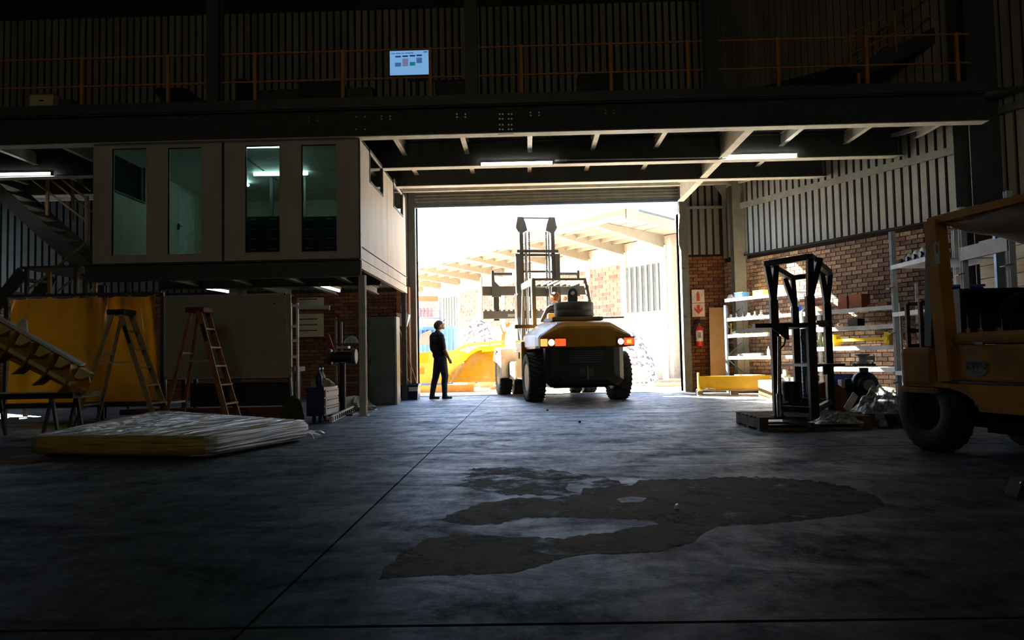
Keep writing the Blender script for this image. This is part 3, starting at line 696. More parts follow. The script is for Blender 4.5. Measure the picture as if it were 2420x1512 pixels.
nx, nz = 48, 14; vs = []; fs = []
for j in range(nz+1):
    for i in range(nx+1):
        u_, v_ = i/nx, j/nz; amp = .075*(.25+.75*v_)*(1+.6*math.sin(u_*9))
        y = YSC + amp*math.sin(u_*23+1.5*math.sin(v_*2.2+u_*5)) + .02*math.sin(u_*61)*(v_**3) + .03*math.exp(-((v_-1)*9)**2)*math.sin(u_*31)
        vs.append((x0+.03+(x1-x0-.06)*u_, y, zb+.01+(zt-zb-.02)*v_ - .02*abs(math.sin(u_*PI*7))*(v_ > .95)))
for j in range(nz):
    for i in range(nx): k = j*(nx+1)+i; fs.append((k, k+1, k+nx+2, k+nx+1))
build(MB().add(vs, fs, True), 'curtain', amb, t)
f = MB()
f.bar((x0-.02, YSC+.03, 0.04), (x0-.02, YSC+.03, zt+.04), .05, .05, up=(0,1,0)).bar((x1+.02, YSC+.03, .04), (x1+.02, YSC+.03, zt+.04), .05, .05, up=(0,1,0)).bar((x0, YSC+.03, zt+.03), (x1, YSC+.03, zt+.03), .05, .05).bar((x0, YSC+.03, zb-.04), (x1, YSC+.03, zb-.04), .05, .08)
f.bar((x0-.02, YSC-.3, .03), (x0-.02, YSC+.35, .03), .05, .05).bar((x1+.02, YSC-.3, .03), (x1+.02, YSC+.35, .03), .05, .05)
build(f, 'frame', M['steel_dark'], t)
# grey board (back of a whiteboard)
xb0, xb1 = P(382, 800, YSC).x+.05, P(690, 800, YSC).x; zbt, zbb = P(500, 698, YSC).z, P(500, 893, YSC).z
t = thing('large_board', 'large blank grey green board standing right of the amber curtain', 'board', ((xb0+xb1)/2, YSC, 0))
build(MB().box(xb0, YSC+.02, zbb, xb1-.02, YSC+.04, zbt), 'panel', M['board'], t)
build(MB().bar((xb0, YSC+.03, 0.04), (xb0, YSC+.03, zbt), .03, .03, up=(0,1,0)).bar((xb1, YSC+.03, .04), (xb1-.12, YSC+.03, zbt+.02), .025, .03, up=(0,1,0)).bar((xb0, YSC+.03, zbt), (xb1-.1, YSC+.03, zbt), .03, .03).bar((xb0, YSC+.03, zbb), (xb1-.02, YSC+.03, zbb), .03, .03), 'frame', M['greyrack'], t)
for x in (xb0, xb1): build(MB().bar((x, YSC-.3, .02), (x, YSC+.35, .02), .05, .04), 'foot', M['greyrack'], t)
p = P(648, 717, YSC+.01); build(MB().lathe([(.014,0),(.014,.006)], (p.x, YSC+.02, p.z), (0,-1,0), 10), 'magnet', M['black'], t)
# dark machine beneath and behind
t = thing('dark_workbench', 'long dark workbench with a vice half hidden behind the grey board', 'workbench', (-5.0, 13.1, 0))
build(MB().box(-5.9, 12.8, .72, -3.9, 13.4, .80), 'worktop', M['steel_dark'], t)
for x in (-5.8, -4.0):
    for y in (12.85, 13.3): build(MB().box(x-.03, y, 0, x+.03, y+.06, .72), 'leg', M['black'], t)
build(MB().box(-5.75, 13.0, .15, -4.05, 13.35, .55), 'under_shelf', M['black'], t)
build(MB().box(-4.9, 12.85, .8, -4.7, 13.05, .95), 'vice', M['black'], t)
# stacked timbers on the floor
for i, (x0_, x1_, y0_, y1_, zz, lb) in enumerate(((300, 690, 957, 957, .09, 'upper'), (395, 720, 967, 967, .0, 'lower'))):
    a, b = P(x0_, y0_, 12.2), P(x1_, y1_, 12.2)
    single(MB().bar((a.x, 12.05-.0*i, zz+.05), (b.x, 12.05, zz+.05), .14, .085), 'timber_beam', mat('reddish timber', (.22, .07, .035), .7, stretch=(.3, 4, 4)), ['reddish timber beam lying on top of another below the grey board', 'reddish timber beam lying on the floor under another, below the grey board'][i], 'timber')
# shelf frame, right of board
ya = 12.9
t = thing('shelf_frame', 'open pale steel shelf frame with rungs beside the grey board', 'rack', (P(705, 900, ya).x, ya, 0))
xa, xb = P(690, 722, ya).x, P(703, 722, ya).x
for x in (xa-.02, xb): build(MB().bar((x, ya, 0), (x, ya, P(700, 720, ya).z+.03), .035, .035, up=(0,1,0)), 'upright', M['white'], t)
for y in (722, 771, 805, 843): z = P(696, y, ya).z; build(MB().bar((xa-.02, ya, z), (xb, ya, z), .03, .045), 'rung', M['white'], t)
a, b = P(703, 726, ya), P(778, 726, ya); build(MB().bar(a, b, .03, .06).bar((b.x, ya, a.z-.06), (b.x, ya, a.z+.02), .02, .02, up=(0,1,0)), 'arm', M['greyrack'], t)
# wall posters on the brick behind
for i, (x0_, x1_, y0_, y1_) in enumerate(((702, 765, 704, 722), (702, 765, 742, 795))):
    a, b = P(x0_, y0_, YB-.03), P(x1_, y1_, YB-.03)
    t = thing('wall_chart', ['small dim chart high on the dark brick wall behind the shelf frame', 'large dim chart of printed lines on the dark brick wall behind the shelf frame'][i], 'poster', ((a.x+b.x)/2, YB-.03, b.z))
    build(MB().box(a.x, YB-.025, b.z, b.x, YB-.005, a.z), 'sheet', M['board'], t)
    for k in range(3 if i else 1):
        zz = a.z-(a.z-b.z)*(.25+.25*k); build(MB().box(a.x+.05, YB-.03, zz, b.x-.15, YB-.024, zz+.025), 'printed_line', M['black'], t)
# tool trolley with things on
def trolley():
    a, b = P(765, 1000, 11.4), P(800, 985, 11.4)
    c0, c1 = G(766, 1000), G(798, 990); zt = P(766, 915, c0.y).z
    t = thing('tool_trolley', 'grey drawer trolley with dark side standing in front of the shelf frame', 'trolley', (c0.x, c0.y, 0))
    x0, x1 = P(724, 960, c0.y).x, c0.x; y0 = c0.y
    build(MB().box(x0, y0, .10, x1, y0+.8, zt), 'body', M['bluedark'], t)
    for i in range(3):
        z0 = .12+(zt-.14)*i/3; d = build(MB().cbox(x1, y0+.03, z0, x1+.02, y0+.77, z0+(zt-.14)/3-.02, .004), 'drawer', M['greyrack'], t)
        build(MB().box(x1+.02, y0+.1, z0+(zt-.14)/3-.05, x1+.035, y0+.7, z0+(zt-.14)/3-.035), 'drawer_handle', M['black'], d)
    for dx in (.08, x1-x0-.08):
        for dy in (.1, .7): build(MB().lathe([(.045,-.02),(.05,0),(.045,.02)], (x0+dx, y0+dy, .05), (1,0,0), 14), 'caster', M['blackrub'], t)
    return x0, x1, y0, zt
tx0, tx1, ty0, tz = trolley()
# cloth heap and bottles on the trolley
def heap(name, c, r, h, m, label, cat, seed=1, n=26, sx=1.0, sy=1.0, rough=.35):
    rnd = random.Random(seed); ph = [rnd.uniform(0, 6.28) for _ in range(8)]; vs = []; fs = []; k = 9
    for j in range(k+1):
        f_ = j/k
        for i in range(n):
            t = 2*PI*i/n; rr = (1+rough*.35*math.sin(3*t+ph[0])+rough*.3*math.sin(7*t+ph[1]+4*f_)+rough*.2*math.sin(12*t+ph[2]+9*f_))
            R_ = r*(1-f_**1.6)**.6*rr if j < k else .001
            zz = h*f_*(1+rough*.4*math.sin(4*t+ph[3])*(1-f_)+rough*.25*math.sin(9*t+ph[4])*(1-f_))
            vs.append((c[0]+sx*R_*math.cos(t), c[1]+sy*R_*math.sin(t), c[2]+max(0, zz)))
    for j in range(k):
        for i in range(n): fs.append((j*n+i, j*n+(i+1) % n, (j+1)*n+(i+1) % n, (j+1)*n+i))
    fs.append(tuple(range(n))[::-1]); return single(MB().add(vs, fs), name, m, label, cat)
heap('rag_pile', (tx0+.16, ty0+.25, tz+.001), .17, .14, M['board'], 'crumpled grey rags piled on the tool trolley', 'rags', 3)
for i, (dx, dy, mm, lb) in enumerate(((.0, .12, 'bluedark', 'dark blue spray bottle on the near end of the tool trolley'), (-.02, .36, 'plastic_white', 'small white bottle behind the dark blue spray bottle on the tool trolley'))):
    x, y = tx1-.1+dx, ty0+dy; t = thing('spray_bottle', lb, 'bottle', (x, y, tz))
    build(MB().lathe([(.045,0),(.048,.02),(.048,.15),(.02,.2),(.018,.22)], (x, y, tz+.001), (0,0,1), 16), 'body', M[mm], t)
    build(MB().lathe([(.022,.22),(.022,.25)], (x, y, tz+.001), (0,0,1), 12).box(x-.02, y-.06, tz+.25, x+.02, y+.02, tz+.28), 'trigger_head', M['blue'], t)
t = thing('grinder_stand', 'dark bench grinder with levers behind the tool trolley', 'machine', (tx1+.12, ty0+1.3, 0))
gx, gy = tx1-.12, ty0+1.6
build(MB().tube((gx, gy, 0), (gx, gy, .85), .05).box(gx-.2, gy-.2, 0, gx+.2, gy+.2, .03), 'pedestal', M['black'], t)
build(MB().tube((gx-.16, gy, .95), (gx+.16, gy, .95), .09, 16), 'motor', M['black'], t)
for s_ in (-1, 1): build(MB().lathe([(.12,-.03),(.13,-.02),(.13,.02),(.12,.03)], (gx+s_*.2, gy, .95), (1,0,0), 20), 'wheel', M['steel_dark'], t)
build(MB().tube((gx-.1, gy-.05, 1.0), (gx-.2, gy-.1, 1.32), .012).tube((gx+.1, gy, 1.0), (gx+.3, gy, 1.12), .012), 'lever', M['red'], t)
build(MB().box(gx-.08, gy-.1, 1.08, gx+.12, gy+.05, 1.12), 'tool_rest', M['plastic_white'], t)
# pallet of offcuts at the post
a, b = G(765, 996), G(835, 975)
t = thing('long_crate', 'low pale perforated tray lying on the floor right of the tool trolley', 'tray', (a.x, a.y, 0))
p0, p1 = G(776, 1000), G(835, 972); dd = (p1-p0)
build(MB().bar(p0+Vector((.03,.02,.05)), p1+Vector((0,0,.05)), .04, .09), 'front_board', M['plastic_white'], t)
for k in range(12):
    c = p0+dd*((k+.5)/12)+Vector((.03,-.005,.05)); build(MB().box(c.x-.006, c.y-.03, .02, c.x+.03, c.y+.0, .08), 'slot', M['black'], t)
heap('offcut_pile', (p1.x-.05, p1.y+.35, .0), .3, .26, M['greyrack'], 'small pile of pale metal offcuts on the floor beside the office column', 'scrap', 9, rough=.8)
# trolley side jug and hanging bag
heap('cloth_bag', (tx0-.22, ty0+.1, 0), .16, .4, mat('drab cloth', (.10, .085, .06), .9), 'slumped drab cloth bag against the left side of the tool trolley', 'bag', 12, rough=.5)
# small steel shelf unit behind the office column
ys_ = 14.8
xa, xb = P(793, 800, ys_).x, P(860, 800, ys_).x; zt = P(793, 750, ys_).z
t = thing('metal_shelving', 'dim grey metal shelf unit behind the office column', 'shelf', ((xa+xb)/2, ys_, 0))
for x in (xa, xb):
    for y in (0, .45): build(MB().box(x-.02, ys_+y, 0, x+.02, ys_+y+.04, zt), 'upright', M['steel_grey'], t)
for z in (.1, .42, .8, 1.2, zt-.06): build(MB().box(xa, ys_, z, xb, ys_+.49, z+.03), 'shelf_board', M['steel_dark'], t)
heap('parts_heap', ((xa+xb)/2, ys_+.2, 1.231), .14, .15, M['greyrack'], 'small heap of dull metal parts on the dim shelf unit', 'parts', 5)
# cabinet with pale green doors between column and door
yc = 15.2
xa, xb = P(868, 800, yc).x, P(935, 800, yc).x; zt = P(900, 748, yc).z
t = thing('steel_cupboard', 'tall grey green steel cupboard left of the open door', 'cupboard', ((xa+xb)/2, yc, 0))
build(MB().box(xa, yc+.02, 0, xb, yc+.5, zt), 'body', M['grey_panel'], t)
xm = xa+.02
d = build(MB().cbox(xm, yc, .03, xb-.03, yc+.02, zt-.02, .004), 'cupboard_door', M['grey_panel'], t)
build(MB().box(xm+.03, yc-.02, .82, xm+.05, yc, .96), 'door_handle', M['black'], d)
build(MB().box(xb-.02, yc-.01, 0, xb+.02, yc+.02, zt), 'edge_strip', M['greyrack'], t)
# pillar, first-aid boxes, brooms and bin by the door
a = P(955, 735, 17.6)
pil = MB().box(P(937, 700, 17.9).x, 17.9, 0, P(966, 700, 17.9).x, YB+.03, 2.6)
struct(pil, 'wall_pier', M['brick_back'])
t = thing('switch_box', 'small white switch box on the pillar left of the door', 'switch', (P(951, 728, 17.68).x, 17.68, P(951, 733, 17.68).z))
a, b = P(945, 720, 17.68), P(957, 735, 17.68); build(MB().cbox(a.x, 17.82, b.z, b.x, 17.9, a.z, .008), 'box', M['plastic_white'], t); build(MB().box(a.x+.03, 17.81, b.z+.03, b.x-.03, 17.82, a.z-.03), 'switch', M['black'], t)
t = thing('paper_holder', 'white dispenser box with a loose bag hung on the pillar left of the door', 'dispenser', (P(952, 760, 17.6).x, 17.6, P(952, 770, 17.6).z))
a, b = P(938, 740, 17.6), P(963, 770, 17.6); build(MB().prism([(a.x, 17.5, a.z), (b.x+.03, 17.5, a.z-.03), (b.x-.05, 17.5, b.z), (a.x+.08, 17.5, b.z)], (0,.41,0)), 'box', M['plastic_white'], t)
build(MB().prism([(b.x-.04, 17.48, a.z+.02), (b.x+.05, 17.48, a.z-.04), (b.x+.01, 17.48, b.z+.02), (b.x-.03, 17.48, b.z)], (0,.03,0)), 'bag', M['white'], t)
bx = G(968, 945); t = thing('wheeled_bin', 'dark blue plastic tub with two handles standing left of the door', 'bin', (bx.x, bx.y, 0))
x0, x1 = P(945, 930, bx.y).x, P(989, 930, bx.y).x; zt = P(970, 907, bx.y).z
build(MB().loft([[(x0+.03,bx.y,.0),(x1-.03,bx.y,0),(x1-.03,bx.y+.4,0),(x0+.03,bx.y+.4,0)], [(x0,bx.y-.03,zt),(x1,bx.y-.03,zt),(x1,bx.y+.43,zt),(x0,bx.y+.43,zt)]]), 'tub', M['bluedark'], t)
build(MB().box(x0-.01, bx.y-.04, zt-.03, x1+.01, bx.y+.44, zt), 'rim', M['bluemach'], t)
xm_ = P(974, 925, bx.y).x; build(MB().box(xm_-.07, bx.y-.045, zt-.16, xm_+.13, bx.y-.02, zt-.07), 'label_plate', M['plastic_white'], t)
for i, (x0_, y0_, x1_, y1_, lb) in enumerate(((943, 775, 985, 908, 'long thin broom handle leaning from the dispenser to the blue tub'), (967, 782, 970, 905, 'upright thin broom handle beside the door jamb'), (935, 862, 972, 908, 'short broom handle leaning low behind the blue tub'))):
    single(MB().tube(P(x0_, y0_, 17.45), P(x1_, y1_, 17.25), .013, 8), 'broom_handle', M['card'], lb, 'broom')

# ---------------------------------------------------------------- step ladders
def ladder(label, fl, fr, Yt, top, rail_m, cap_m):
    # four legs: front rails (with treads) and rear rails
    t = thing('step_ladder', label, 'ladder', ((fl.x+fr.x)/2, Yt, 0))
    zt = top.z; cx_, cy_ = top.x, top.y; w = .16
    # ladder seen from the side: front frame foot on the right, rear frame foot on the left
    F0, F1 = Vector((fr.x, fr.y-.25, 0.02)), Vector((fr.x-.03, fr.y+.27, 0.02)); B0, B1 = Vector((fl.x, fl.y-.22, 0.02)), Vector((fl.x+.03, fl.y+.30, 0.02))
    T0, T1 = Vector((cx_+.05, cy_-.15, zt)), Vector((cx_+.05, cy_+.15, zt)); S0, S1 = Vector((cx_-.07, cy_-.13, zt)), Vector((cx_-.07, cy_+.13, zt))
    for p, q in ((F0, T0), (F1, T1)): build(MB().bar(p, q, .028, .075, up=(1,0,0)), 'front_rail', rail_m, t)
    for p, q in ((B0, S0), (B1, S1)): build(MB().bar(p, q, .025, .045, up=(1,0,0)), 'rear_rail', rail_m, t)
    for k in range(1, 6):
        f = k/6.0; p, q = F0.lerp(T0, f), F1.lerp(T1, f); build(MB().box(p.x-.04, p.y, p.z-.012, p.x+.04, q.y, p.z+.012), 'tread', rail_m, t)
    for k in (.18, .62): p, q = B0.lerp(S0, k), B1.lerp(S1, k); build(MB().bar(p, q, .02, .03), 'brace', M['greyrack'], t)
    for p, q in ((B0.lerp(S0, .55), F0.lerp(T0, .55)), (B1.lerp(S1, .55), F1.lerp(T1, .55))): build(MB().bar(p, q, .012, .02), 'spreader', M['greyrack'], t)
    build(MB().cbox(cx_-.15, cy_-.17, zt-.03, cx_+.13, cy_+.17, zt+.05, .015), 'cap', cap_m, t)
    p = F0.lerp(T0, .88); q = F0.lerp(T0, .72); build(MB().bar(p+Vector((0,-.019,0)), q+Vector((0,-.019,0)), .004, .05, up=(1,0,0)), 'warning_label', M['black'], t)
    for p in (F0, F1, B0, B1): build(MB().box(p.x-.035, p.y-.04, 0, p.x+.035, p.y+.04, .03), 'foot', M['blackrub'], t)
    return t
paleladder = mat('pale dusty yellow rail', (.50, .38, .20), .5); orangeladder = mat('orange fibreglass', (.36, .15, .035), .6)
fl, fr = G(197, 1008), G(385, 996); top = P(289, 740, (fl.y+fr.y)/2); ladder('pale yellow step ladder with a black cap in front of the amber curtain', fl, fr, top.y, top, paleladder, M['black'])
fl, fr = G(405, 1000), G(555, 1000); top = P(472, 735, (fl.y+fr.y)/2); ladder('orange step ladder with a red cap in front of the grey board', fl, fr, top.y, top, orangeladder, mat('dull dark red plastic', (.16, .02, .012), .6))

# ---------------------------------------------------------------- yellow ribbed boom lying on a trestle table
Yb = 9.6
t = thing('ribbed_boom', 'slanting yellow steel boom with rib plates resting on a dark bench', 'boom', tuple(P(100, 905, Yb)))
A0, A1 = P(-60, 716, Yb), P(200, 862, Yb); B0, B1 = P(-60, 832, Yb), P(205, 912, Yb)
build(MB().bar(A0+Vector((0,-.04,0)), A1+Vector((0,-.04,0)), .12, .03), 'top_flange', M['white'], t)
build(MB().prism([A0+Vector((0,.02,-.02)), A1+Vector((0,.02,-.02)), P(213, 905, Yb), P(203, 915, Yb), P(150, 912, Yb), P(-60, 812, Yb)], (0,.03,0)), 'web', M['yellow'], t)
dirb = (A1-A0).normalized(); nb = Vector((-dirb.z, 0, dirb.x))
L_ = (A1-A0).length
build(MB().bar(A0-nb*.25+Vector((0,-.08,0)), A1-nb*.25+dirb*.05+Vector((0,-.08,0)), .16, .05), 'lower_angle', mat('lit yellow tone', (.75, .60, .22), .4), t)  # paler yellow; door light on this face put into the colour
for k in range(6):
    c = A0+dirb*(L_*(.04+.177*k)); e = c-nb*.40
    # curved rib plate and the box beside it
    pts = []
    for i in range(9):
        f = i/8; pts.append(c-nb*(.02+.46*f)+dirb*(.05+.07*math.sin(f*PI)))
    build(MB().prism([p+Vector((0,-.2,0)) for p in pts]+[p+dirb*.018+Vector((0,-.2,0)) for p in reversed(pts)], (0,.22,0)), 'rib_plate', M['yellow'], t)
    build(MB().prism([c-nb*.03+dirb*.13+Vector((0,-.1,0)), c-nb*.03+dirb*.30+Vector((0,-.1,0)), c-nb*.16+dirb*.20+Vector((0,-.1,0)), c-nb*.17+dirb*.13+Vector((0,-.1,0))], (0,.1,0)), 'gusset', mat('lit yellow tone', (.75, .60, .22), .4), t)  # lit facet of the boom painted in the same paler yellow
    build(MB().box(-.01,-.12,-.22,.26,.0,-.16, Matrix.Translation(c+dirb*.12-nb*.08) @ Matrix.Rotation(-math.atan2(dirb.z, dirb.x), 4, 'Y')), 'stiffener', M['yellow'], t)
p = P(52, 770, Yb-.05); build(MB().prism([p+Vector((-.10,0,-.07)), p+Vector((-.03,0,.07)), p+Vector((.01,0,.09)), p+Vector((.05,0,.07)), p+Vector((.07,0,-.13))], (0,.03,0)), 'lug', M['white'], t)
# bench it rests on
zt = P(100, 918, Yb).z
t = thing('trestle_bench', 'dark steel bench top carried on A-shaped trestle legs under the yellow boom', 'bench', (P(60, 950, Yb).x, Yb, 0))
xa, xb = P(-120, 930, Yb).x, P(200, 930, Yb).x
build(MB().box(xa, Yb-.25, zt-.12, xb, Yb+.35, zt-.05), 'top', M['black'], t)
for x in (P(148, 960, Yb).x, P(-40, 960, Yb).x):
    for y in (-.22, .3):
        for s_ in (-1, 1): build(MB().bar((x, Yb+y, zt-.09), (x+s_*.10, Yb+y-.02, .0), .035, .035, up=(0,1,0)), 'leg', M['steel_dark'], t)
# pale reveals under the curtain: a low sheet lying on trestle and lit floor beyond
None and single(MB().cbox(P(20, 985, 13.6).x, 13.2, 0, P(120, 985, 13.6).x, 13.5, .12, .02), 'pale_sheet_stack', M['white'], 'low stack of pale sheets seen under the amber curtain', 'sheets')

# ---------------------------------------------------------------- shrink-wrapped yellow pack
c = [G(62, 1083), G(486, 1090), G(738, 1040), G(378, 1004)]
t = thing('wrapped_pack', 'flat yellow foam pack tightly shrink wrapped in clear film on the floor', 'pack', tuple(sum(c, Vector((0,0,0)))/4))
z0, z1 = .03, .215
def ring(sc, z, wob=0):
    ctr = sum(c, Vector((0,0,0)))/4; r = []; n = 12
    for k in range(4):
        a, b = c[k], c[(k+1) % 4]
        for i in range(n):
            f = i/n; q = a.lerp(b, f)
            # rounded corners
            cr = min(f, 1-f)*n; pull = .04*max(0, 1-cr)
            q = ctr+(q-ctr)*(sc-pull); r.append(Vector((q.x, q.y, z+wob*math.sin(i*2.1+k*5))))
    return r
secs = [ring(.95, z0), ring(.99, z0+.02), ring(1.0, z0+.06), ring(1.0, z1-.05), ring(.99, z1-.015), ring(.972, z1), ring(.96, z1+.001), ring(.05, z1+.001)]
build(MB().loft(secs, True), 'foam_pack', mat('ochre yellow foam', (.50, .36, .07), .5, var=.2, scale=3), t)
film = bpy.data.materials.new('shrink film'); film.use_nodes = True; n = film.node_tree; n.nodes.clear()
o_ = n.nodes.new('ShaderNodeOutputMaterial'); mx = n.nodes.new('ShaderNodeMixShader'); tr = n.nodes.new('ShaderNodeBsdfTransparent'); gl_ = n.nodes.new('ShaderNodeBsdfGlossy'); gl_.inputs['Roughness'].default_value = .24; gl_.inputs[0].default_value = (.9, .95, 1, 1)
tc = n.nodes.new('ShaderNodeTexCoord'); mp = n.nodes.new('ShaderNodeMapping'); mp.inputs['Rotation'].default_value = (0, 0, .25); mp2 = n.nodes.new('ShaderNodeMapping'); mp2.inputs['Scale'].default_value = (7, .45, 4); mp2.label = 'stretch'; nz = n.nodes.new('ShaderNodeTexNoise'); nz.inputs['Scale'].default_value = 2.2; nz.inputs['Detail'].default_value = 7; nz.inputs['Distortion'].default_value = .4
n.links.new(tc.outputs['Object'], mp.inputs[0]); n.links.new(mp.outputs[0], mp2.inputs[0]); n.links.new(mp2.outputs[0], nz.inputs[0]); bp = n.nodes.new('ShaderNodeBump'); bp.inputs['Strength'].default_value = 1; bp.inputs['Distance'].default_value = .14; n.links.new(nz.outputs[0], bp.inputs['Height']); n.links.new(bp.outputs[0], gl_.inputs['Normal'])
lw = n.nodes.new('ShaderNodeMapRange'); lw.inputs[1].default_value = .50; lw.inputs[2].default_value = .62; lw.inputs[3].default_value = .02; lw.inputs[4].default_value = .75; n.links.new(nz.outputs[0], lw.inputs[0]); n.links.new(lw.outputs[0], mx.inputs[0])
n.links.new(tr.outputs[0], mx.inputs[1]); n.links.new(gl_.outputs[0], mx.inputs[2]); n.links.new(mx.outputs[0], o_.inputs[0]); M['film'] = film
film_t = film.copy(); film_t.name = 'top shrink film'
for nd in film_t.node_tree.nodes:
    if nd.type == 'MAP_RANGE': nd.inputs[1].default_value = .42; nd.inputs[2].default_value = .60; nd.inputs[3].default_value = .08; nd.inputs[4].default_value = .85
    if nd.type == 'BSDF_GLOSSY': nd.inputs['Roughness'].default_value = .42
secs = [ring(.96, z0-.012), ring(1.003, z0+.02), ring(1.012, z0+.07), ring(1.010, z1-.05), ring(1.0, z1-.012), ring(.976, z1+.006)]
film_s = film.copy(); film_s.name = 'side shrink film'
for nd in film_s.node_tree.nodes:
    if nd.type == 'MAPPING' and nd.label == 'stretch': nd.inputs['Scale'].default_value = (3, .35, 20)
    if nd.type == 'BSDF_GLOSSY': nd.inputs['Roughness'].default_value = .56
    if nd.type == 'BUMP': nd.inputs['Distance'].default_value = .08
    if nd.type == 'MAP_RANGE': nd.inputs[1].default_value = .40; nd.inputs[2].default_value = .60; nd.inputs[3].default_value = .05; nd.inputs[4].default_value = .95
NR = len(secs[0])
def film_side(k0, k1, m, nm):
    idx = [i % NR for i in range(k0*12, k1*12+1)]; n_ = len(idx); vs = [r[i] for r in secs for i in idx]; fs = [(j*n_+i, j*n_+i+1, (j+1)*n_+i+1, (j+1)*n_+i) for j in range(len(secs)-1) for i in range(n_-1)]
    build(MB().add(vs, fs, True), nm, m, t)
film_f = film.copy(); film_f.name = 'front shrink film'
for nd in film_f.node_tree.nodes:
    if nd.type == 'MAPPING' and nd.label == 'stretch': nd.inputs['Scale'].default_value = (.7, 1, 32)
    if nd.type == 'MAP_RANGE': nd.inputs[1].default_value = .50; nd.inputs[2].default_value = .64; nd.inputs[3].default_value = .01; nd.inputs[4].default_value = .55
film_side(0, 1, film_f, 'front_film'); film_side(1, 2, film_s, 'side_film'); film_side(2, 4, film, 'rear_film')
rf = random.Random(4); ctr_ = sum(c, Vector((0,0,0)))/4
nu, nv = 110, 16; hts = []; h_ = 0
for i in range(nu+1): h_ = (0.0 if i % 2 else rf.uniform(.004, .024)*(1.5 if rf.random() < .3 else .5)); hts.append(h_)
vs = []; fs = []
for j in range(nv+1):
    for i in range(nu+1):
        u_ = i/nu; v_ = j/nv; us = min(1, max(0, u_+.006*math.sin(v_*7+i*.3)+.012*math.sin(v_*3+i*1.7)*(0 < i < nu)))
        q = c[0].lerp(c[1], us).lerp(c[3].lerp(c[2], us), v_); q = ctr_+(q-ctr_)*.97
        edge = min(1, 8*min(u_, 1-u_, v_, 1-v_)); vs.append(Vector((q.x, q.y, z1+.006+hts[i]*edge*(.6+.4*math.sin(v_*9+i)))))
for j in range(nv):
    for i in range(nu): k = j*(nu+1)+i; fs.append((k, k+1, k+nu+2, k+nu+1))
build(MB().add(vs, fs, False), 'top_film', film_t, t)
fl_ = MB(); p = c[2]
for k in range(7):
    a = p+Vector((-.25+.03*k, -.15+.05*k, .15-.01*k)); b = p+Vector((.02+.03*math.sin(k), -.12+.06*k, .06+.02*math.cos(k*2))); e = p+Vector((.10+.02*k, -.16+.05*k, .012))
    fl_.add([a, b, e, e+Vector((-.04,.05,0)), b+Vector((0,.05,.01)), a+Vector((0,.06,0))], [(0,1,4,5),(1,2,3,4)])
build(fl_, 'loose_film', film, t)
for k in range(3): build(MB().box(-.5,-.05,0,.5,.05,z0-.014, Matrix.Translation(c[0].lerp(c[1], .2+.3*k).lerp(c[3].lerp(c[2], .2+.3*k), .5)) @ Matrix.Rotation(.6, 4, 'Z')), 'bearer', M['wood_dark'], t)
a = G(20, 1090); single(MB().box(a.x-1.2, a.y-.2, 0, a.x+.35, a.y+.15, .012), 'floor_mat', mat('dull brown board', (.22,.15,.10), .9), 'flat dull brown board on the floor left of the wrapped pack', 'board')
# ================================================================ PEOPLE (one continuous remeshed body each)
def figure(name, caps, voxel, mats, parent_t, wh=None):
    """caps: (p1, r1, p2, r2, material index[, flatten]) tapered limbs fused into one surface"""
    bm = bmesh.new()
    for c in caps:
        p, r1, q, r2 = Vector(c[0]), c[1], Vector(c[2]), c[3]; fl = c[5] if len(c) > 5 else None
        d = q-p; L_ = d.length; dn = d.normalized() if L_ > 1e-6 else Vector((0,0,1))
        a = dn.cross(Vector((0,1,0))).normalized() if abs(dn.y) < .9 else dn.cross(Vector((1,0,0))).normalized(); b = a.cross(dn)
        rings = []; N = 14
        for i in range(-4, 1):
            t = i/4*PI/2; rings.append((p+dn*(r1*math.sin(t)), r1*math.cos(t)))
        for i in range(0, 5):
            t = i/4*PI/2; rings.append((q+dn*(r2*math.sin(t)), r2*math.cos(t)))
        vs = []
        for o, r in rings:
            r = max(r, .0005); vr = []
            for i in range(N):
                t = 2*PI*i/N; v = a*(r*math.cos(t)) + b*(r*math.sin(t))
                if fl: v = Vector((v.x*fl[0], v.y*fl[1], v.z*fl[2]))
                vr.append(bm.verts.new(o+v))
            vs.append(vr)
        for j in range(len(vs)-1):
            for i in range(N): bm.faces.new((vs[j][i], vs[j][(i+1) % N], vs[j+1][(i+1) % N], vs[j+1][i]))
        bm.faces.new(vs[0][::-1]); bm.faces.new(vs[-1])
    bmesh.ops.recalc_face_normals(bm, faces=bm.faces[:])
    me = bpy.data.meshes.new(name); bm.to_mesh(me); bm.free()
    o = bpy.data.objects.new(name, me); COL.objects.link(o)
    md = o.modifiers.new('r', 'REMESH'); md.mode = 'VOXEL'; md.voxel_size = voxel
    sm = o.modifiers.new('s', 'SMOOTH'); sm.factor = .5; sm.iterations = 4
    bpy.context.view_layer.update()
    dg = bpy.context.evaluated_depsgraph_get(); m2 = bpy.data.meshes.new_from_object(o.evaluated_get(dg)); o.modifiers.clear(); o.data = m2
    n = len(m2.polygons); cen = np.empty(n*3); m2.polygons.foreach_get('center', cen); cen = cen.reshape(-1, 3)
    best = np.full(n, 1e9); idx = np.zeros(n, int)
    for c in caps:
        p, q = np.array(c[0], float), np.array(c[2], float); d = q-p; L2 = max(d@d, 1e-9)
        t = np.clip(((cen-p)@d)/L2, 0, 1); dist = np.linalg.norm(cen-(p+t[:,None]*d), axis=1)-(c[1]+(c[3]-c[1])*t)
        k = dist < best; best[k] = dist[k]; idx[k] = c[4]
    m2.materials.clear()
    for x in mats: m2.materials.append(x)
    m2.polygons.foreach_set('material_index', idx); m2.polygons.foreach_set('use_smooth', [True]*n); m2.update()
    m2.transform(Matrix.Translation(-wpos(parent_t))); o.parent = parent_t; ORI[o.name] = wpos(parent_t); return o
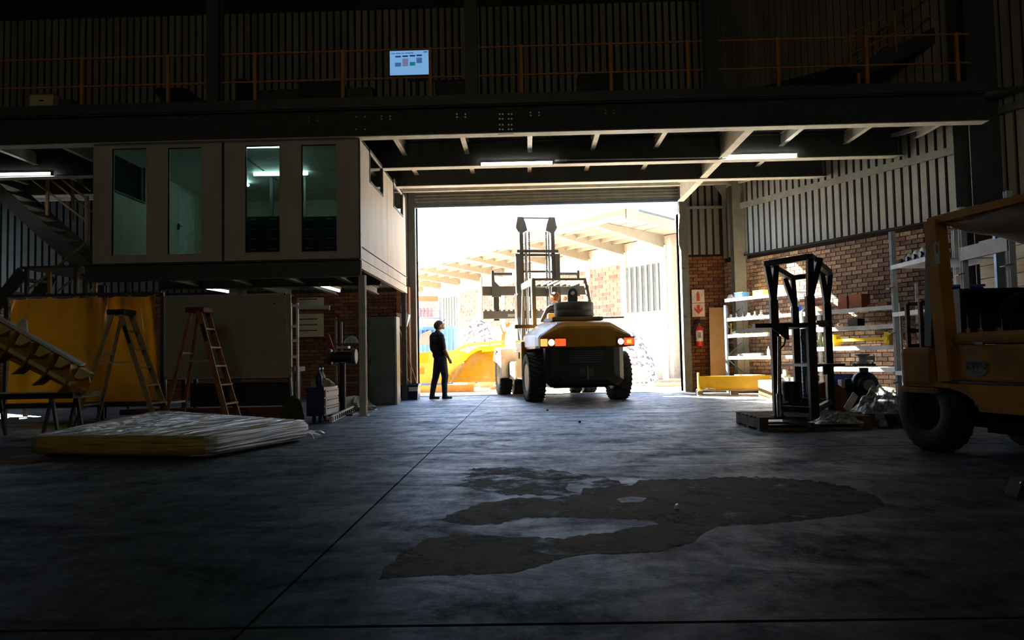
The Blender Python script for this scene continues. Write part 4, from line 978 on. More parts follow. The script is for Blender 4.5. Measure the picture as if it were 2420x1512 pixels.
def hand(c, d, palm_n, side, s=1.0, curl=.5, m=0):
    """palm at wrist c pointing along d; palm_n: palm normal; side: thumb side"""
    c, d, pn, sd = Vector(c), Vector(d).normalized(), Vector(palm_n).normalized(), Vector(side).normalized(); out = []
    out.append((c, .024*s, c+d*.05*s, .026*s, m)); out.append((c+d*.03*s+sd*.018*s, .018*s, c+d*.085*s+sd*.022*s, .014*s, m)); out.append((c+d*.03*s-sd*.018*s, .018*s, c+d*.08*s-sd*.026*s, .013*s, m))
    for i, (o, L_) in enumerate(((.030, .068), (.011, .078), (-.009, .072), (-.028, .056))):
        b0 = c+d*.085*s+sd*o*s; d1 = (d+pn*curl*.5).normalized(); b1 = b0+d1*L_*.45*s; d2 = (d+pn*curl*1.6).normalized(); b2 = b1+d2*L_*.35*s; d3 = (d+pn*curl*3).normalized(); b3 = b2+d3*L_*.25*s
        out += [(b0, .0095*s, b1, .009*s, m), (b1, .009*s, b2, .008*s, m), (b2, .008*s, b3, .007*s, m)]
    t0 = c+d*.02*s+sd*.024*s; t1 = t0+(d*.6+sd*.7+pn*.2).normalized()*.038*s; t2 = t1+(d*.9+sd*.2+pn*.4).normalized()*.03*s
    out += [(t0, .014*s, t1, .011*s, m), (t1, .010*s, t2, .008*s, m)]
    return out

def head_caps(c, fwd, up, s=1.0, m_skin=0, m_hair=2):
    """skull centre c, facing fwd"""
    c, f, u = Vector(c), Vector(fwd).normalized(), Vector(up).normalized(); r = f.cross(u).normalized(); o = []
    o.append((c-f*.022*s+u*.022*s, .083*s, c+f*.022*s+u*.018*s, .078*s, m_skin))
    o.append((c+f*.035*s-u*.045*s, .055*s, c+f*.048*s-u*.075*s, .036*s, m_skin))        # jaw and chin
    o.append((c+f*.070*s-u*.082*s, .018*s, c+f*.072*s-u*.086*s, .016*s, m_skin))
    o.append((c+f*.093*s+u*.012*s, .010*s, c+f*.113*s-u*.018*s, .013*s, m_skin))        # nose
    for k in (-1, 1):
        o.append((c+r*.078*s*k-f*.008*s+u*.012*s, .014*s, c+r*.082*s*k-f*.002*s-u*.028*s, .010*s, m_skin))   # ears
        o.append((c+f*.080*s+r*.032*s*k+u*.030*s, .014*s, c+f*.083*s+r*.020*s*k+u*.028*s, .013*s, m_skin))  # brows
        o.append((c+f*.075*s+r*.038*s*k-u*.018*s, .019*s, c+f*.070*s+r*.04*s*k-u*.024*s, .019*s, m_skin))   # cheeks
    o.append((c+f*.087*s-u*.050*s-r*.016*s, .009*s, c+f*.087*s-u*.050*s+r*.016*s, .009*s, m_skin))           # lips
    if m_hair is not None:
        o.append((c-f*.034*s+u*.034*s, .086*s, c+f*.004*s+u*.048*s, .082*s, m_hair)); o.append((c-f*.045*s-u*.02*s, .070*s, c-f*.045*s+u*.01*s, .078*s, m_hair))
    return o
def face_bits(t, c, fwd, up, s=1.0):
    c, f, u = Vector(c), Vector(fwd).normalized(), Vector(up).normalized(); r = f.cross(u).normalized()
    for k in (-1, 1):
        e = build(MB().sphere(c+f*.082*s+r*.031*s*k+u*.010*s, .0115*s, 10), 'eye', M['white'], t)
        build(MB().sphere(c+f*.0925*s+r*.031*s*k+u*.010*s, .005*s, 8), 'iris', M['black'], e)
    build(MB().tube(c+f*.0955*s-u*.051*s-r*.02*s, c+f*.0955*s-u*.051*s+r*.02*s, .002*s, 6), 'mouth_line', M['redbrown'], t)

# ---- standing man: cap, dark shirt, dark jeans, looking up at the forks
g = G(1040, 944); mp_ = Vector((P(1040, 944, 17.05).x, 17.05, 0))
man = thing('person', 'standing person in a cap, black jacket and dark jeans looking up at the forklift', 'person', mp_)
man.rotation_euler = (0, 0, .62)
O = mp_
def V(x, y, z): return O+Vector((x, y, z))
# facing +x (right) and a little away; left foot nearer the camera
hip = V(.02, 0, .93)
cp = []
aL, aR = V(.07, -.09, .09), V(-.17, .05, .09)     # ankles
kL, kR = V(.085, -.09, .50), V(-.06, .07, .50)
hL, hR = V(.015, -.09, .90), V(.03, .09, .90)
J, S, K, H, B = 3, 1, 0, 2, 4
for h, k, a in ((hL, kL, aL), (hR, kR, aR)):
    cp += [(h, .108, k, .078, J), (k, .074, k.lerp(a, .35)+Vector((-.012,0,0)), .070, J), (k.lerp(a, .35)+Vector((-.012,0,0)), .068, a, .058, J)]
    cp += [(a+Vector((-.02,0,-.04)), .044, a+Vector((.05,0,-.045)), .040, B), (a+Vector((.05,0,-.05)), .038, a+Vector((.16,0,-.058)), .030, B), (a+Vector((-.045,0,-.058)), .030, a+Vector((.03,0,-.06)), .030, B)]
cp += [(V(.01,-.06,.93), .105, V(.01,.06,.93), .105, J), (V(.0,-.06,.99), .128, V(.0,.06,.99), .128, S), (V(-.01,-.065,1.12), .130, V(-.01,.065,1.12), .130, S), (V(-.04,-.085,1.30), .130, V(-.04,.085,1.30), .130, S), (V(-.06,-.11,1.41), .086, V(-.06,.11,1.41), .086, S), (V(.055,-.04,1.08), .06, V(.045,.04,1.10), .06, S)]
cp += [(V(-.055,0,1.42), .060, V(-.015,0,1.53), .052, K), (V(-.055,0,1.44), .075, V(-.04,0,1.475), .068, S)]
for sgn, sh, el, wr_ in ((-1, V(-.06,-.185,1.39), V(-.02,-.235,1.13), V(.10,-.225,.92)), (1, V(-.06,.185,1.39), V(-.05,.235,1.12), V(.06,.23,.90))):
    cp += [(sh, .074, el, .052, S), (el, .046, wr_, .033, K), (sh, .072, sh.lerp(el, .85), .060, S)]
    cp += hand(wr_+(wr_-el).normalized()*.01, (wr_-el), (0, -sgn, 0), (1, 0, 0), 1.0, .55, K)
fw = Vector((.80, -.32, .50)).normalized(); rr = Vector((-.37, -.93, 0)).normalized(); up_ = rr.cross(fw).normalized(); up_ = up_ if up_.z > 0 else -up_
hc = V(.015, 0, 1.625)
cp += head_caps(hc, fw, up_, 1.02, K, H)
figure('body', cp, .0085, [M['skin'], M['cloth_black'], M['hair'], M['denim'], M['boot']], man)
face_bits(man, hc, fw, up_, 1.02)
cm_ = MB(); cc = hc-fw*.010+up_*.045
prof = [(.106, -.03), (.108, .0), (.100, .03), (.078, .055), (.045, .070), (.001, .076)]
cm_.lathe(prof, cc, up_, 24)
cap_o = build(cm_, 'cap', M['cap'], man)
r_ = fw.cross(up_).normalized(); bp_ = []
for i in range(9):
    t = (i/8-.5)*PI*.9; bp_.append(cc+fw*(.080+.125*math.cos(t))+r_*(.095*math.sin(t))-up_*.010+up_*.03*math.cos(t))
build(MB().prism(bp_, up_*.006), 'peak', M['cap'], cap_o)

# ================================================================ LARGE YELLOW FORKLIFT
FO = Vector((1.005, 15.62, 0)); FRZ = math.radians(10.0)
fk = thing('forklift', 'large yellow forklift with lit tail lamps driving out through the door', 'forklift', FO, FRZ)
def fb_(mb, name, m, par=None, **k): return build(mb, name, m, par or fk, local=True, **k)
Y_ = M['yellow']
def tyre(cx_, cy_, r, w, side, rimr=.27, name='wheel'):
    mb = MB(); c = (cx_, cy_, r)
    prof = [(rimr, -w*.42), (rimr+.04, -w*.47), (r-.10, -w*.5), (r-.035, -w*.47), (r-.022, -w*.40), (r-.022, w*.40), (r-.035, w*.47), (r-.10, w*.5), (rimr+.04, w*.47), (rimr, w*.42)]
    mb.lathe(prof, c, (1,0,0), 40, closed=True)
    nl = 30
    for i in range(nl):
        for s_ in (-1, 1):
            t = 2*PI*(i+(.5 if s_ > 0 else 0))/nl; T = Matrix.Translation(c) @ Matrix.Rotation(t, 4, 'X') @ Matrix.Translation((s_*w*.24, 0, r-.014)) @ Matrix.Rotation(s_*.5, 4, 'Z')
            mb.box(-w*.24, -.030, -.02, w*.24, .030, .014, T)
    o = fb_(mb, name, M['tyre'])
    rm = MB(); rm.lathe([(rimr+.012, -w*.44), (rimr-.01, -w*.44), (rimr-.03, -w*.3), (rimr-.03, w*.3), (rimr-.01, w*.44), (rimr+.012, w*.44)], c, (1,0,0), 32)
    rm.lathe([(rimr-.02, side*w*.12), (rimr*.72, side*w*.05), (rimr*.45, side*w*.05), (rimr*.42, side*w*.22), (.001, side*w*.22)], c, (1,0,0), 32)
    fb_(rm, 'rim', M['rim'], o)
    bm_ = MB()
    for i in range(8):
        t = 2*PI*i/8; bm_.lathe([(.014, 0), (.014, .03)], (cx_+side*w*.05, cy_+rimr*.6*math.cos(t), r+rimr*.6*math.sin(t)), (side,0,0), 6, False)
    bm_.lathe([(.06, 0), (.055, .05), (.001, .055)], (cx_+side*w*.22, cy_, r), (side,0,0), 16)
    fb_(bm_, 'hub_bolts', M['chrome'], o)
    return o
M['rim'] = mat('dark rim', (.025, .025, .024), .5, .3)
tyre(-.90, 0, .49, .34, -1); tyre(.84, 0, .49, .34, 1)
for x_, s_ in ((-1.05, -1), (-.68, -1), (.68, 1), (1.05, 1)): tyre(x_, 3.22, .53, .30, s_, .29)
fb_(MB().tube((-.75, 0, .49), (.75, 0, .49), .09, 12).box(-.35, -.14, .38, .35, .14, .62), 'rear_axle', M['black'])
fb_(MB().tube((-1.0, 3.22, .53), (1.0, 3.22, .53), .12, 12).lathe([(.15,-.15),(.24,0),(.15,.15)], (0,3.22,.53), (1,0,0), 20), 'front_axle', M['black'])
# counterweight: rounded loft from rear to front
def sec(y, hw, zb, zs, zt, tw, n=5):
    r = [(-hw*.97, y, zb), (-hw, y, zb+.05), (-hw, y, zs-.04)]
    q = [(-hw+.02, zs), (-hw+.05, zs+.03), (-tw-.08, zt-.045), (-tw, zt-.01), (-tw+.10, zt)]
    r += [(x, y, z) for x, z in q] + [(-x, y, z) for x, z in reversed(q)]
    r += [(hw, y, zs-.04), (hw, y, zb+.05), (hw*.97, y, zb)]
    return r
cwu = [sec(-.80, .88, 1.08, 1.25, 1.42, .48), sec(-.785, .91, 1.06, 1.27, 1.46, .50), sec(-.70, .93, 1.05, 1.29, 1.54, .50), sec(-.45, .95, 1.05, 1.31, 1.58, .52), sec(.2, .97, 1.05, 1.34, 1.62, .54), sec(.75, .97, 1.05, 1.34, 1.62, .56)]
fb_(MB().loft(cwu, False), 'counterweight', Y_)
lowm = mat('dark lower casting', (.035, .034, .028), .4, coat=.2)
def sec2(y, hw, zb, zt, ch=.12): return [(-hw+ch, y, zb), (-hw, y, zb+ch), (-hw, y, zt), (hw, y, zt), (hw, y, zb+ch), (hw-ch, y, zb)]
lo = [sec2(-.74, .55, .42, 1.05), sec2(-.70, .68, .34, 1.06), sec2(-.62, .78, .30, 1.06), sec2(-.52, .80, .30, 1.06), sec2(-.50, .62, .30, 1.07), sec2(.6, .62, .40, 1.07)]
lw_ = fb_(MB().loft(lo), 'lower_counterweight', lowm)
fb_(MB().box(-.36, -.755, .74, .36, -.73, 1.02), 'grille_recess', M['black'], lw_)
for k in range(6): fb_(MB().box(-.34, -.77, .76+.042*k, .34, -.75, .785+.042*k), 'grille_bar', M['steel_dark'], lw_)
fb_(MB().box(-.14, -.76, .50, .14, -.70, .66).tube((0, -.78, .44), (0, -.78, .70), .022), 'tow_pin', M['steel_dark'], lw_)
fb_(MB().tube((-.42, -.70, .9), (-.34, -.735, .76), .010).tube((.40,-.70,.7),(.40,-.70,.52), .01), 'hose', M['steel_grey'], lw_)
fb_(MB().box(-.55, -.3, .26, .55, 2.9, .42), 'chassis', M['black'])
# tail lamps
lr = mat('red lamp lens', (.55, .04, .01), .25, emit=(1, .14, .03), es=1.0, bump=0); la_ = mat('amber lamp lens', (.8, .3, .02), .25, emit=(1, .42, .08), es=1.6, bump=0); lwh = mat('white reversing lamp', (.9,.9,.8), .2, emit=(1, .80, .42), es=7.0, bump=0)
for s_ in (-1, 1):
    x0_, x1_ = (.40, .93) if s_ < 0 else (.60, .95)
    hsn = fb_(MB().cbox(s_*x0_, -.84, 1.065, s_*x1_, -.74, 1.25, .015), 'lamp_housing', mat('dark red housing', (.16, .02, .01), .4))
    if s_ < 0:
        fb_(MB().cbox(-.915, -.855, 1.085, -.78, -.83, 1.225, .008), 'amber_lens', la_, hsn)
        fb_(MB().lathe([(.062,0),(.058,.02),(.001,.03)], (-.70, -.835, 1.155), (0,-1,0), 20), 'reversing_lens', lwh, hsn)
        fb_(MB().cbox(-.63, -.855, 1.085, -.42, -.83, 1.225, .008), 'red_lens', lr, hsn)
    else:
        fb_(MB().lathe([(.058,0),(.054,.02),(.001,.03)], (.67, -.835, 1.155), (0,-1,0), 20), 'reversing_lens', lwh, hsn)
        fb_(MB().cbox(.735, -.855, 1.085, .935, -.83, 1.225, .008), 'red_lens', lr, hsn)
        fb_(MB().cbox(.78, -.862, 1.115, .88, -.852, 1.19, .004), 'amber_lens', la_, hsn)
fb_(MB().box(-.55, -.66, 1.515, -.18, -.60, 1.535), 'hand_hold', M['chrome'])
# drum weight with lifting lug on top
fb_(MB().cbox(-.55, -.25, 1.60, .50, .60, 1.68, .02), 'weight_base', mat('dull ochre base', (.20,.15,.06), .5))
dr_ = fb_(MB().lathe([(.385, 0), (.40, .02), (.405, .14), (.398, .15), (.405, .16), (.405, .29), (.39, .31), (.0, .31)], (.0, .20, 1.68), (0,0,1), 40), 'round_weight', mat('dark grey casting', (.075, .07, .065), .6, .2))
lug = []
for i in range(13):
    a = PI*i/12; lug.append((-.02+.10*math.cos(a), .17, 2.19+.10*math.sin(a)))
lug = [(.08, .17, 1.98)] + lug + [(-.12, .17, 1.98)]
lo_ = MB(); hole = [(-.02+.04*math.cos(2*PI*i/16), .17, 2.19+.04*math.sin(2*PI*i/16)) for i in range(16)]
# lug plate with a real hole: outer loop bridged to inner loop
no = 32; out_ = []
for i in range(no):
    a = 2*PI*i/no; ca, sa = math.cos(a), math.sin(a)
    if sa >= 0: out_.append((-.02+.10*ca, 2.19+.10*sa))
    else:
        t = min(.10/max(abs(ca), 1e-6), .21/max(abs(sa), 1e-6)); out_.append((-.02+ca*t, 2.19+sa*t))
inn = [(-.02+.038*math.cos(2*PI*i/no), 2.19+.038*math.sin(2*PI*i/no)) for i in range(no)]
vs = [(x, y, z) for y in (.17, .23) for (x, z) in out_+inn]; fs = []
for i in range(no):
    j = (i+1) % no; A_, B_ = 0, 2*no
    fs += [(A_+i, A_+j, A_+no+j, A_+no+i), (B_+i, B_+no+i, B_+no+j, B_+j), (A_+i, B_+i, B_+j, A_+j), (A_+no+i, A_+no+j, B_+no+j, B_+no+i)]
fb_(MB().add(vs, fs), 'lifting_lug', MATS['dark grey casting'], dr_, fixn=True)
# bonnet, platform wings
fb_(MB().loft([sec(.75, .80, 1.0, 1.30, 1.60, .45), sec(1.35, .72, 1.0, 1.28, 1.50, .42)], True), 'bonnet', Y_)
fb_(MB().prism([(.52, .35, 1.66), (1.12, .35, 1.67), (1.20, .9, 1.72), (.60, .95, 1.72)], (0, 0, .035)), 'platform_wing', MATS['dull ochre base'])
fb_(MB().box(-1.05, 1.28, 1.52, -.10, 1.36, 1.60).box(-1.05, 1.28, 1.52, -.98, 3.1, 1.60), 'cab_sill', mat('dull dark sill', (.06,.05,.035), .5))
# side body: fender, panel, step
for x_ in (-1.02, .72): fb_(MB().cbox(x_, .72, .42, x_+.30, 1.45, 1.22, .03), 'side_panel', Y_)
for x_ in (-1.04, .74): fb_(MB().cbox(x_, 1.5, .40, x_+.30, 2.40, .78, .02).box(x_+.02, 1.5, .775, x_+.28, 2.5, .80), 'step_box', M['steel_grey'])
fb_(MB().box(-1.035, 1.0, .86, -1.02, 1.06, 1.0), 'panel_handle', M['black'])
for s_ in (-1, 1):
    fen = MB(); pts = []
    for i in range(13):
        a = PI*(.02+.80*i/12); pts.append((s_*1.22, 3.22-.66*math.cos(a)*1.0, .53+.62*math.sin(a)))
    pi_ = [(s_*1.22, p[1], p[2]-.05) for p in reversed(pts)]
    fen.prism(pts+pi_, (-s_*.70, 0, 0)).cbox(min(s_*1.22, s_*.6), 2.45, .42, max(s_*1.22, s_*.6), 2.60, 1.10, .02)
    fb_(fen, 'front_fender', mat('pale grey fender', (.55, .53, .48), .4))
fb_(MB().cbox(-1.03, 2.58, .70, -.98, 2.95, 1.12, .01), 'dark_side_plate', M['steel_dark'])
fb_(MB().cbox(-1.0, 1.65, 1.14, -.74, 2.0, 1.26, .02), 'tank_cap_cover', M['orange'])
fb_(MB().box(-.72, 1.36, .6, .72, 2.9, 1.05), 'cab_floor', M['black'])
fb_(MB().tube((-.9, 1.6, 1.0), (-.9, 2.3, 1.02), .03).tube((-.84, 1.5, .95), (-.88, 2.4, 1.12), .025).tube((-.95, 1.7, .8), (-.95, 1.7, 1.16), .02), 'hose', M['chrome'])
# overhead guard
gm = M['steel_dark']; gw = mat('pale guard post', (.62,.60,.55), .4)
zt_ = 2.60
fb_(MB().bar((-.60, 1.38, 1.55), (-.60, 1.42, zt_), .07, .08, up=(0,1,0)), 'guard_post', gm)
fb_(MB().bar((-.645, 1.40, 1.55), (-.645, 1.44, zt_), .02, .10, up=(0,1,0)), 'guard_post', gw)
fb_(MB().bar((.66, 1.10, 1.62), (.56, 1.42, zt_), .06, .08, up=(0,1,0)), 'guard_post', gm)
fb_(MB().bar((-.62, 3.0, 1.1), (-.60, 2.75, zt_), .06, .07, up=(0,1,0)), 'guard_post', gm)
fb_(MB().bar((.62, 3.0, 1.1), (.58, 2.75, zt_), .06, .07, up=(0,1,0)), 'guard_post', gm)
fb_(MB().bar((-.62, 1.40, zt_), (.58, 1.40, zt_), .06, .05).bar((-.62, 2.78, zt_), (.58, 2.78, zt_), .06, .05).bar((.56, 1.4, zt_), (.56, 2.78, zt_), .05, .06), 'guard_roof_frame', gm)
fb_(MB().bar((-.62, 1.38, zt_-.03), (-.62, 2.78, zt_-.03), .05, .13), 'guard_side_rail', gw)
for k in range(7): x_ = -.48+.155*k; fb_(MB().bar((x_, 1.42, zt_), (x_, 2.76, zt_), .022, .04), 'guard_bar', gm)
fb_(MB().tube((.62, 1.45, zt_-.25), (.62, 1.45, zt_-.12), .04, 12), 'beacon', M['orange'])
# seat, wheel
fb_(MB().cbox(-.28, 1.55, 1.25, .22, 2.05, 1.38, .03).cbox(-.28, 1.50, 1.36, .22, 1.60, 1.85, .03), 'seat', mat('ochre seat cover', (.35,.20,.04), .6))
fb_(MB().box(-.35, 1.5, 1.05, .3, 2.1, 1.26), 'seat_box', M['black'])
sw_ = MB(); cs = Vector((-.02, 2.42, 1.72)); ax_ = Vector((0, -.5, .85)).normalized(); a1, b1 = sw_.frame(ax_)
for i in range(20):
    t0, t1 = 2*PI*i/20, 2*PI*(i+1)/20; sw_.tube(cs+a1*(.18*math.cos(t0))+b1*(.18*math.sin(t0)), cs+a1*(.18*math.cos(t1))+b1*(.18*math.sin(t1)), .012, 6)
sw_.tube(cs, cs-ax_*.5, .03).tube(cs-a1*.18, cs+a1*.18, .01)
fb_(sw_, 'steering_wheel', M['black'])
fb_(MB().box(-.55, 2.6, 1.0, .55, 2.8, 1.5), 'dashboard', M['black'])
# mirrors
fb_(MB().lathe([(.05, 0), (.05, .01)], (.40, 2.7, 2.28), (0,-1,0), 14).tube((.40,2.72,2.28),(.56,2.75,2.45), .01), 'mirror', M['chrome'])
# mast
mm_ = M['mastm'] = mat('dark mast steel', (.06, .058, .055), .4, .3)
ym = 3.98
lean = .03
def ml(x, y, z): return Vector((x, y+lean*(z-1), z))
cho = MB()
for s_ in (-1, 1): cho.bar(ml(s_*.52, ym, .35), ml(s_*.52, ym, 3.52), .10, .18, up=(0,1,0))
ms = fb_(cho, 'outer_mast', mm_)
chi = MB()
for s_ in (-1, 1):
    chi.bar(ml(s_*.41, ym+.02, .6), ml(s_*.41, ym+.02, 4.25), .095, .14, up=(0,1,0))
    chi.prism([ml(s_*.49, ym, 4.50), ml(s_*.34, ym, 4.50), ml(s_*.28, ym, 4.34), ml(s_*.24, ym, 4.15), ml(s_*.44, ym, 4.05), ml(s_*.54, ym, 4.22)], (0,.08,0))
fb_(chi, 'inner_mast', mm_)
fb_(MB().tube(ml(-.36, ym, 4.47), ml(.36, ym, 4.47), .018), 'top_tie_bar', mm_)
cyl = MB(); 
for s_ in (-1, 1): cyl.tube(ml(s_*.30, ym-.05, .5), ml(s_*.30, ym-.05, 2.9), .055, 14).tube(ml(s_*.30, ym-.05, 2.9), ml(s_*.30, ym-.05, 4.1), .036, 12)
fb_(cyl, 'lift_cylinder', M['chrome'])
ch = MB()
for s_ in (-1, 1):
    for k in range(44): ch.box(s_*.22-.02, ym-.075+lean*(2.3-1), 1.9+.05*k, s_*.22+.02, ym-.055+lean*(2.3-1), 1.94+.05*k)
    ch.box(s_*.22-.008, ym-.07+lean*1.3, 1.9, s_*.22+.008, ym-.06+lean*1.3, 4.1)
tag(fb_(ch, 'lift_chain', mm_), kind='stuff')
fb_(MB().bar(ml(-.54, ym-.02, 3.60), ml(.54, ym-.02, 3.60), .14, .07).bar(ml(-.58, ym-.02, 3.50), ml(.58, ym-.02, 3.50), .12, .06), 'mast_crosshead', mm_)
fb_(MB().bar(ml(-.5, ym, 3.08), ml(.5, ym, 3.08), .06, .05).bar(ml(-.5, ym, 1.3), ml(.5, ym, 1.3), .08, .12).bar(ml(-.5, ym, 2.55), ml(.5, ym, 2.55), .06, .22), 'mast_cross_member', mm_)
for s_ in (-1, 1): fb_(MB().bar((s_*.66, 2.6, 1.15), (s_*.56, ym-.1, 1.9), .07, .07), 'tilt_cylinder', M['chrome'])
fb_(MB().bar(ml(-.60, ym-.1, 1.2), ml(-.60, ym-.1, 2.5), .05, .03, up=(0,1,0)).path([ml(-.68, ym-.1, 2.2), ml(-.62, ym-.12, 2.45), ml(-.56, ym-.1, 2.5)], .02), 'hose_guide', gw)
# carriage with fork positioner
yc_ = ym+.35
car = fb_(MB().cbox(-1.40, yc_, 2.50, 1.40, yc_+.10, 2.74, .01).cbox(-1.38, yc_, 1.90, 1.38, yc_+.10, 2.10, .01), 'fork_carriage', mat('brown black carriage', (.055, .045, .04), .5))
for s_ in (-1, 1): fb_(MB().tube((s_*1.14, yc_, 3.05), (s_*.62, yc_, 3.05), .045, 14), 'positioner_bar', mm_, car)
for s_ in (-1, 1):
    fb_(MB().box(s_*1.43, yc_-.05, 1.88, s_*1.40, yc_+.15, 2.98), 'end_plate', gw, car)
    fb_(MB().prism([(s_*1.16, yc_-.04, 3.14), (s_*1.10, yc_-.04, 3.14), (s_*1.08, yc_-.04, 2.86), (s_*.92, yc_-.04, 2.70), (s_*.92, yc_-.04, 2.46), (s_*1.16, yc_-.04, 2.46)], (0,.06,0)), 'fork_hanger', mm_, car)
for k in range(23): x_ = -1.32+.12*k; fb_(MB().box(x_-.03, yc_, 2.10, x_+.03, yc_+.08, 2.135), 'tooth', MATS['brown black carriage'], car)
fb_(MB().box(-.75, yc_-.006, 1.95, -.5, yc_, 2.02), 'plate_decal', M['steel_grey'], car)
for s_ in (-1, 1): fb_(MB().box(s_*1.10, yc_+.1, 1.86, s_*.96, yc_+.18, 2.74).box(s_*1.10, yc_+.1, 1.86, s_*.96, yc_+1.5, 1.92), 'fork', M['black'])
# ---- driver (own top-level thing, seated)
c10, s10 = math.cos(FRZ), math.sin(FRZ)
def L2W(x, y, z): return FO+Vector((x*c10-y*s10, x*s10+y*c10, z))
dv = thing('person', 'driver in a dark jacket seated in the forklift, seen from behind looking left', 'person', L2W(-.03, 1.80, 1.38))
cp = []
d3 = lambda x, y, z: L2W(x, y, z)
cp += [(d3(-.13,1.78,1.50), .10, d3(.07,1.78,1.50), .10, 3), (d3(-.12,1.74,1.66), .115, d3(.06,1.74,1.66), .115, 1), (d3(-.13,1.75,1.85), .115, d3(.07,1.75,1.85), .115, 1), (d3(-.16,1.77,1.99), .075, d3(.10,1.77,1.99), .075, 1)]
for s_ in (-1, 1):
    hp_, kn, an = d3(-.03+s_*.11,1.82,1.48), d3(-.03+s_*.16,2.22,1.48), d3(-.03+s_*.15,2.30,1.12)
    cp += [(hp_, .085, kn, .062, 3), (kn, .060, an, .045, 3), (an, .04, d3(-.03+s_*.15,2.45,1.10), .032, 4)]
for sh, el, wr_ in ((d3(-.22,1.77,1.96), d3(-.33,1.92,1.72), d3(-.22,2.20,1.78)), (d3(.16,1.77,1.96), d3(.22,1.95,1.72), d3(.12,2.24,1.80))):
    cp += [(sh, .062, el, .045, 1), (el, .043, wr_, .031, 1)]; cp += hand(wr_, wr_-el, (0,0,-1), (1,0,0) if sh.x < FO.x-.3 else (-1,0,0), 1.0, .8, 0)
fwd = Vector((-.75, .62, .10)).normalized(); upv = Vector((.05,0,1)); upv = (upv-fwd*upv.dot(fwd)).normalized()
hc = d3(-.05, 1.80, 2.235)
cp += [(d3(-.03,1.77,2.0), .058, d3(-.04,1.79,2.14), .052, 0)] + head_caps(hc, fwd, upv, 1.0, 0, 2)
figure('body', cp, .010, [M['skin'], M['cloth_black'], M['hair'], M['denim'], M['boot']], dv)
face_bits(dv, hc, fwd, upv)
# ================================================================ RIGHT SIDE: signs, extinguisher, shelving
ysg = YB-.02
a, b = P(1634, 685, ysg), P(1666, 748, ysg)
t = thing('wall_sign', 'white sign with a red extinguisher symbol above a red down arrow on brick', 'sign', ((a.x+b.x)/2, ysg, b.z))
sgn = mat('cream sign plate', (.72, .60, .50), .5, bump=0)
zm = P(1650, 716, ysg).z
for z0, z1 in ((b.z, zm-.006), (zm+.006, a.z)): build(MB().box(a.x, ysg-.012, z0, b.x, ysg+.03, z1), 'plate', sgn, t)
xc = (a.x+b.x)/2; w = b.x-a.x; y_ = ysg-.016; h = (zm-b.z)
rd = mat('sign red', (.55, .06, .02), .5, bump=0)
build(MB().prism([(xc-.035,y_,b.z+h*.86),(xc+.035,y_,b.z+h*.86),(xc+.035,y_,b.z+h*.52),(xc+w*.33,y_,b.z+h*.72),(xc+w*.33,y_,b.z+h*.50),(xc,y_,b.z+h*.18),(xc-w*.33,y_,b.z+h*.50),(xc-w*.33,y_,b.z+h*.72),(xc-.035,y_,b.z+h*.52)], (0,.004,0)), 'arrow_symbol', rd, t)
build(MB().prism([(xc-w*.12,y_,zm+h*.15),(xc+w*.12,y_,zm+h*.15),(xc+w*.12,y_,zm+h*.66),(xc+w*.06,y_,zm+h*.76),(xc+w*.03,y_,zm+h*.86),(xc-w*.03,y_,zm+h*.86),(xc-w*.06,y_,zm+h*.76),(xc-w*.12,y_,zm+h*.66)], (0,.004,0)), 'extinguisher_symbol', rd, t)
arc = MB(); pts = [Vector((xc+w*.05+math.cos(a_)*w*.24, y_, zm+h*.55+math.sin(a_)*h*.27)) for a_ in [PI*.75-PI*.9*i/8 for i in range(9)]]
arc.path(pts, .003, 5); build(arc, 'hose_symbol', rd, t)
# extinguisher
ex, ez0, ez1 = P(1653, 800, ysg-.1).x, P(1653, 818, ysg-.1).z, P(1653, 765, ysg-.1).z
t = thing('fire_extinguisher', 'red fire extinguisher with a white label hung on the brick below the sign', 'extinguisher', (ex, ysg-.1, ez0))
hh = ez1-ez0; y_ = ysg-.10; r_ = .085
build(MB().lathe([(.07,0),(r_,.015),(r_,hh*.78),(.06,hh*.88),(.025,hh*.92)], (ex, y_, ez0), (0,0,1), 28), 'cylinder', M['red'], t)
build(MB().lathe([(r_+.002,hh*.22),(r_+.002,hh*.70)], (ex, y_, ez0), (0,0,1), 28), 'paper_label', mat('label paper', (.72,.70,.66), .6, bump=0), t)
build(MB().box(ex-.045, y_-r_-.003, ez0+hh*.36, ex+.02, y_-r_+.002, ez0+hh*.62), 'label_print', M['steel_grey'], t)
build(MB().tube((ex,y_,ez0+hh*.9),(ex,y_,ez0+hh*1.0), .02).bar((ex-.02,y_,ez0+hh*1.0),(ex+.06,y_,ez0+hh*1.06), .02,.012).bar((ex-.02,y_,ez0+hh*.96),(ex+.07,y_,ez0+hh*.98), .02,.012), 'valve', M['chrome'], t)
hs = [Vector((ex-.02, y_-.02, ez0+hh*.95))]+[Vector((ex-.05-.085*math.sin(PI*i/8), y_-.02, ez0+hh*(.95-.72*i/8))) for i in range(1, 9)]
build(MB().path(hs, .010, 8).tube(hs[-1], hs[-1]+Vector((0,0,-.08)), .013, r2=.018), 'hose', M['black'], t)
build(MB().box(ex-.05, y_+.07, ez0+hh*.5, ex+.05, ysg+.03, ez0+hh*.56), 'hook_bracket', M['steel_dark'], t)
# small white box at the top of the pier
a, b = P(1729, 603, ysg), P(1735, 616, ysg); single(MB().cbox(a.x-.01, ysg-.06, b.z, b.x+.02, ysg+.03, a.z, .008), 'sensor_box', M['plastic_white'], 'small white sensor box at the top of the brick beside the corner column', 'sensor')
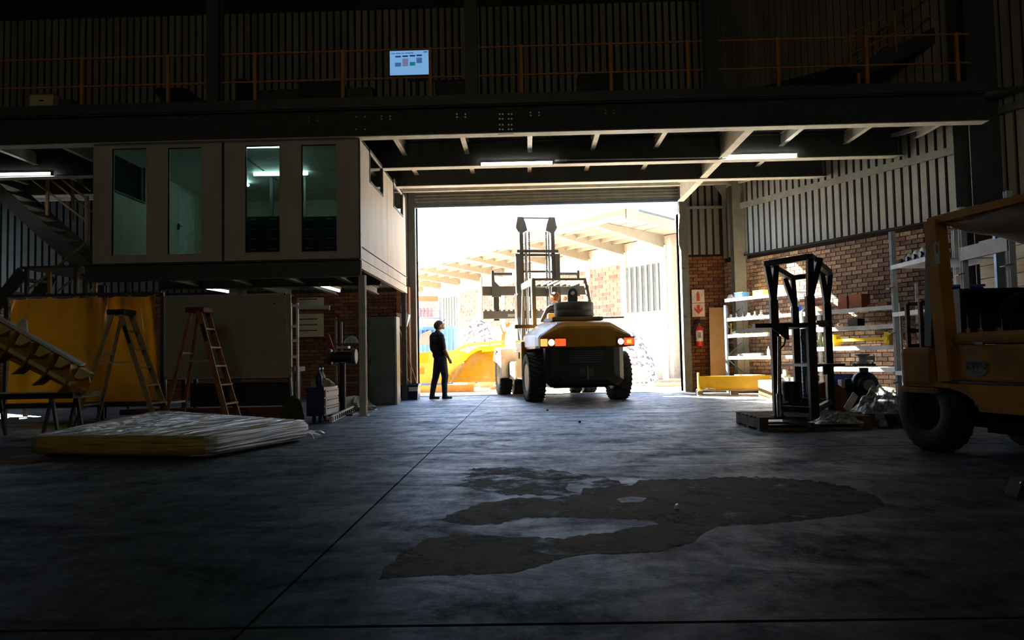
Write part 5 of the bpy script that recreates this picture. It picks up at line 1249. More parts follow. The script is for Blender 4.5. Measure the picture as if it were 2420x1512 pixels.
# leaning board
a0, a1 = P(1679, 888, 18.0), P(1712, 890, 18.0); b0, b1 = P(1676, 727, 18.3), P(1730, 727, 18.3)
single(MB().prism([(a0.x, 18.02, .0), (a1.x+.04, 18.02, .0), (b1.x-.06, 18.33, b0.z), (b0.x, 18.33, b0.z)], (0,-.02,0)), 'leaning_board', M['ply'], 'tall brown board leaning on the brick between the extinguisher and the shelving', 'board')

SH_OFF = .62          # shelf fronts stand this far off the wall
def wrp(x, y, off=SH_OFF):
    s, z = WR(x, y, off); return RW(s, off, z)
def srack(name, label, xa, xb, ys, dep, post, post_m, shelf_m, top=None, bot=0.0, thick=.07, braces=True, mid=()):
    s0, _ = WR(xa, 800, SH_OFF); s1, _ = WR(xb, 800, SH_OFF); c = RW((s0+s1)/2, SH_OFF, 0)
    t = thing(name, label, 'shelf', (c.x, c.y, 0)); zt = top
    for s in (s0, s1)+tuple(mid):
        for off in (SH_OFF, SH_OFF-dep):
            build(MB().bar(RW(s, off, bot), RW(s, off, zt), .06, .05, up=WN), 'upright', M[post_m], t)
        if braces:
            n = 5
            for i in range(n):
                z0, z1 = zt*i/n, zt*(i+1)/n; build(MB().bar(RW(s, SH_OFF-(dep if i % 2 else 0), z0+.03), RW(s, SH_OFF-(0 if i % 2 else dep), z1-.03), .02, .02), 'brace', M[post_m], t)
    zs = []
    for x, y in ys:
        _, z = WR(x, y, SH_OFF); zs.append(z)
        build(MB().add([RW(s0, SH_OFF-dep, z-.02), RW(s1, SH_OFF-dep, z-.02), RW(s1, SH_OFF-.03, z-.02), RW(s0, SH_OFF-.03, z-.02), RW(s0, SH_OFF-dep, z), RW(s1, SH_OFF-dep, z), RW(s1, SH_OFF-.03, z), RW(s0, SH_OFF-.03, z)], [(0,3,2,1),(4,5,6,7),(0,1,5,4),(1,2,6,5),(2,3,7,6),(3,0,4,7)]), 'shelf_board', M[shelf_m], t)
        build(MB().bar(RW(s0, SH_OFF, z-thick/2), RW(s1, SH_OFF, z-thick/2), .03, thick), 'shelf_beam', M[shelf_m], t)
    return t, s0, s1, zs
r1, r1a, r1b, r1z = srack('bolted_shelving', 'pale bolted shelving in the far corner with blue grey posts and small parts', 1717, 1884, [(1720, 706), (1720, 752), (1720, 791), (1720, 842), (1720, 890)], .5, .05, 'bluerack', 'greyrack', top=1.98)
r2, r2a, r2b, r2z = srack('long_shelving', 'long galvanised shelving along the right brick wall with the yellow flanged bar', 1896, 2128, [(2117, 720), (2117, 765), (2117, 815), (2117, 868), (2117, 925)], .5, .05, 'greyrack', 'greyrack', top=1.70, thick=.075)
def on(s_frac, k, rack=1, back=.25):
    a, b, zs = (r1a, r1b, r1z) if rack == 1 else (r2a, r2b, r2z); return RW(a+(b-a)*s_frac, SH_OFF-back, zs[k]+.001)
def at_px(x, k, rack=1, back=.2):
    zs = r1z if rack == 1 else r2z; s, _ = WR(x, 800, SH_OFF-back); return RW(s, SH_OFF-back, zs[k]+.001)
TW = Matrix((WD, WN, Vector((0,0,1)))).transposed().to_4x4()
def TT(p): return Matrix.Translation(p) @ TW
def crate(p, l, d, h, m, name, label, cat, group=None, ribs=True):
    t = thing(name, label, cat, p, 0, group); T = TT(p); e = .008
    mb = MB().box(-l/2, -d/2, 0, l/2, d/2, e, T).box(-l/2, -d/2, 0, -l/2+e, d/2, h, T).box(l/2-e, -d/2, 0, l/2, d/2, h, T).box(-l/2, -d/2, 0, l/2, -d/2+e, h, T).box(-l/2, d/2-e, 0, l/2, d/2, h, T)
    build(mb, 'tub', m, t); rb = MB()
    for i in range(5): x_ = -l/2+l*(i+.5)/5; rb.box(x_-.006, d/2, .01, x_+.006, d/2+.006, h-.02, T)
    rb.box(-l/2-.006, -d/2-.006, h-.018, l/2+.006, d/2+.008, h, T); build(rb, 'rim_and_ribs', m, t); return t
def cyl_part(p, r, h, m, name, label, cat, group=None, ax=(0,0,1), prof=None):
    t = thing(name, label, cat, p, 0, group); mb = MB(); axv = Vector(ax) if not isinstance(ax, str) else (WD if ax == 'd' else WN)
    base = Vector(p) + (Vector((0,0,r)) if axv.z == 0 else Vector((0,0,0)))
    mb.lathe(prof or [(r*.9, 0), (r, .008), (r, h-.008), (r*.9, h)], base, axv, 18); build(mb, 'body', m, t); return t
def flange(p, r, h, m, name, label, cat='flange', group=None):
    t = thing(name, label, cat, p, 0, group)
    build(MB().lathe([(r, 0), (r, h*.25), (r*.5, h*.3), (r*.45, h), (r*.25, h), (r*.25, h*.2)], p, (0,0,1), 20), 'body', m, t)
    b = MB()
    for i in range(6): a = 2*PI*i/6; b.lathe([(r*.09, 0), (r*.09, h*.15)], Vector(p)+Vector((r*.78*math.cos(a), r*.78*math.sin(a), h*.25)), (0,0,1), 6, False)
    build(b, 'bolts', m, t); return t
def carton(p, l, d, h, m, name, label, cat='box', group=None):
    t = thing(name, label, cat, p, 0, group); T = TT(p)
    build(MB().box(-l/2, -d/2, 0, l/2, d/2, h, T), 'body', m, t); build(MB().box(-l/2-.003, -d/2-.003, h-.004, -.004, d/2+.003, h+.003, T).box(.004, -d/2-.003, h-.004, l/2+.003, d/2+.003, h+.003, T), 'flap', m, t); return t
# --- rack 1 contents
crate(at_px(1757, 0), .26, .2, .13, M['blue'], 'blue_crate', 'blue ribbed plastic crate on the top shelf of the corner shelving', 'crate')
heap('plastic_bag', at_px(1733, 0), .10, .12, M['plastic_white'], 'crumpled white plastic bag left of the blue crate on the top shelf', 'bag', 21, rough=.8)
carton(at_px(1803, 0), .30, .2, .12, M['yellow_bright'], 'yellow_box', 'yellow box on the top shelf of the corner shelving')
carton(at_px(1845, 0), .34, .25, .17, M['white'], 'white_box', 'pale box on the top shelf right of the yellow box')
nm = ('pale', 'bright', 'dull')
k = 0
L1 = ['leftmost small bright casting on the second shelf of the corner shelving', 'second bright casting from the left on the second corner shelf', 'third bright casting from the left on the second corner shelf', 'fourth bright casting from the left on the second corner shelf', 'fifth casting from the left on the second corner shelf, cream', 'sixth casting from the left on the second corner shelf, grey', 'rightmost casting on the second corner shelf, behind the black tower']
for i, x in enumerate((1729, 1742, 1757, 1772, 1787, 1802, 1842)):
    flange(at_px(x, 1, back=.12+.05*(i % 3)), .055+.012*(i % 2), .09+.05*((i*7) % 3)/2, M['chrome'] if i % 3 else M['white'], 'pipe_flange', L1[i], 'flange', 'bright castings on the second corner shelf')
cyl_part(at_px(1877, 1), .09, .16, M['blue'], 'blue_drum', 'bright blue drum lying on the second shelf behind the black steel tower', 'drum', ax='d')
heap('cloth_bundle', at_px(1745, 2, back=.2), .15, .10, M['white'], 'white wrapped bundle on the middle corner shelf', 'bundle', 31, sx=1.1, rough=.4)
single(MB().tube(at_px(1729, 2, back=.45), at_px(1729, 2, back=.45)+Vector((0,0,.28)), .02), 'standing_pipe', M['yellow_bright'], 'short yellow pipe standing at the left of the middle corner shelf', 'pipe')
L2 = ['leftmost yellow fitting on the middle corner shelf', 'second yellow fitting from the left on the middle corner shelf', 'third yellow fitting from the left on the middle corner shelf', 'fourth yellow fitting from the left on the middle corner shelf', 'last yellow fitting on the middle corner shelf beside the black tower']
for i, x in enumerate((1768, 1780, 1792, 1802, 1811)):
    flange(at_px(x, 2, back=.15+.06*(i % 2)), .05+.01*(i % 2), .12+.03*(i % 3), M['yellow_bright'], 'yellow_fitting', L2[i], 'fitting', 'yellow fittings on the middle corner shelf')
carton(at_px(1870, 2), .26, .2, .10, mat('olive paint', (.22,.22,.05), .5), 'olive_box', 'olive green box on the middle corner shelf right of the black tower leg')
single(MB().bar(at_px(1726, 3, back=.15)+Vector((0,0,.03)), at_px(1800, 3, back=.2)+Vector((0,0,.035)), .10, .05), 'steel_plate', M['steel_dark'], 'dark flat steel plate on the fourth corner shelf', 'plate')
heap('shiny_wrap', at_px(1748, 3, back=.05), .07, .05, M['chrome'], 'small shiny scrap of film on the front of the fourth corner shelf', 'film', 41)
cyl_part(at_px(1815, 3), .03, .2, M['white'], 'bottle', 'white bottle on the fourth corner shelf beside the black tower leg', 'bottle', prof=[(.03,0),(.03,.12),(.012,.16),(.012,.2)])
single(MB().box(-.28,-.18,0,.28,.18,.05, TT(at_px(1768, 4, back=.18))), 'bottom_board', M['wood'], 'pale board lying on the bottom corner shelf', 'board')
flange(at_px(1853, 4), .11, .16, mat('cream casting', (.6,.48,.28), .5), 'pump_end', 'round cream pump end on the bottom corner shelf behind the tower')
t = thing('square_gauge', 'square cream plate with a round black hole on the bottom corner shelf', 'plate', at_px(1882, 4)); T = TT(at_px(1882, 4, back=.08))
build(MB().box(-.09, -.02, 0, .09, .02, .24, T), 'plate', MATS['cream casting'], t); build(MB().lathe([(.05, 0), (.05, .012)], at_px(1882, 4, back=.06)+Vector((0,0,.12)), WN, 20), 'black_disc', M['black'], t)
# --- rack 2 contents
carton(at_px(2004, 0, 2), .20, .22, .24, M['redbrown'], 'orange_brown_box', 'orange brown box on the top long shelf, left of the pair')
carton(at_px(2035, 0, 2), .28, .24, .26, M['redbrown'], 'orange_brown_box', 'wider orange brown box on the top long shelf, right of the pair')
carton(at_px(1948, 0, 2), .20, .22, .10, M['redbrown'], 'orange_brown_box', 'low orange brown box on the top long shelf behind the tower leg')
heap('rope_coil', at_px(2063, 0, 2, .12), .08, .05, M['redbrown'], 'small red brown coil on the top long shelf right of the boxes', 'coil', 43)
carton(at_px(2095, 0, 2), .20, .15, .08, M['redbrown'], 'flat_box', 'low red brown box at the right end of the top long shelf')
carton(at_px(2025, 1, 2), .22, .2, .14, M['black'], 'black_box', 'black box on the second long shelf')
single(MB().sphere(at_px(1984, 1, 2, .06)+Vector((0,0,.05)), .035, 12), 'glass_ball', M['white'], 'small white ball-shaped lamp on the second long shelf', 'lamp')
carton(at_px(1942, 1, 2), .16, .2, .07, M['steel_grey'], 'grey_case', 'grey case on the second long shelf behind the tower leg')
# yellow flanged bar
p0, p1 = at_px(1976, 2, 2, .12)+Vector((0,0,.12)), at_px(2104, 2, 2, .12)+Vector((0,0,.12))
t = thing('flanged_bar', 'long bright yellow bar with square end flanges on the middle long shelf', 'bar', (p0+p1)/2-Vector((0,0,.12)))
build(MB().bar(p0, p1, .05, .05), 'bar', M['yellow_bright'], t)
build(MB().box(-.02,-.10,-.12,.02,.10,.11, TT(p0)), 'end_flange', M['yellow_bright'], t); build(MB().box(-.05,-.10,-.12,.05,.10,.12, TT(p1)), 'end_flange', M['yellow_bright'], t)
build(MB().tube(p1+WN*.10, p1+WN*.14, .05, 14), 'bearing_cap', M['yellow_bright'], t)
for i in range(4): single(MB().tube(at_px(1936+9*i, 2, 2, .3), at_px(1936+9*i, 2, 2, .3)+Vector((0,0,.22)), .012), 'green_rod', mat('dark green paint', (.04,.12,.03), .5), ['leftmost', 'second', 'third', 'rightmost'][i]+' of the four thin green rods standing on the middle long shelf', 'rod', 'green rods on the middle long shelf')
flange(at_px(1945, 3, 2), .09, .10, M['steel_grey'], 'grey_flange', 'grey flange on the fourth long shelf behind the tower', 'flange')
carton(at_px(1975, 4, 2), .3, .3, .16, M['card'], 'brown_carton', 'brown carton low on the long shelving behind the black motor')
heap('paper_sacks', at_px(2085, 4, 2), .18, .07, M['white'], 'flat white sacks on the bottom long shelf', 'sack', 47, sx=1.3)

# --- yellow beam on a low pallet by the wall
g0, g1 = G(1650, 936), G(1828, 934)
t = thing('low_pallet', 'low timber pallet under the yellow beam by the corner shelving', 'pallet', (g0+g1)/2)
dd = (g1-g0); dn = dd.normalized(); nn = Vector((-dn.y, dn.x, 0)); Lp = dd.length
for i in range(4):
    build(MB().bar(g0+nn*(.03+.18*i)+Vector((0,0,.115)), g1+nn*(.03+.18*i)+Vector((0,0,.115)), .10, .02), 'plank', M['wood'], t)
for f in (.03, .5, .97): build(MB().bar(g0+dd*f+Vector((0,0,.05)), g0+dd*f+nn*.6+Vector((0,0,.05)), .12, .10), 'bearer', M['wood_dark'], t)
build(MB().bar(g0+Vector((0,0,.012)), g1+Vector((0,0,.012)), .10, .022), 'plank', M['wood'], t)
y0, y1 = P(1652, 905, g0.y+.2), P(1830, 905, g1.y+.2)
q0 = g0+nn*.25+Vector((.03,0,.127)); q1 = g1+nn*.25+Vector((0,0,.127))
t = thing('yellow_beam', 'yellow channel beam with an end plate lying on the low pallet', 'beam', (q0+q1)/2)
build(MB().ibeam(q0+Vector((0,0,.14)), q1+Vector((0,0,.14)), .22, .28, .02, .02), 'channel', M['yellow_bright'], t)
build(MB().box(-.015, -.22, 0, .015, .22, .36, Matrix.Translation(q0) @ Matrix.Rotation(math.atan2(dn.y, dn.x), 4, 'Z')), 'end_plate', M['yellow_bright'], t)
heap('plastic_sheet', q0+dd*.12-nn*.12+Vector((0,0,.0)), .12, .05, M['plastic_white'], 'crumpled white film on the left end of the low pallet', 'film', 51, rough=.9)
carton(Vector((4.75, 15.2, 0)), .35, .3, .34, M['card'], 'open_carton', 'pale carton on the floor between the yellow beam and the black tower')

# ================================================================ STEEL TOWER ON A PALLET
pa, pb, = G(1797, 1019), G(2072, 1016)
zP = .15
Cx = G(1880, 1000, zP)
t = thing('wide_pallet', 'dirty timber pallet carrying the black steel tower', 'pallet', (pa.x+.6, pa.y+.5, 0))
for i in range(6): build(MB().cbox(pa.x, pa.y+.02+.17*i, .125, pb.x, pa.y+.14+.17*i, zP, .006), 'plank', M['wood_dark'], t)
for f in (0, .5, 1): build(MB().cbox(pa.x+(pb.x-pa.x-.1)*f, pa.y+.02, .02, pa.x+(pb.x-pa.x-.1)*f+.1, pa.y+.99, .125, .006), 'bearer', M['wood_dark'], t)
build(MB().box(pa.x, pa.y+.02, 0, pb.x, pa.y+.12, .02).box(pa.x, pa.y+.45, 0, pb.x, pa.y+.55, .02).box(pa.x, pa.y+.88, 0, pb.x, pa.y+.98, .02), 'base_plank', M['wood_dark'], t)
# tower frame: feet positions
f_near = G(1925, 992, zP); f_left = G(1838, 985, zP); f_right = G(1964, 968, zP)
f_rear = f_left + (f_right-f_near)
t = thing('steel_tower', 'black open steel tower frame with flared tops standing on the pallet', 'frame', ((f_near.x+f_left.x)/2, f_near.y, zP))
ztp = P(1900, 604, f_near.y).z
ctr = (f_near+f_left+f_right+f_rear)/4; ctr.z = 0
feet = [f_left, f_near, f_right, f_rear]; tops = []
for f in feet:
    d = Vector((f.x-ctr.x, f.y-ctr.y, 0)); tops.append(Vector((f.x, f.y, 0))+d*.18)
zk = P(1900, 700, f_near.y).z
for f, tp in zip(feet, tops):
    u_ = (tp-Vector((f.x, f.y, 0))).normalized(); zl = zP+.02
    build(MB().bar((f.x, f.y, zl), (f.x, f.y, zk), .085, .07, up=(0,1,0)), 'leg', M['black'], t)
    # split flared head: outer and inner plates with a slot
    for o, w_ in ((0.0, .06), (-.10, .06)):
        build(MB().bar((f.x+(0.0 if o == 0 else 0), f.y, zk-.02), (tp.x+ (o*(1 if f.x > ctr.x else -1)), tp.y, ztp-.05), w_, .06, up=(0,1,0)), 'flared_arm', M['black'], t)
    build(MB().box(f.x-.06, f.y-.06, zP+.002, f.x+.06, f.y+.06, zP+.02), 'foot_plate', M['black'], t)
for i in range(4):
    p, q = tops[i], tops[(i+1) % 4]; build(MB().bar((p.x, p.y, ztp-.035), (q.x, q.y, ztp-.035), .06, .065), 'top_rail', M['black'], t)
    p, q = feet[i], feet[(i+1) % 4]; build(MB().bar((p.x, p.y, zP+.10), (q.x, q.y, zP+.10), .05, .06), 'bottom_rail', M['black'], t)
zmid = P(1900, 768, f_near.y).z
lft = P(1777, 768, f_near.y+.1).x
build(MB().box(lft, f_near.y-.02, zmid-.02, f_near.x+.05, f_near.y+.10, zmid+.025).box(f_left.x-.04, f_near.y+.10, zmid-.02, f_near.x+.05, f_rear.y+.05, zmid+.02), 'middle_plate', M['black'], t)
build(MB().prism([(f_left.x, f_near.y, zmid-.02), (f_left.x-.18, f_near.y, zmid-.02), (f_left.x-.02, f_near.y, zmid-.15), (f_left.x, f_near.y, zmid-.15)], (0,.03,0)), 'bracket', M['black'], t)
zr = P(1980, 862, f_near.y).z; rgt = P(1996, 862, f_near.y).x
build(MB().box(f_near.x, f_near.y-.02, zr-.015, rgt, f_right.y+.02, zr+.012), 'side_plate', M['black'], t)
xb_ = P(1950, 862, f_near.y).x; build(MB().prism([(xb_-.02, f_near.y, zr-.015), (xb_+.10, f_near.y, zr-.015), (xb_+.04, f_near.y, zr-.10), (xb_-.02, f_near.y, zr-.10)], (0,.03,0)), 'bracket', M['black'], t)
build(MB().cbox(P(1930,765,f_near.y).x, f_near.y, zmid+.0, P(1958,765,f_near.y).x, f_near.y+.12, zmid+.045, .006).tube(P(1958,768,f_near.y+.06), P(1935,768,f_near.y+.06), .02), 'cylinder_valve', M['chrome'], t)
# actuator rod and hoses inside
pr0, pr1 = P(1842, 795, f_near.y+.25), P(1842, 930, f_near.y+.25)
build(MB().tube(pr0, pr1, .02).tube(pr1, pr1-Vector((0,0,.25)), .035), 'piston_rod', M['chrome'], t)
hz = [P(1846, 785, f_near.y+.1), P(1856, 800, f_near.y+.1), P(1853, 815, f_near.y+.1), P(1843, 825, f_near.y+.1)]; build(MB().path(hz, .009), 'hose', M['black'], t)
hz = [P(1898, 785, f_near.y+.2), P(1893, 795, f_near.y+.2), P(1896, 808, f_near.y+.2), P(1903, 822, f_near.y+.2)]; build(MB().path(hz, .009), 'hose', M['black'], t)
# black motor on the pallet inside the tower
mc = G(1876, 972, zP); t = thing('drum_motor', 'matt black drum motor standing inside the black tower', 'motor', (mc.x, mc.y, zP))
build(MB().lathe([(.16,.0),(.15,.05),(.125,.07),(.125,.34),(.11,.36),(.001,.36)], (mc.x, mc.y+.05, zP+.001), (0,0,1), 28), 'casing', M['black'], t)
build(MB().lathe([(.128,.10),(.128,.11)], (mc.x, mc.y+.05, zP), (0,0,1), 28).lathe([(.128,.27),(.128,.28)], (mc.x, mc.y+.05, zP), (0,0,1), 28), 'band', M['steel_dark'], t)
# tall blue hoist behind
YH = 10.5; bx = P(1908, 800, YH); bt, bb = P(1908, 776, YH).z, 0.0
t = thing('blue_hoist', 'tall narrow bright blue hoist column behind the black tower', 'hoist', (bx.x, YH, 0))
x0, x1 = P(1895, 850, YH).x, P(1925, 850, YH).x
build(MB().cbox(x0, YH, .25, x0+.10, YH+.15, bt, .01).cbox(x1-.03, YH, .25, x1, YH+.15, bt-.05, .01), 'column', M['bluemach'], t)
for i in range(16): z = .3+(bt-.4)*i/15; build(MB().box(x0, YH-.015, z, x0+.10, YH+.005, z+.025), 'ladder_rib', mat('pale blue rib', (.05,.28,.55), .4), t)
build(MB().box(x0-.1, YH-.1, 0, x1+.1, YH+.35, .25), 'base', M['bluemach'], t); build(MB().tube((x0+.05,YH-.03,.3),(x0+.05,YH-.03,.55),.02), 'cylinder', M['chrome'], t)
# pump
pc_ = G(2046, 985); yv = pc_.y; cxp = pc_.x
zc_p = P(2037, 908, yv).z; R_ = .165
t = thing('volute_pump', 'dark blue volute pump with a top flange standing on a low plinth', 'pump', (cxp, yv, 0))
vol = MB(); prof = [(.05,-.10),(R_*.75,-.10),(R_,-.05),(R_*1.03,0),(R_,.05),(R_*.75,.10),(.05,.10)]
vol.lathe(prof, (cxp, yv, zc_p), (0,-1,0), 36)
zfl = P(2037, 862, yv).z
vol.lathe([(.10, 0), (.06, .05), (.058, .12)], (cxp, yv, zc_p+R_*.6), (0,0,1), 20)
build(vol, 'casing', M['bluedark'], t)
build(MB().lathe([(.15,0),(.15,.025)], (cxp, yv, zfl-.012), (0,0,1), 28), 'top_flange', M['steel_dark'], t)
b = MB()
for i in range(8): a = 2*PI*i/8; b.lathe([(.012,0),(.012,.05)], (cxp+.12*math.cos(a), yv+.12*math.sin(a), zfl-.02), (0,0,1), 6, False)
build(b, 'flange_bolts', M['chrome'], t)
build(MB().lathe([(.075,0),(.075,.012)], (cxp+.02, yv-.10, zc_p-.01), (0,-1,0), 28), 'suction_cover', M['board'], t)
build(MB().lathe([(.125,0),(.12,.02),(.001,.022)], (cxp+.02, yv-.09, zc_p-.01), (0,-1,0), 28), 'suction_flange', M['bluedark'], t)
text('\u2013\u25CF\u2013', .05, M['steel_dark'], t, (cxp+.02, yv-.113, zc_p-.01), (PI/2, 0, 0)) if False else None
build(MB().prism([(cxp-.13,yv-.1,0),(cxp+.15,yv-.1,0),(cxp+.11,yv-.1,zc_p-.12),(cxp-.09,yv-.1,zc_p-.12)], (0,.25,0)), 'foot_stand', M['black'], t)
t2 = thing('check_valve', 'white valve body bolted on the pump flange', 'valve', (cxp, yv, zfl+.014))
build(MB().lathe([(.09,0),(.09,.02),(.05,.03),(.05,.10),(.09,.11),(.09,.13)], (cxp-.01, yv, zfl+.014), (0,0,1), 24).tube((cxp, yv, zfl+.08), (cxp+.12, yv, zfl+.09), .03).lathe([(.05,0),(.05,.015)], (cxp+.12,yv,zfl+.09), (1,0,0), 16), 'body', M['plastic_white'], t2)
# motor with coupling left of pump
t = thing('electric_motor', 'blue finned electric motor coupled behind the dark pump', 'motor', (cxp-.3, yv+.35, 0))
mx0 = P(1995, 905, yv+.45); mz = P(1995, 905, yv+.45).z
mb = MB().lathe([(.10,0),(.115,.02),(.115,.30),(.10,.33)], (mx0.x+.02, yv+.15, mz), (-.55,.83,0), 28); build(mb, 'casing', M['blue'], t)
fn = MB()
for i in range(14):
    a = 2*PI*i/14; axm = Vector((-.55,.83,0)).normalized(); aa, bb_ = fn.frame(axm); o = Vector((mx0.x+.02, yv+.15, mz))+aa*(.122*math.cos(a))+bb_*(.122*math.sin(a)); fn.bar(o+axm*.04, o+axm*.29, .006, .02)
build(fn, 'cooling_fins', M['blue'], t)
build(MB().lathe([(.07,0),(.08,.02),(.08,.14),(.07,.16)], (mx0.x-.14, yv+.10, mz), (1,0,0), 24), 'coupling', M['black'], t)
build(MB().cbox(mx0.x-.20, yv+.05, mz-.05, mx0.x-.15, yv+.17, mz+.06, .006), 'junction_box', M['plastic_white'], t)
build(MB().box(mx0.x-.2, yv+.0, 0.0, mx0.x+.12, yv+.45, mz-.12), 'plinth', M['black'], t)
# brown coil reel / carton behind
t = thing('brown_reel', 'curved brown wooden reel half hidden behind the right tower leg', 'reel', (P(1945,935,10.3).x, 10.3, 0))
c_ = P(1952, 935, 10.3); build(MB().lathe([(.23,0),(.23,.03),(.12,.035),(.12,.2),(.23,.205),(.23,.235)], (c_.x, 10.2, .235), (0.3,.95,0), 32), 'drum', M['redbrown'], t)
None and heap('bright_wrap', (c_.x+.05, 9.85, 0), .12, .42, M['plastic_white'], 'tall crumpled white plastic behind the right tower leg', 'plastic', 61, rough=.8)
# white plank leaning
a, b = P(1998, 965, 9.0), P(2022, 934, 9.05)
a = Vector((G(2000, 968, zP).x, G(2000,968,zP).y, zP)); b = P(2022, 932, a.y+.25)
single(MB().bar(a, b, .085, .015, up=(0,-1,.2)), 'leaning_offcut', M['plastic_white'], 'short white plank leaning against the foot of the pump', 'plank')
# crumpled film on the pallet
def film_sheet(c, w, d, h, seed, name, label, tongue=None):
    n = 26; rnd = random.Random(seed); ph = [rnd.uniform(0, 6.3) for _ in range(10)]; vs = []; fs = []
    for j in range(n+1):
        for i in range(n+1):
            u_, v_ = i/n-.5, j/n-.5; r2 = max(0, 1-(abs(u_)*2)**3)*max(0, 1-(abs(v_)*2)**3)
            z = h*r2*(.55+.25*math.sin(9*u_+ph[0]+3*v_)+.2*math.sin(17*v_+ph[1]+6*u_)+.12*math.sin(31*u_+ph[2])*math.cos(27*v_+ph[3]))
            vs.append((c[0]+w*u_*(1+.12*math.sin(11*v_+ph[4])), c[1]+d*v_*(1+.12*math.sin(9*u_+ph[5])), c[2]+max(.002, z)))
    for j in range(n):
        for i in range(n): k = j*(n+1)+i; fs.append((k, k+1, k+n+2, k+n+1))
    mb = MB().add(vs, fs, False)
    if tongue:
        for k in range(5):
            p = [Vector(q)+Vector((.025*math.sin(k*2.3), .02*k, 0)) for q in tongue]
            for i in range(len(p)-1): mb.add([p[i], p[i+1], p[i+1]+Vector((.05,.01,0)), p[i]+Vector((.06,.01,.01))], [(0,1,2,3)])
    return single(mb, name, M['film2'], label, 'plastic film')
M['film2'] = film.copy(); M['film2'].name = 'loose film'
for nd in M['film2'].node_tree.nodes:
    if nd.type == 'MAPPING' and nd.label == 'stretch': nd.inputs['Scale'].default_value = (6, 6, 6)
    if nd.type == 'MAP_RANGE': nd.inputs[1].default_value = .30; nd.inputs[2].default_value = .55; nd.inputs[3].default_value = .15; nd.inputs[4].default_value = .95
    if nd.type == 'BSDF_GLOSSY': nd.inputs['Roughness'].default_value = .3
cf = G(1990, 1000, zP+.01); film_sheet((cf.x+.0, cf.y+.12, zP+.003), .45, .3, .12, 3, 'crumpled_film', 'crumpled clear film on the pallet at the foot of the white plank')
# right low pallet with film
pr = G(2072, 1010); t = thing('small_pallet', 'dark timber pallet under shiny film beside the old forklift wheel', 'pallet', (pr.x+.4, pr.y+.3, 0))
px0, px1, py0 = pr.x, P(2165, 1000, pr.y).x+.1, pr.y
for i in range(5): build(MB().box(px0, py0+.18*i, .125, px1, py0+.12+.18*i, .148), 'plank', M['wood_dark'], t)
for f in (0, .5, 1): build(MB().box(px0+(px1-px0-.09)*f, py0, .0, px0+(px1-px0-.09)*f+.09, py0+.85, .125), 'bearer', M['wood_dark'], t)
film_sheet((px0+.22, py0+.35, .149), .62, .6, .30, 8, 'film_bundle', 'shiny bundle of clear film heaped on the dark pallet beside the old forklift', tongue=[(px0+.02, py0-.03, .25), (px0-.0, py0-.06, .12), (px0+.03, py0-.1, .015)])
single(MB().cbox(px0+.1, py0+.45, .15, px0+.5, py0+.8, .32, .02), 'wrapped_part', M['bluedark'], 'dark wrapped part under the shiny film bundle', 'part') if False else None

# ================================================================ TALL RACK NEAR THE OLD FORKLIFT
XK = 5.3
M['brightwhite'] = mat('bright white enamel', (.95,.95,.95), .4); M['rackwhite'] = mat('pale galvanised', (.80,.83,.86), .4)
pp = [XP(2119, 800, XK).y, XP(2212, 800, XK).y, XP(2287, 800, XK).y, XP(2400, 800, XK).y]
ztk = XP(2119, 543, XK).z
t = thing('tall_rack', 'tall galvanised storage rack with stepped beams between the shelving and old forklift', 'rack', (XK, (pp[0]+pp[3])/2, 0))
for y in pp:
    for dx in (0, .9): build(MB().ibeam((XK+dx, y, 0), (XK+dx, y, ztk), .07, .06, .006, .02, up=(0,1,0)).box(XK+dx-.06, y-.06, 0, XK+dx+.06, y+.06, .01), 'upright', M['rackwhite'], t)
def rbeam(i, j, z, h=.06, m='rackwhite', deep=True):
    [build(MB().bar((XK+dx, pp[i], z), (XK+dx, pp[j], z), .04, h), 'beam', M[m], t) for dx in (-.02, .92)]
    if deep: build(MB().box(XK, min(pp[i], pp[j])+.03, z-.02, XK+.9, max(pp[i], pp[j])-.03, z), 'rack_shelf', M[m], t)
z1 = XP(2125, 624, XK).z-.03; z2 = XP(2135, 736, XK).z-.03; z3 = XP(2150, 882, XK).z; 
for z in (z1, z2, z3): rbeam(0, 1, z)
for z in (z1-.05, 1.25, .5): rbeam(2, 3, z, .16, 'steel_grey', False)
for y in pp[:]:
    for z in (1.75, 1.1, .4): build(MB().prism([(XK-.10, y-.05, z), (XK-.02, y-.05, z+.02), (XK-.02, y+.05, z+.02), (XK-.10, y+.05, z)], (0,0,.012)), 'beam_clip', M['steel_grey'], t)
# spools on the top shelf
sp_l = ['farthest', 'second farthest', 'third farthest', 'fourth farthest', 'nearest']
for i in range(5):
    y = pp[0]-.08-(pp[0]-pp[1]-.16)*(i+.2)/4.9; r = .075+.008*i
    s_ = thing('rotor_spool', sp_l[i]+' of the five bright-rimmed rotor spools on the top of the tall rack', 'spool', (XK+.1, y, z1), 0, 'rotor spools on the tall rack')
    zc3 = z1+r+.002
    build(MB().lathe([(r*.5,-.03),(r,-.02),(r,.02),(r*.5,.03)], (XK+.10, y, zc3), (1,0,0), 28), 'rim_disc', M['brightwhite'], s_)
    build(MB().tube((XK+.04, y, zc3), (XK+.3, y, zc3), r*.42, 16), 'hub', M['black'], s_)
    build(MB().box(XK+.066, y-r*.95, zc3-r*.13, XK+.078, y+r*.95, zc3+r*.13), 'spoke', M['black'], s_)
p = XP(2168, 735, XK+.2); single(MB().tube((XK+.2, p.y, z2), (XK+.2, p.y, XP(2168, 668, XK+.2).z), .02), 'standing_tube', M['white'], 'pale tube standing on the middle shelf of the tall rack', 'tube')
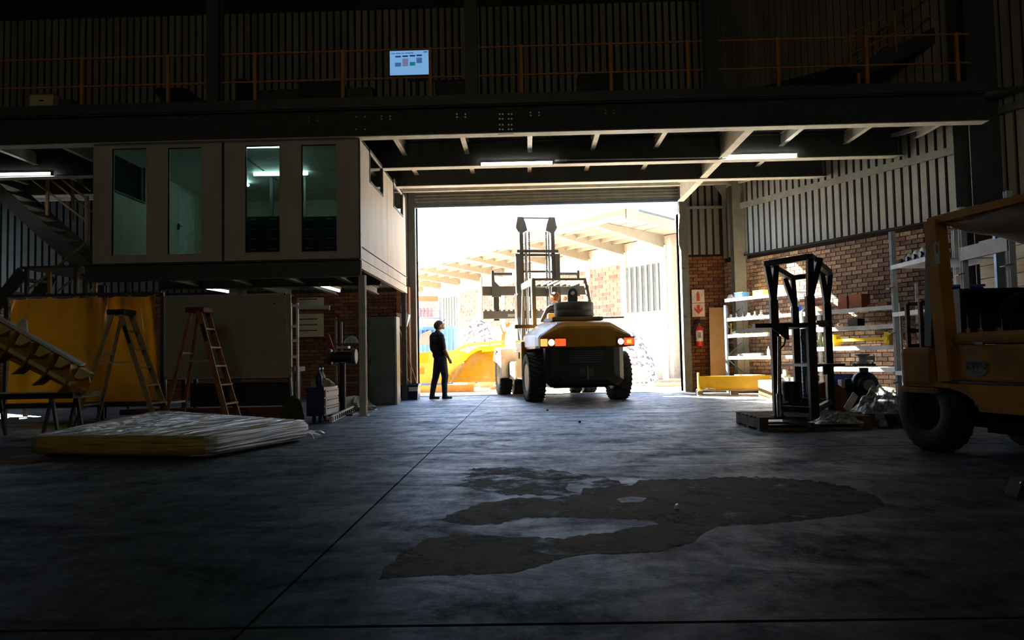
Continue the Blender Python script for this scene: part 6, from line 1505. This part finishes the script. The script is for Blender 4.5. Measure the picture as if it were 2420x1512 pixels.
t3 = thing('blue_container', 'dark blue lidded container on the middle shelf of the tall rack', 'container', (XK+.4, pp[1]+.25, z2)); build(MB().cbox(XK+.25, pp[1]+.08, z2+.001, XK+.7, pp[1]+.4, z2+.30, .02), 'body', M['bluedark'], t3); build(MB().box(XK+.24, pp[1]+.07, z2+.30, XK+.71, pp[1]+.41, z2+.33), 'lid', M['blue'], t3)
t3 = thing('grey_plank', 'upright pale blue grey channel inside the tall rack', 'channel', (XK+.5, pp[2]-.15, 0)); build(MB().bar((XK+.35, pp[2]-.12, .0), (XK+.35, pp[2]-.12, 2.3), .10, .05, up=(0,1,0)), 'channel', mat('pale blue steel', (.30,.40,.50), .4, .4), t3)
# wooden boards stacked behind the rack
xw = 6.42; wy0, wy1 = XP(2352, 640, xw).y, XP(2430, 640, xw).y
t = thing('timber_crate_wall', 'pale plank crate side standing behind the rack above the old forklift seat', 'crate', (xw, (wy0+wy1)/2, 0))
for i in range(13):
    build(MB().cbox(xw, min(wy0, wy1)-1.0, .05+.18*i, xw+.03, max(wy0, wy1)+.35, .05+.18*i+.172, .004), 'plank', mat('pale new timber', (.80,.66,.46), .7, stretch=(1,.3,6)), t)
for y in (wy0-.12, wy0-.9): build(MB().box(xw-.03, y-.04, 0, xw, y+.04, 2.4), 'batten', M['ply'], t)
# bench with small parts in front of rack
yb0, yb1 = 7.6, 8.3
xb0 = P(2255, 700, 8.0).x; zb0 = P(2300, 790, 8.0).z; zb1 = P(2300, 690, 8.0).z
t = thing('parts_bench', 'dark brown open-fronted parts cabinet behind the old forklift', 'cabinet', (xb0+.4, 8.0, 0))
build(MB().box(xb0, 7.9, zb0-.1, xb0+.9, 8.4, zb0-.06).box(xb0, 7.9, zb1, xb0+.9, 8.4, zb1+.03).box(xb0, 8.37, zb0-.1, xb0+.9, 8.4, zb1).box(xb0, 7.9, 0, xb0+.03, 8.4, zb1).box(xb0+.87, 7.9, 0, xb0+.9, 8.4, zb1), 'body', mat('dark brown board', (.05,.03,.02), .7), t)
for i, x in enumerate((2288, 2318, 2362)):
    p, q = P(x, 805, 7.92), P(x, 782, 7.92); single(MB().cbox(p.x-.015, 7.91, zb0-.058, p.x+.02, 7.95, zb0+.06, .004), 'white_tag', M['plastic_white'], ['left', 'middle', 'right'][i]+' of three white upright tags on the lower ledge of the dark parts cabinet', 'tag', 'white tags in the parts cabinet')
for i, x in enumerate((2285, 2316, 2366)):
    p = P(x, 750, 7.95); single(MB().tube((p.x, 7.95, zb0-.058+.13), (p.x, 7.95, p.z+.03), .008).tube((p.x, 7.95, zb0-.058), (p.x, 7.95, zb0+.08), .014), 'spray_can', M['chrome'], ['left', 'middle', 'right'][i]+' of three thin bright tools standing in the dark parts cabinet', 'tool', 'thin tools in the parts cabinet')
# crate with grid near the post
c_ = P(2205, 735, 8.6); t = thing('grid_crate', 'rusty framed crate holding white grids just left of the old forklift post', 'crate', (c_.x, 8.6, 0))
gx0, gx1 = P(2178, 740, 8.6).x, P(2235, 740, 8.6).x; gz0, gz1 = P(2200, 815, 8.6).z, P(2200, 713, 8.6).z
fr_ = MB()
for x in (gx0, gx1): fr_.box(x-.02, 8.6, 0, x+.02, 8.64, gz1).box(x-.02, 8.9, 0, x+.02, 8.94, gz1)
for z in (gz1, gz0, (gz0+gz1)/2-.07): fr_.box(gx0, 8.6, z-.02, gx1, 8.64, z+.02).box(gx0, 8.9, z-.02, gx1, 8.94, z+.02)
build(fr_, 'frame', mat('rusty brown steel', (.12,.05,.02), .7), t)
for z in (gz1-.06, gz1-.13):
    for k in range(5): x = gx0+.05+(gx1-gx0-.1)*k/4; build(MB().box(x-.016, 8.62, z-.02, x+.016, 8.70, z+.02), 'white_grid_bar', M['plastic_white'], t)
build(MB().box(gx0, 8.6, z-.12, gx1, 8.94, z-.10), 'tray', MATS['rusty brown steel'], t)

# ================================================================ OLD OCHRE FORKLIFT AT THE RIGHT EDGE
wb_ = G(2228, 1074)
OO = Vector((wb_.x, wb_.y, 0)); ORZ = .20
of = thing('old_forklift', 'old ochre yellow forklift with a sagging grey roof cloth at the right edge', 'forklift', OO, ORZ)
def ob(mb, name, m, par=None, **k): return build(mb, name, m, par or of, local=True, **k)
OY = M['yellow_old']; M['pitch'] = mat('matt sooty black', (.010,.010,.010), .95, spec=.05)
# local: x' to the right (away from our side), y' away from camera along the truck; side plane x'=0
def owheel(cy_, r=.33, w=.22, x0=.02):
    c = (x0+w/2, cy_, r); mb = MB().lathe([(.17,-w*.42),(.22,-w*.5),(r-.05,-w*.5),(r,-w*.38),(r,w*.38),(r-.05,w*.5),(.22,w*.5),(.17,w*.42)], c, (1,0,0), 36, closed=True)
    for i in range(24):
        T = Matrix.Translation(c) @ Matrix.Rotation(2*PI*i/24, 4, 'X') @ Matrix.Translation((0,0,r)); mb.box(-w*.36,-.022,-.01,w*.36,.022,.008,T)
    o = ob(mb, 'wheel', M['blackrub']); ob(MB().lathe([(.17,-w*.4),(.15,-w*.1),(.06,-w*.1),(.05,-w*.3),(.001,-w*.3)], c, (1,0,0), 24), 'rim', M['pitch'], o)
owheel(.22, r=.35); owheel(.22, r=.35, x0=1.0); owheel(-1.75); owheel(-1.75, x0=1.0)
def zz(y_px, yy): return P(2200, y_px, OO.y+yy).z
# rear fender box over the wheel (far end)
zl, zh = P(2180, 915, OO.y+.2).z, P(2180, 820, OO.y+.2).z
ob(MB().cbox(-.01, .05, zl, 1.2, .46, zh, .05), 'rear_hood', OY)
ob(MB().cbox(-.015, .04, zl-.05, 1.2, .47, zl, .01), 'hood_lip', OY)
# main body
z_t, z_m, z_b = P(2300, 815, OO.y-.35).z, P(2300, 903, OO.y-.35).z, P(2300, 972, OO.y-.35).z
ob(MB().cbox(.0, -2.1, z_m+.006, 1.2, .02, z_t, .02), 'side_panel', OY)
pts = [(.0, -.12, z_m), (.0, -2.1, z_m), (.0, -2.1, z_b-.02), (.0, -.30, z_b)]
arcp = [(.0, -.30+.0, z_b)]
for i in range(7): a = PI*.5*i/6; arcp.append((.0, -.42*math.cos(a)*1.0+.0+.02, .33+ .42*math.sin(a)*(z_m-.36)/.42))
ob(MB().prism([(.0, .40, z_m), (.0, -2.1, z_m), (.0, -2.1, z_b)]+[(0, -.43*math.cos(PI*.5*i/6)+.02, z_b+(z_m-.05-z_b)*math.sin(PI*.5*i/6)) for i in range(7)]+[(0, .38, z_m-.05)], (.04,0,0)), 'lower_panel', OY)
ob(MB().box(.30, -2.1, .22, .90, .3, z_b).box(.03, -1.3, .22, 1.15, -.45, z_b), 'chassis', M['pitch'])
ob(MB().box(.03, -2.1, z_b-.06, .06, -.42, z_b+.0), 'chassis_rail', M['pitch'])
ob(MB().cbox(-.006, -2.0, z_t+.004, 1.2, -.18, z_t+.10, .03), 'seat_deck', OY)
ob(MB().cbox(-.008, -2.05, z_m-.012, .0, .0, z_m+.006, .002), 'panel_seam', M['black'])
# emblem on the side
ec = P(2308, 868, OO.y-.40)
R_ = Matrix.Rotation(-ORZ, 4, 'Z'); el = R_ @ (ec-OO); ey, ez = el.y, el.z
em = MB(); pts = [(-.006, ey+.115*math.cos(2*PI*i/28), ez+.075*math.sin(2*PI*i/28)) for i in range(28)]; em.prism(pts, (.006,0,0)); em_o = ob(em, 'oval_emblem', mat('dull grey decal', (.13,.125,.085), .6))
tx = text('RWO', .085, M['black'], of, (0,0,0), (PI/2, 0, -PI/2)); tx.parent = em_o; tx.location = (-.008, ey, ez+.012); tx.rotation_euler = (PI/2, 0, -PI/2)
ob(MB().box(-.009, ey-.045, ez-.045, -.006, ey+.04, ez-.032), 'emblem_band', M['black'], em_o)
# rear guard post, roof
yp = -.03; ztop = P(2240, 520, OO.y+yp).z
ob(MB().bar((.03, yp-.05, z_m+.0), (.03, yp+.03, ztop), .11, .13, up=(0,1,0)), 'guard_post', OY)
ob(MB().bar((1.15, yp-.05, z_m), (1.15, yp+.03, ztop), .09, .1, up=(0,1,0)), 'guard_post', OY)
ob(MB().bar((.03, yp+.05, ztop), (.03, -1.9, ztop), .09, .06).bar((1.15, yp+.05, ztop), (1.15, -1.9, ztop), .09, .06).bar((.0, yp+.05, ztop), (1.18, yp+.05, ztop), .07, .06).bar((.0, -1.9, ztop), (1.18, -1.9, ztop), .07, .06), 'guard_roof_frame', OY)
ob(MB().bar((.03, -1.95, z_m), (.03, -1.85, ztop), .08, .1, up=(0,1,0)).bar((1.15, -1.95, z_m), (1.15, -1.85, ztop), .08, .1, up=(0,1,0)), 'front_post', OY)
for k in range(6): x = .18+.16*k; ob(MB().bar((x, yp, ztop), (x, -1.88, ztop), .02, .03), 'roof_bar', M['steel_dark'])
ob(MB().box(.0, -.0, ztop+.031, .06, -.5, ztop+.036), 'flaked_edge', M['white'])
# sagging cloth
n = 18; vs = []; fs = []
for j in range(n+1):
    for i in range(n+1):
        u_, v_ = i/n, j/n; sag = .20*math.sin(PI*u_)**.5*math.sin(PI*v_)**.5+.015*math.sin(13*u_+5*v_); vs.append((.02+1.1*u_, -.14-.75*v_, ztop-.05-sag))
for j in range(n):
    for i in range(n): k = j*(n+1)+i; fs.append((k, k+1, k+n+2, k+n+1))
ob(MB().add(vs, fs, True), 'roof_cloth', mat('grey tarpaulin', (.85,.83,.78), .8))
# number plate on the post
npz = P(2240, 600, OO.y+yp).z
npz = P(2240, 598, OO.y-.09).z
plt = ob(MB().box(-.034, yp-.085, npz-.09, -.027, yp-.035+.01, npz+.09), 'number_plate', mat('dirty cream plate', (.40,.33,.20), .6))
tx = text('1', .10, M['black'], of, (0,0,0), (PI/2, 0, -PI/2)); tx.parent = plt; tx.location = (-.036, yp-.055, npz+.035); tx.rotation_euler = (PI/2, 0, -PI/2)
# seat
se = MB().cbox(.30, -.95, z_t+.10, .85, -.40, z_t+.22, .04); ob(se, 'seat', M['pitch'])
bk = []
yback = -.30
zs_ = z_t+.2; zs2 = P(2390, 680, OO.y-.5).z
for i in range(11): a = PI*i/10; bk.append((.36+.22-.24*math.cos(a), yback, zs2-.14+.14*math.sin(a)))
bk = [(.34, yback, zs_)] + bk + [(.82, yback, zs_)]
ob(MB().prism(bk, (0,-.10,0)), 'seat_back', M['pitch'])
ob(MB().tube((.2, -1.3, z_t+.1), (.25, -1.1, z_t+.45), .02), 'lever', M['chrome'])
ob(MB().box(-.02, -.5, z_t+.0, -.0, -.42, z_t+.02), 'latch', M['chrome'])
# dark tall cylinder-like mast behind the post
ob(MB().bar((.03, .12, z_t), (.08, .10, ztop-.02), .05, .08, up=(0,1,0)), 'rear_stay', M['black'])
# little thing on the floor at the right edge
a = G(2412, 1175); t = thing('floor_jack', 'small dark steel foot with a bright edge on the floor at the right edge', 'jack', (a.x+.1, a.y, 0)); build(MB().prism([(a.x-.02,a.y,0),(a.x+.3,a.y,0),(a.x+.3,a.y,.12),(a.x+.02,a.y,.10)], (0,.12,0)), 'body', M['blackrub'], t); build(MB().bar((a.x-.0,a.y-.003,.085),(a.x+.03,a.y-.003,.065), .008,.012), 'bright_edge', M['chrome'], t)
# ================================================================ STAINS AND BITS ON THE FLOOR
def wet_mat(lo=.50, hi=.68, nm='damp dark stain'):
    m = bpy.data.materials.new(nm); m.use_nodes = True; n = m.node_tree; L = n.links; b = n.nodes['Principled BSDF']
    tc = n.nodes.new('ShaderNodeTexCoord'); nz = n.nodes.new('ShaderNodeTexNoise'); nz.inputs['Scale'].default_value = 7; nz.inputs['Detail'].default_value = 9; nz.inputs['Roughness'].default_value = .7
    L.new(tc.outputs['Object'], nz.inputs[0]); r = n.nodes.new('ShaderNodeValToRGB'); r.color_ramp.elements[0].position = .35; r.color_ramp.elements[1].position = .75
    r.color_ramp.elements[0].color = (.014, .013, .008, 1); r.color_ramp.elements[1].color = (.040, .038, .030, 1); L.new(nz.outputs[0], r.inputs[0]); L.new(r.outputs[0], b.inputs['Base Color'])
    b.inputs['Roughness'].default_value = .75; b.inputs['Specular IOR Level'].default_value = .12
    n2 = n.nodes.new('ShaderNodeTexNoise'); n2.inputs['Scale'].default_value = 4; n2.inputs['Detail'].default_value = 12; n2.inputs['Roughness'].default_value = .78; L.new(tc.outputs['Object'], n2.inputs[0])
    ra = n.nodes.new('ShaderNodeMapRange'); ra.inputs[1].default_value = lo; ra.inputs[2].default_value = hi; ra.inputs[3].default_value = 1; ra.inputs[4].default_value = 0; L.new(n2.outputs[0], ra.inputs[0]); L.new(ra.outputs[0], b.inputs['Alpha'])
    return m
M['stain'] = wet_mat(); M['faint'] = wet_mat(.44, .58, 'drying stain')
def stain(pts, label, holes=(), seed=1, m='stain'):
    rnd = random.Random(seed); dense = []
    n = len(pts)
    for i in range(n):
        a, b = pts[i], pts[(i+1) % n]; L_ = math.hypot(b[0]-a[0], b[1]-a[1]); k = max(1, int(L_/9))
        for j in range(k):
            f = j/k; dense.append((a[0]+(b[0]-a[0])*f+rnd.uniform(-6, 6), a[1]+(b[1]-a[1])*f+rnd.uniform(-2.2, 2.2)))
    bm = bmesh.new()
    def loop(ps):
        vs = [bm.verts.new(G(x, y, .0015)) for x, y in ps]; return [bm.edges.new((vs[i], vs[(i+1) % len(vs)])) for i in range(len(vs))]
    es = loop(dense)
    for h in holes: es += loop([(x+rnd.uniform(-2, 2), y+rnd.uniform(-.5, .5)) for x, y in h])
    bmesh.ops.triangle_fill(bm, use_beauty=True, use_dissolve=False, edges=es)
    bmesh.ops.recalc_face_normals(bm, faces=bm.faces[:])
    for f in bm.faces:
        if f.normal.z < 0: f.normal_flip()
    bm.verts.ensure_lookup_table(); mb = MB().add([v.co.copy() for v in bm.verts], [[v.index for v in f.verts] for f in bm.faces]); bm.free()
    return single(mb, 'floor_stain', M[m], label, 'stain')
S0 = [(1120,1106),(1175,1104),(1235,1104),(1270,1112),(1310,1110),(1345,1118),(1380,1120),(1440,1130),(1482,1144),(1470,1150),(1400,1148),(1350,1142),(1340,1152),(1360,1164),(1320,1172),(1260,1168),(1200,1170),(1130,1160),(1095,1150),(1060,1147),(1105,1140),(1085,1132),(1110,1124),(1090,1116)]
S1 = [(1490,1146),(1505,1134),(1600,1132),(1720,1127),(1830,1127),(1930,1136),(2010,1150),(2070,1172),(2092,1190),(2060,1205),(1990,1218),(1880,1230),(1790,1238),(1700,1242),(1660,1262),(1630,1282),(1560,1302),(1480,1307),(1390,1308),(1330,1318),(1260,1340),(1215,1352),(1120,1356),(1000,1360),(930,1364),(895,1372),(900,1352),(960,1300),(1010,1272),(1100,1263),(1160,1266),(1240,1268),(1330,1272),(1390,1262),(1450,1260),(1470,1250),(1500,1246),(1560,1238),(1540,1230),(1440,1224),(1350,1222),(1230,1224),(1180,1236),(1110,1240),(1070,1236),(1040,1228),(1080,1208),(1150,1186),(1210,1176),(1300,1177),(1370,1168),(1372,1155),(1420,1151)]
stain(S0, 'faint drying stain at the far left end of the large damp patch on the floor', (), 9, 'faint')
h1 = [(1352,1160),(1380,1152),(1410,1156),(1395,1164)]; h2 = [(1455,1178),(1490,1172),(1530,1176),(1515,1186),(1470,1187)]
stain(S1, 'large dark damp stain sprawling across the middle of the concrete floor', (h2,), 5)
a = G(1600, 1204, 0); single(MB().prism([(a.x-.012,a.y,.002),(a.x+.015,a.y+.01,.002),(a.x+.008,a.y,.03),(a.x-.004,a.y,.024)], (0,.03,0)), 'paper_scrap', M['plastic_white'], 'tiny white scrap on the dark floor stain', 'scrap')
for i, (x, y) in enumerate(((1294, 971), (1370, 999))):
    a = G(x, y); single(MB().sphere((a.x, a.y, .014), .018, 8, (1.2,1,.75)), 'pebble', M['black'], ['tiny dark pebble on the floor behind the forklift', 'tiny dark pebble on the floor, the nearer of two behind the forklift'][i], 'pebble')

# ================================================================ OUTSIDE
gy = MB().box(-60, YB+.3, -.12, 60, 90, -.02); yard = struct(gy, 'yard_ground', M['concrete_out'])
# added unseen wall outside the left jamb, blocks sun from the threshold
struct(MB().box(-3.95, YB+.3, 0, -3.7, YB+3.0, 2.9), 'sun_block_wall', M['brick_out'])
# ---- opposite building with canopy
def Gz(x, y, z): return G(x, y, z)
ZC = 5.45
C0 = Gz(1478, 500, ZC); E1 = Gz(985, 626, ZC); E2 = Gz(1660, 545, ZC)
d1 = (E1-C0); d1.z = 0; d1.normalize(); d2 = (E2-C0); d2.z = 0; d2.normalize()
bld = thing('warehouse', 'low brick warehouse with a wide pale cantilevered canopy across the yard', 'building', C0+d1*8+d2*6-Vector((0,0,ZC)))
LB = 26.0; WDP = 4.6
def BP(a, b, z): return Vector((C0.x, C0.y, 0))+d1*a+d2*b+Vector((0,0,z))
def quadslab(a0, b0, a1, b1, z0, z1, m, name, par=None):
    mb = MB(); q = [BP(a0,b0,z0), BP(a1,b0,z0), BP(a1,b1,z0), BP(a0,b1,z0), BP(a0,b0,z1), BP(a1,b0,z1), BP(a1,b1,z1), BP(a0,b1,z1)]
    mb.add(q, [(0,1,2,3),(4,7,6,5),(0,4,5,1),(1,5,6,2),(2,6,7,3),(3,7,4,0)]); return build(mb, name, m, par or bld, fixn=True)
rwm = M['roofwhite']
quadslab(0, 0, LB, 16, ZC-.02, ZC+.04, rwm, 'canopy_roof')
quadslab(-.02, -.05, LB, 0, ZC-.22, ZC+.10, rwm, 'fascia'); quadslab(-.05, 0, 0, 14, ZC-.22, ZC+.10, rwm, 'fascia')
quadslab(-.1, -.15, LB, -.05, ZC+.08, ZC+.14, M['steel_grey'], 'gutter')
quadslab(-.15, .6, -.1, 3.0, ZC+.08, ZC+.14, M['steel_dark'], 'gutter'); quadslab(-.15, 3.3, -.1, 5.6, ZC+.08, ZC+.14, M['steel_dark'], 'gutter')
nb_ = 11; sp_ = 2.25
for k in range(nb_):
    a = 1.6+sp_*k
    mb = MB(); z0 = ZC-.22
    p = [BP(a-.09, .25, z0+.18), BP(a-.09, .25, z0), BP(a-.09, WDP, z0-.28), BP(a-.09, WDP, z0+.2)]
    mb.prism(p, d1*.18); build(mb, 'canopy_beam', rwm, bld, fixn=True)
    for j in range(5):   # skylight slats / purlins between beams
        b_ = .5+.8*j; quadslab(a+.09, b_, a+sp_-.09, b_+.10, ZC-.16, ZC-.02, rwm, 'purlin')
    for j in range(0, 4):
        b_ = .62+.8*j; quadslab(a+.35, b_+.05, a+sp_-.5, b_+.6, ZC-.045, ZC-.022, mat('dull corrugate', (.22,.20,.16), .8), 'roof_sheet')
for j in range(4): b_ = .62+.8*j; quadslab(.2, b_, 1.4, b_+.5, ZC-.045, ZC-.022, MATS['dull corrugate'], 'roof_sheet')
# wall along d1 at b = WDP
wl = quadslab(0.9, WDP, LB, WDP+.3, 0, ZC-.05, mat('white rendered wall', (.42,.36,.31), .8), 'wall')
for k in range(nb_):
    a = 1.6+sp_*k
    quadslab(a-.16, WDP-.06, a+.16, WDP, 0, ZC-.4, M['white'], 'pier', wl)
    if k in (0, 7): 
        w_ = quadslab(a+.2, WDP-.03, a+sp_-.2, WDP, 2.6, 4.4, mat('dark window bars', (.07,.08,.085), .4), 'window', wl)
        for q in range(6): quadslab(a+.25+q*.31, WDP-.06, a+.36+q*.31, WDP-.03, 2.6, 4.4, mat('pale blind', (.30,.34,.34), .6), 'window', wl)
    else:
        mb = MB(); h_, l_ = .17, .46
        for r in range(12):
            x = a+.17-(l_/2 if r % 2 else 0)
            while x < a+sp_-.17:
                x0_, x1_ = max(x, a+.17), min(x+l_-.03, a+sp_-.17)
                if x1_-x0_ > .05:
                    q = [BP(x0_, WDP-.03, 2.55+r*h_), BP(x1_, WDP-.03, 2.55+r*h_), BP(x1_, WDP, 2.55+r*h_), BP(x0_, WDP, 2.55+r*h_), BP(x0_, WDP-.03, 2.55+r*h_+h_-.03), BP(x1_, WDP-.03, 2.55+r*h_+h_-.03), BP(x1_, WDP, 2.55+r*h_+h_-.03), BP(x0_, WDP, 2.55+r*h_+h_-.03)]
                    mb.add(q, [(0,1,2,3),(4,7,6,5),(0,4,5,1),(1,5,6,2),(2,6,7,3),(3,7,4,0)])
                x += l_
        tag(build(mb, 'brick_panel', M['brick_out'], wl, fixn=True), kind='stuff')
# wall along d2 (right facade), recessed by 1.0 from the corner side
wl2 = quadslab(.9, WDP, 1.2, 16, 0, ZC-.05, MATS['white rendered wall'], 'wall')
mb = MB()
for r in range(12):
    x = WDP+.3-(.23 if r % 2 else 0)
    while x < 15:
        x0_, x1_ = max(x, WDP+.3), x+.43; z_ = 2.55+r*.17
        q = [BP(.87, x0_, z_), BP(.9, x0_, z_), BP(.9, x1_, z_), BP(.87, x1_, z_), BP(.87, x0_, z_+.14), BP(.9, x0_, z_+.14), BP(.9, x1_, z_+.14), BP(.87, x1_, z_+.14)]
        mb.add(q, [(0,1,2,3),(4,7,6,5),(0,4,5,1),(1,5,6,2),(2,6,7,3),(3,7,4,0)]); x += .46
tag(build(mb, 'brick_panel', M['brick_out'], wl2, fixn=True), kind='stuff')

# ---- yard objects
Yc = 27.0
a, b = P(985, 818, Yc), P(1075, 772, Yc)
t = thing('blue_skip', 'blue corrugated steel container across the yard behind the standing person', 'container', ((a.x+b.x)/2, Yc, -.02))
cbm = mat('container blue', (.06,.17,.42), .5)
x0, x1 = P(950, 800, Yc).x, P(1073, 800, Yc).x; zt = P(1040, 771, Yc).z
build(MB().box(x0, Yc, -.02, x1, Yc+2.2, zt), 'body', cbm, t)
for k in range(12): x = x0+(x1-x0)*(k+.5)/12; build(MB().box(x-.03, Yc-.04, .1, x+.03, Yc, zt-.1), 'rib', cbm, t)
build(MB().box(x0-.03, Yc-.06, zt-.12, x1+.03, Yc+.02, zt), 'top_rail', cbm, t)
build(MB().prism([P(990, 815, Yc-.1), P(997, 790, Yc-.1), P(1020, 780, Yc-.1), P(1027, 815, Yc-.1)], (0,-.3,0)), 'leaning_plate', mat('mauve brown steel', (.16,.10,.10), .7), t)
# gravel heaps
grv = mat('speckled grey gravel', (.42,.38,.40), .9, 0, .7, 9, bump=.6, bscale=14, col2=(.10,.085,.11), thr=(.42, .5))
def heapY(x, y, Y, wpx, ytop, label, seed):
    c = P(x, y, Y); c.z = -.02; r = (P(x+wpx/2, y, Y).x-P(x-wpx/2, y, Y).x)/2; h = P(x, ytop, Y).z
    return heap('gravel_heap', c, r, h, grv, label, 'gravel', seed, n=30, rough=.18, sx=1.0, sy=.8)
heapY(1130, 850, 26.3, 120, 745, 'pale grey heap of gravel between the blue container and the forklift', 71)
heapY(1490, 880, 25, 130, 780, 'grey heap of gravel seen right of the forklift rear wheel', 72)
# orange pipe rack, left
t = thing('orange_pipe_rack', 'orange steel pipe lying on a pale rack at the far left of the yard', 'rack', (P(1010, 705, 29.6).x, 29.6, -.02))
om = mat('orange red steel', (.60,.12,.04), .5)
a, b = P(990, 706, 29.6), P(1034, 706, 29.6); build(MB().bar(a, b, .25, .2), 'orange_beam', om, t)
for x in (988, 1040):
    p = P(x, 720, 29.6); build(MB().bar((p.x, 29.6, -.02), (p.x, 29.6, p.z+.3), .1, .1, up=(0,1,0)), 'rack_post', M['steel_grey'], t)
for y in (714, 735, 752): a, b = P(988, y, 29.6), P(1040, y, 29.6); build(MB().bar(a, b, .12, .06), 'rack_beam', M['steel_grey'], t)
for x in (993, 1001, 1010, 1019): p = P(x, 749, 29.55); build(MB().tube(p, p+Vector((0,0,.35)), .06), 'pipe_end', mat('mauve pipe', (.25,.13,.12), .7), t)
# orange stand right
t = thing('orange_stand', 'orange forked steel stand in the yard left of the forklift mast', 'stand', (P(1187, 815, 22.5).x, 22.5, -.02))
p0, p1, p2, p3 = P(1180, 835, 22.5), P(1190, 790, 22.5), P(1204, 762, 22.5), P(1183, 768, 22.5)
build(MB().bar((p0.x, 22.5, -.02), p1, .10, .10).bar(p1, p2, .09, .09).bar(p1, p3, .04, .04).bar((p0.x-.3, 22.5, 0.03), (p0.x+.3, 22.5, .03), .1, .1), 'fork_post', om, t)
# big yellow machine frame
Ym = 21.6
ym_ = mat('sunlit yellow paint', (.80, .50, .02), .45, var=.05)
t = thing('yellow_bucket', 'big yellow steel bucket with a curved back lying in the yard beyond the person', 'bucket', (P(1080, 900, Ym).x, Ym, -.02))
zb_ = -.02
L_ = lambda x, y, Y=Ym: P(x, y, Y)
p = [L_(960, 905), L_(960, 838), L_(1010, 831), L_(1060, 830), L_(1100, 829), L_(1110, 850), L_(1090, 868), L_(1060, 884), L_(1062, 905)]
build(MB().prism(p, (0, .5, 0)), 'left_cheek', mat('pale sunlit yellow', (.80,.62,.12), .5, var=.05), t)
# curved shell: swept arc from lip (top right) to floor
n = 14; secs = []
for i in range(n+1):
    f = i/n; xa_ = 1052+ (1190-1052)*f; ytop_ = 898-76*math.sin(min(1, f*1.25)*PI/2); 
    secs.append((P(xa_, ytop_, Ym-.05-.35*math.sin(f*PI)), P(xa_, 903, Ym-.35)))
vs = []; fs = []
for a, b in secs: vs += [a, Vector((b.x, b.y, max(b.z, zb_))), a+Vector((0,.9,.0)), Vector((b.x, b.y+1.2, max(b.z, zb_)))]
for i in range(n): k = i*4; fs += [(k, k+1, k+5, k+4), (k, k+4, k+6, k+2), (k+2, k+6, k+7, k+3)]
build(MB().add(vs, fs, True), 'curved_shell', M['yellow'], t, fixn=True)
lipc = MB(); prev = None
lipc.bar(P(1092, 850, Ym-.3), P(1130, 826, Ym-.3), .14, .14).bar(P(1130, 826, Ym-.3), P(1195, 820, Ym-.3), .14, .16); build(lipc, 'rolled_lip', ym_, t)
build(MB().bar(P(1050, 842, Ym-.4), P(1105, 815, Ym-.4), .10, .08).bar(P(1105, 815, Ym-.4), P(1190, 807, Ym-.4), .12, .08), 'top_rail', MATS['pale sunlit yellow'], t)
for x0_, x1_, y0_, y1_, m_ in ((988, 1013, 837, 858, ym_), (988, 1003, 870, 884, M['orange'])):
    a, b = P(x0_, y1_, Ym-.03), P(x1_, y0_, Ym-.03); build(MB().box(a.x, Ym-.03, a.z, b.x, Ym, b.z), 'side_block', m_, t)
a, b = P(965, 912, Ym-.3), P(1120, 911, Ym-.3); build(MB().bar((a.x, Ym-.2, .08), (b.x, Ym-.2, .08), .25, .18), 'skid', M['orange'], t)
# planks and offcuts on the ground outside the door
rnd = random.Random(11); Lb = ['far left', 'left', 'middle left', 'middle', 'middle right', 'right']
for i in range(6):
    x = 1068+20*i; a = G(x, 913+rnd.uniform(-1,2)); a.z = -.02
    T = Matrix.Translation(a) @ Matrix.Rotation(rnd.uniform(-.4,.4), 4, 'Z')
    single(MB().box(-.22,-.06,0,.22,.06,.10+.06*(i % 3), T), 'timber_offcut', M['wood'] if i % 2 else mat('reddish offcut', (.40,.15,.07), .8), Lb[i]+' timber offcut in the row on the ground before the yellow bucket', 'offcut', 'timber offcuts before the yellow bucket')
for i, (xa_, xb_, y, h) in enumerate(((1545, 1630, 905, .10), (1570, 1640, 900, .14), (1535, 1600, 912, .06))):
    a, b = G(xa_, y), G(xb_, y-2); single(MB().bar(Vector((a.x,a.y,.05-.02+.0*i)), Vector((b.x+.6,a.y,.05-.02)), .3, .1), 'yard_plank', M['wood'], ['middle', 'farthest', 'nearest'][i]+' of three pale planks lying outside by the right jamb', 'plank', 'planks outside the right jamb')
# pale perforated crates right of the rear wheel
a, b = P(1492, 905, 23.0), P(1530, 868, 23.0)
t = thing('slatted_crate', 'white perforated plastic crate in the yard right of the forklift rear wheel', 'crate', ((a.x+b.x)/2, 23.0, -.02))
cx0, cx1 = P(1470, 890, 23).x, P(1532, 890, 23).x; ct = P(1510, 868, 23).z
build(MB().box(cx0, 23.0, -.02, cx1, 23.6, ct), 'body', M['white'], t)
for r in range(4):
    for c in range(6): x = cx0+(cx1-cx0)*(c+.5)/6; z = .02+(ct-.05)*(r+.3)/4; build(MB().box(x-.035, 22.985, z, x+.035, 23.0, z+.05), 'slot', M['steel_grey'], t)
# portal-like sky opening is the door itself; the rear fill lamp is added
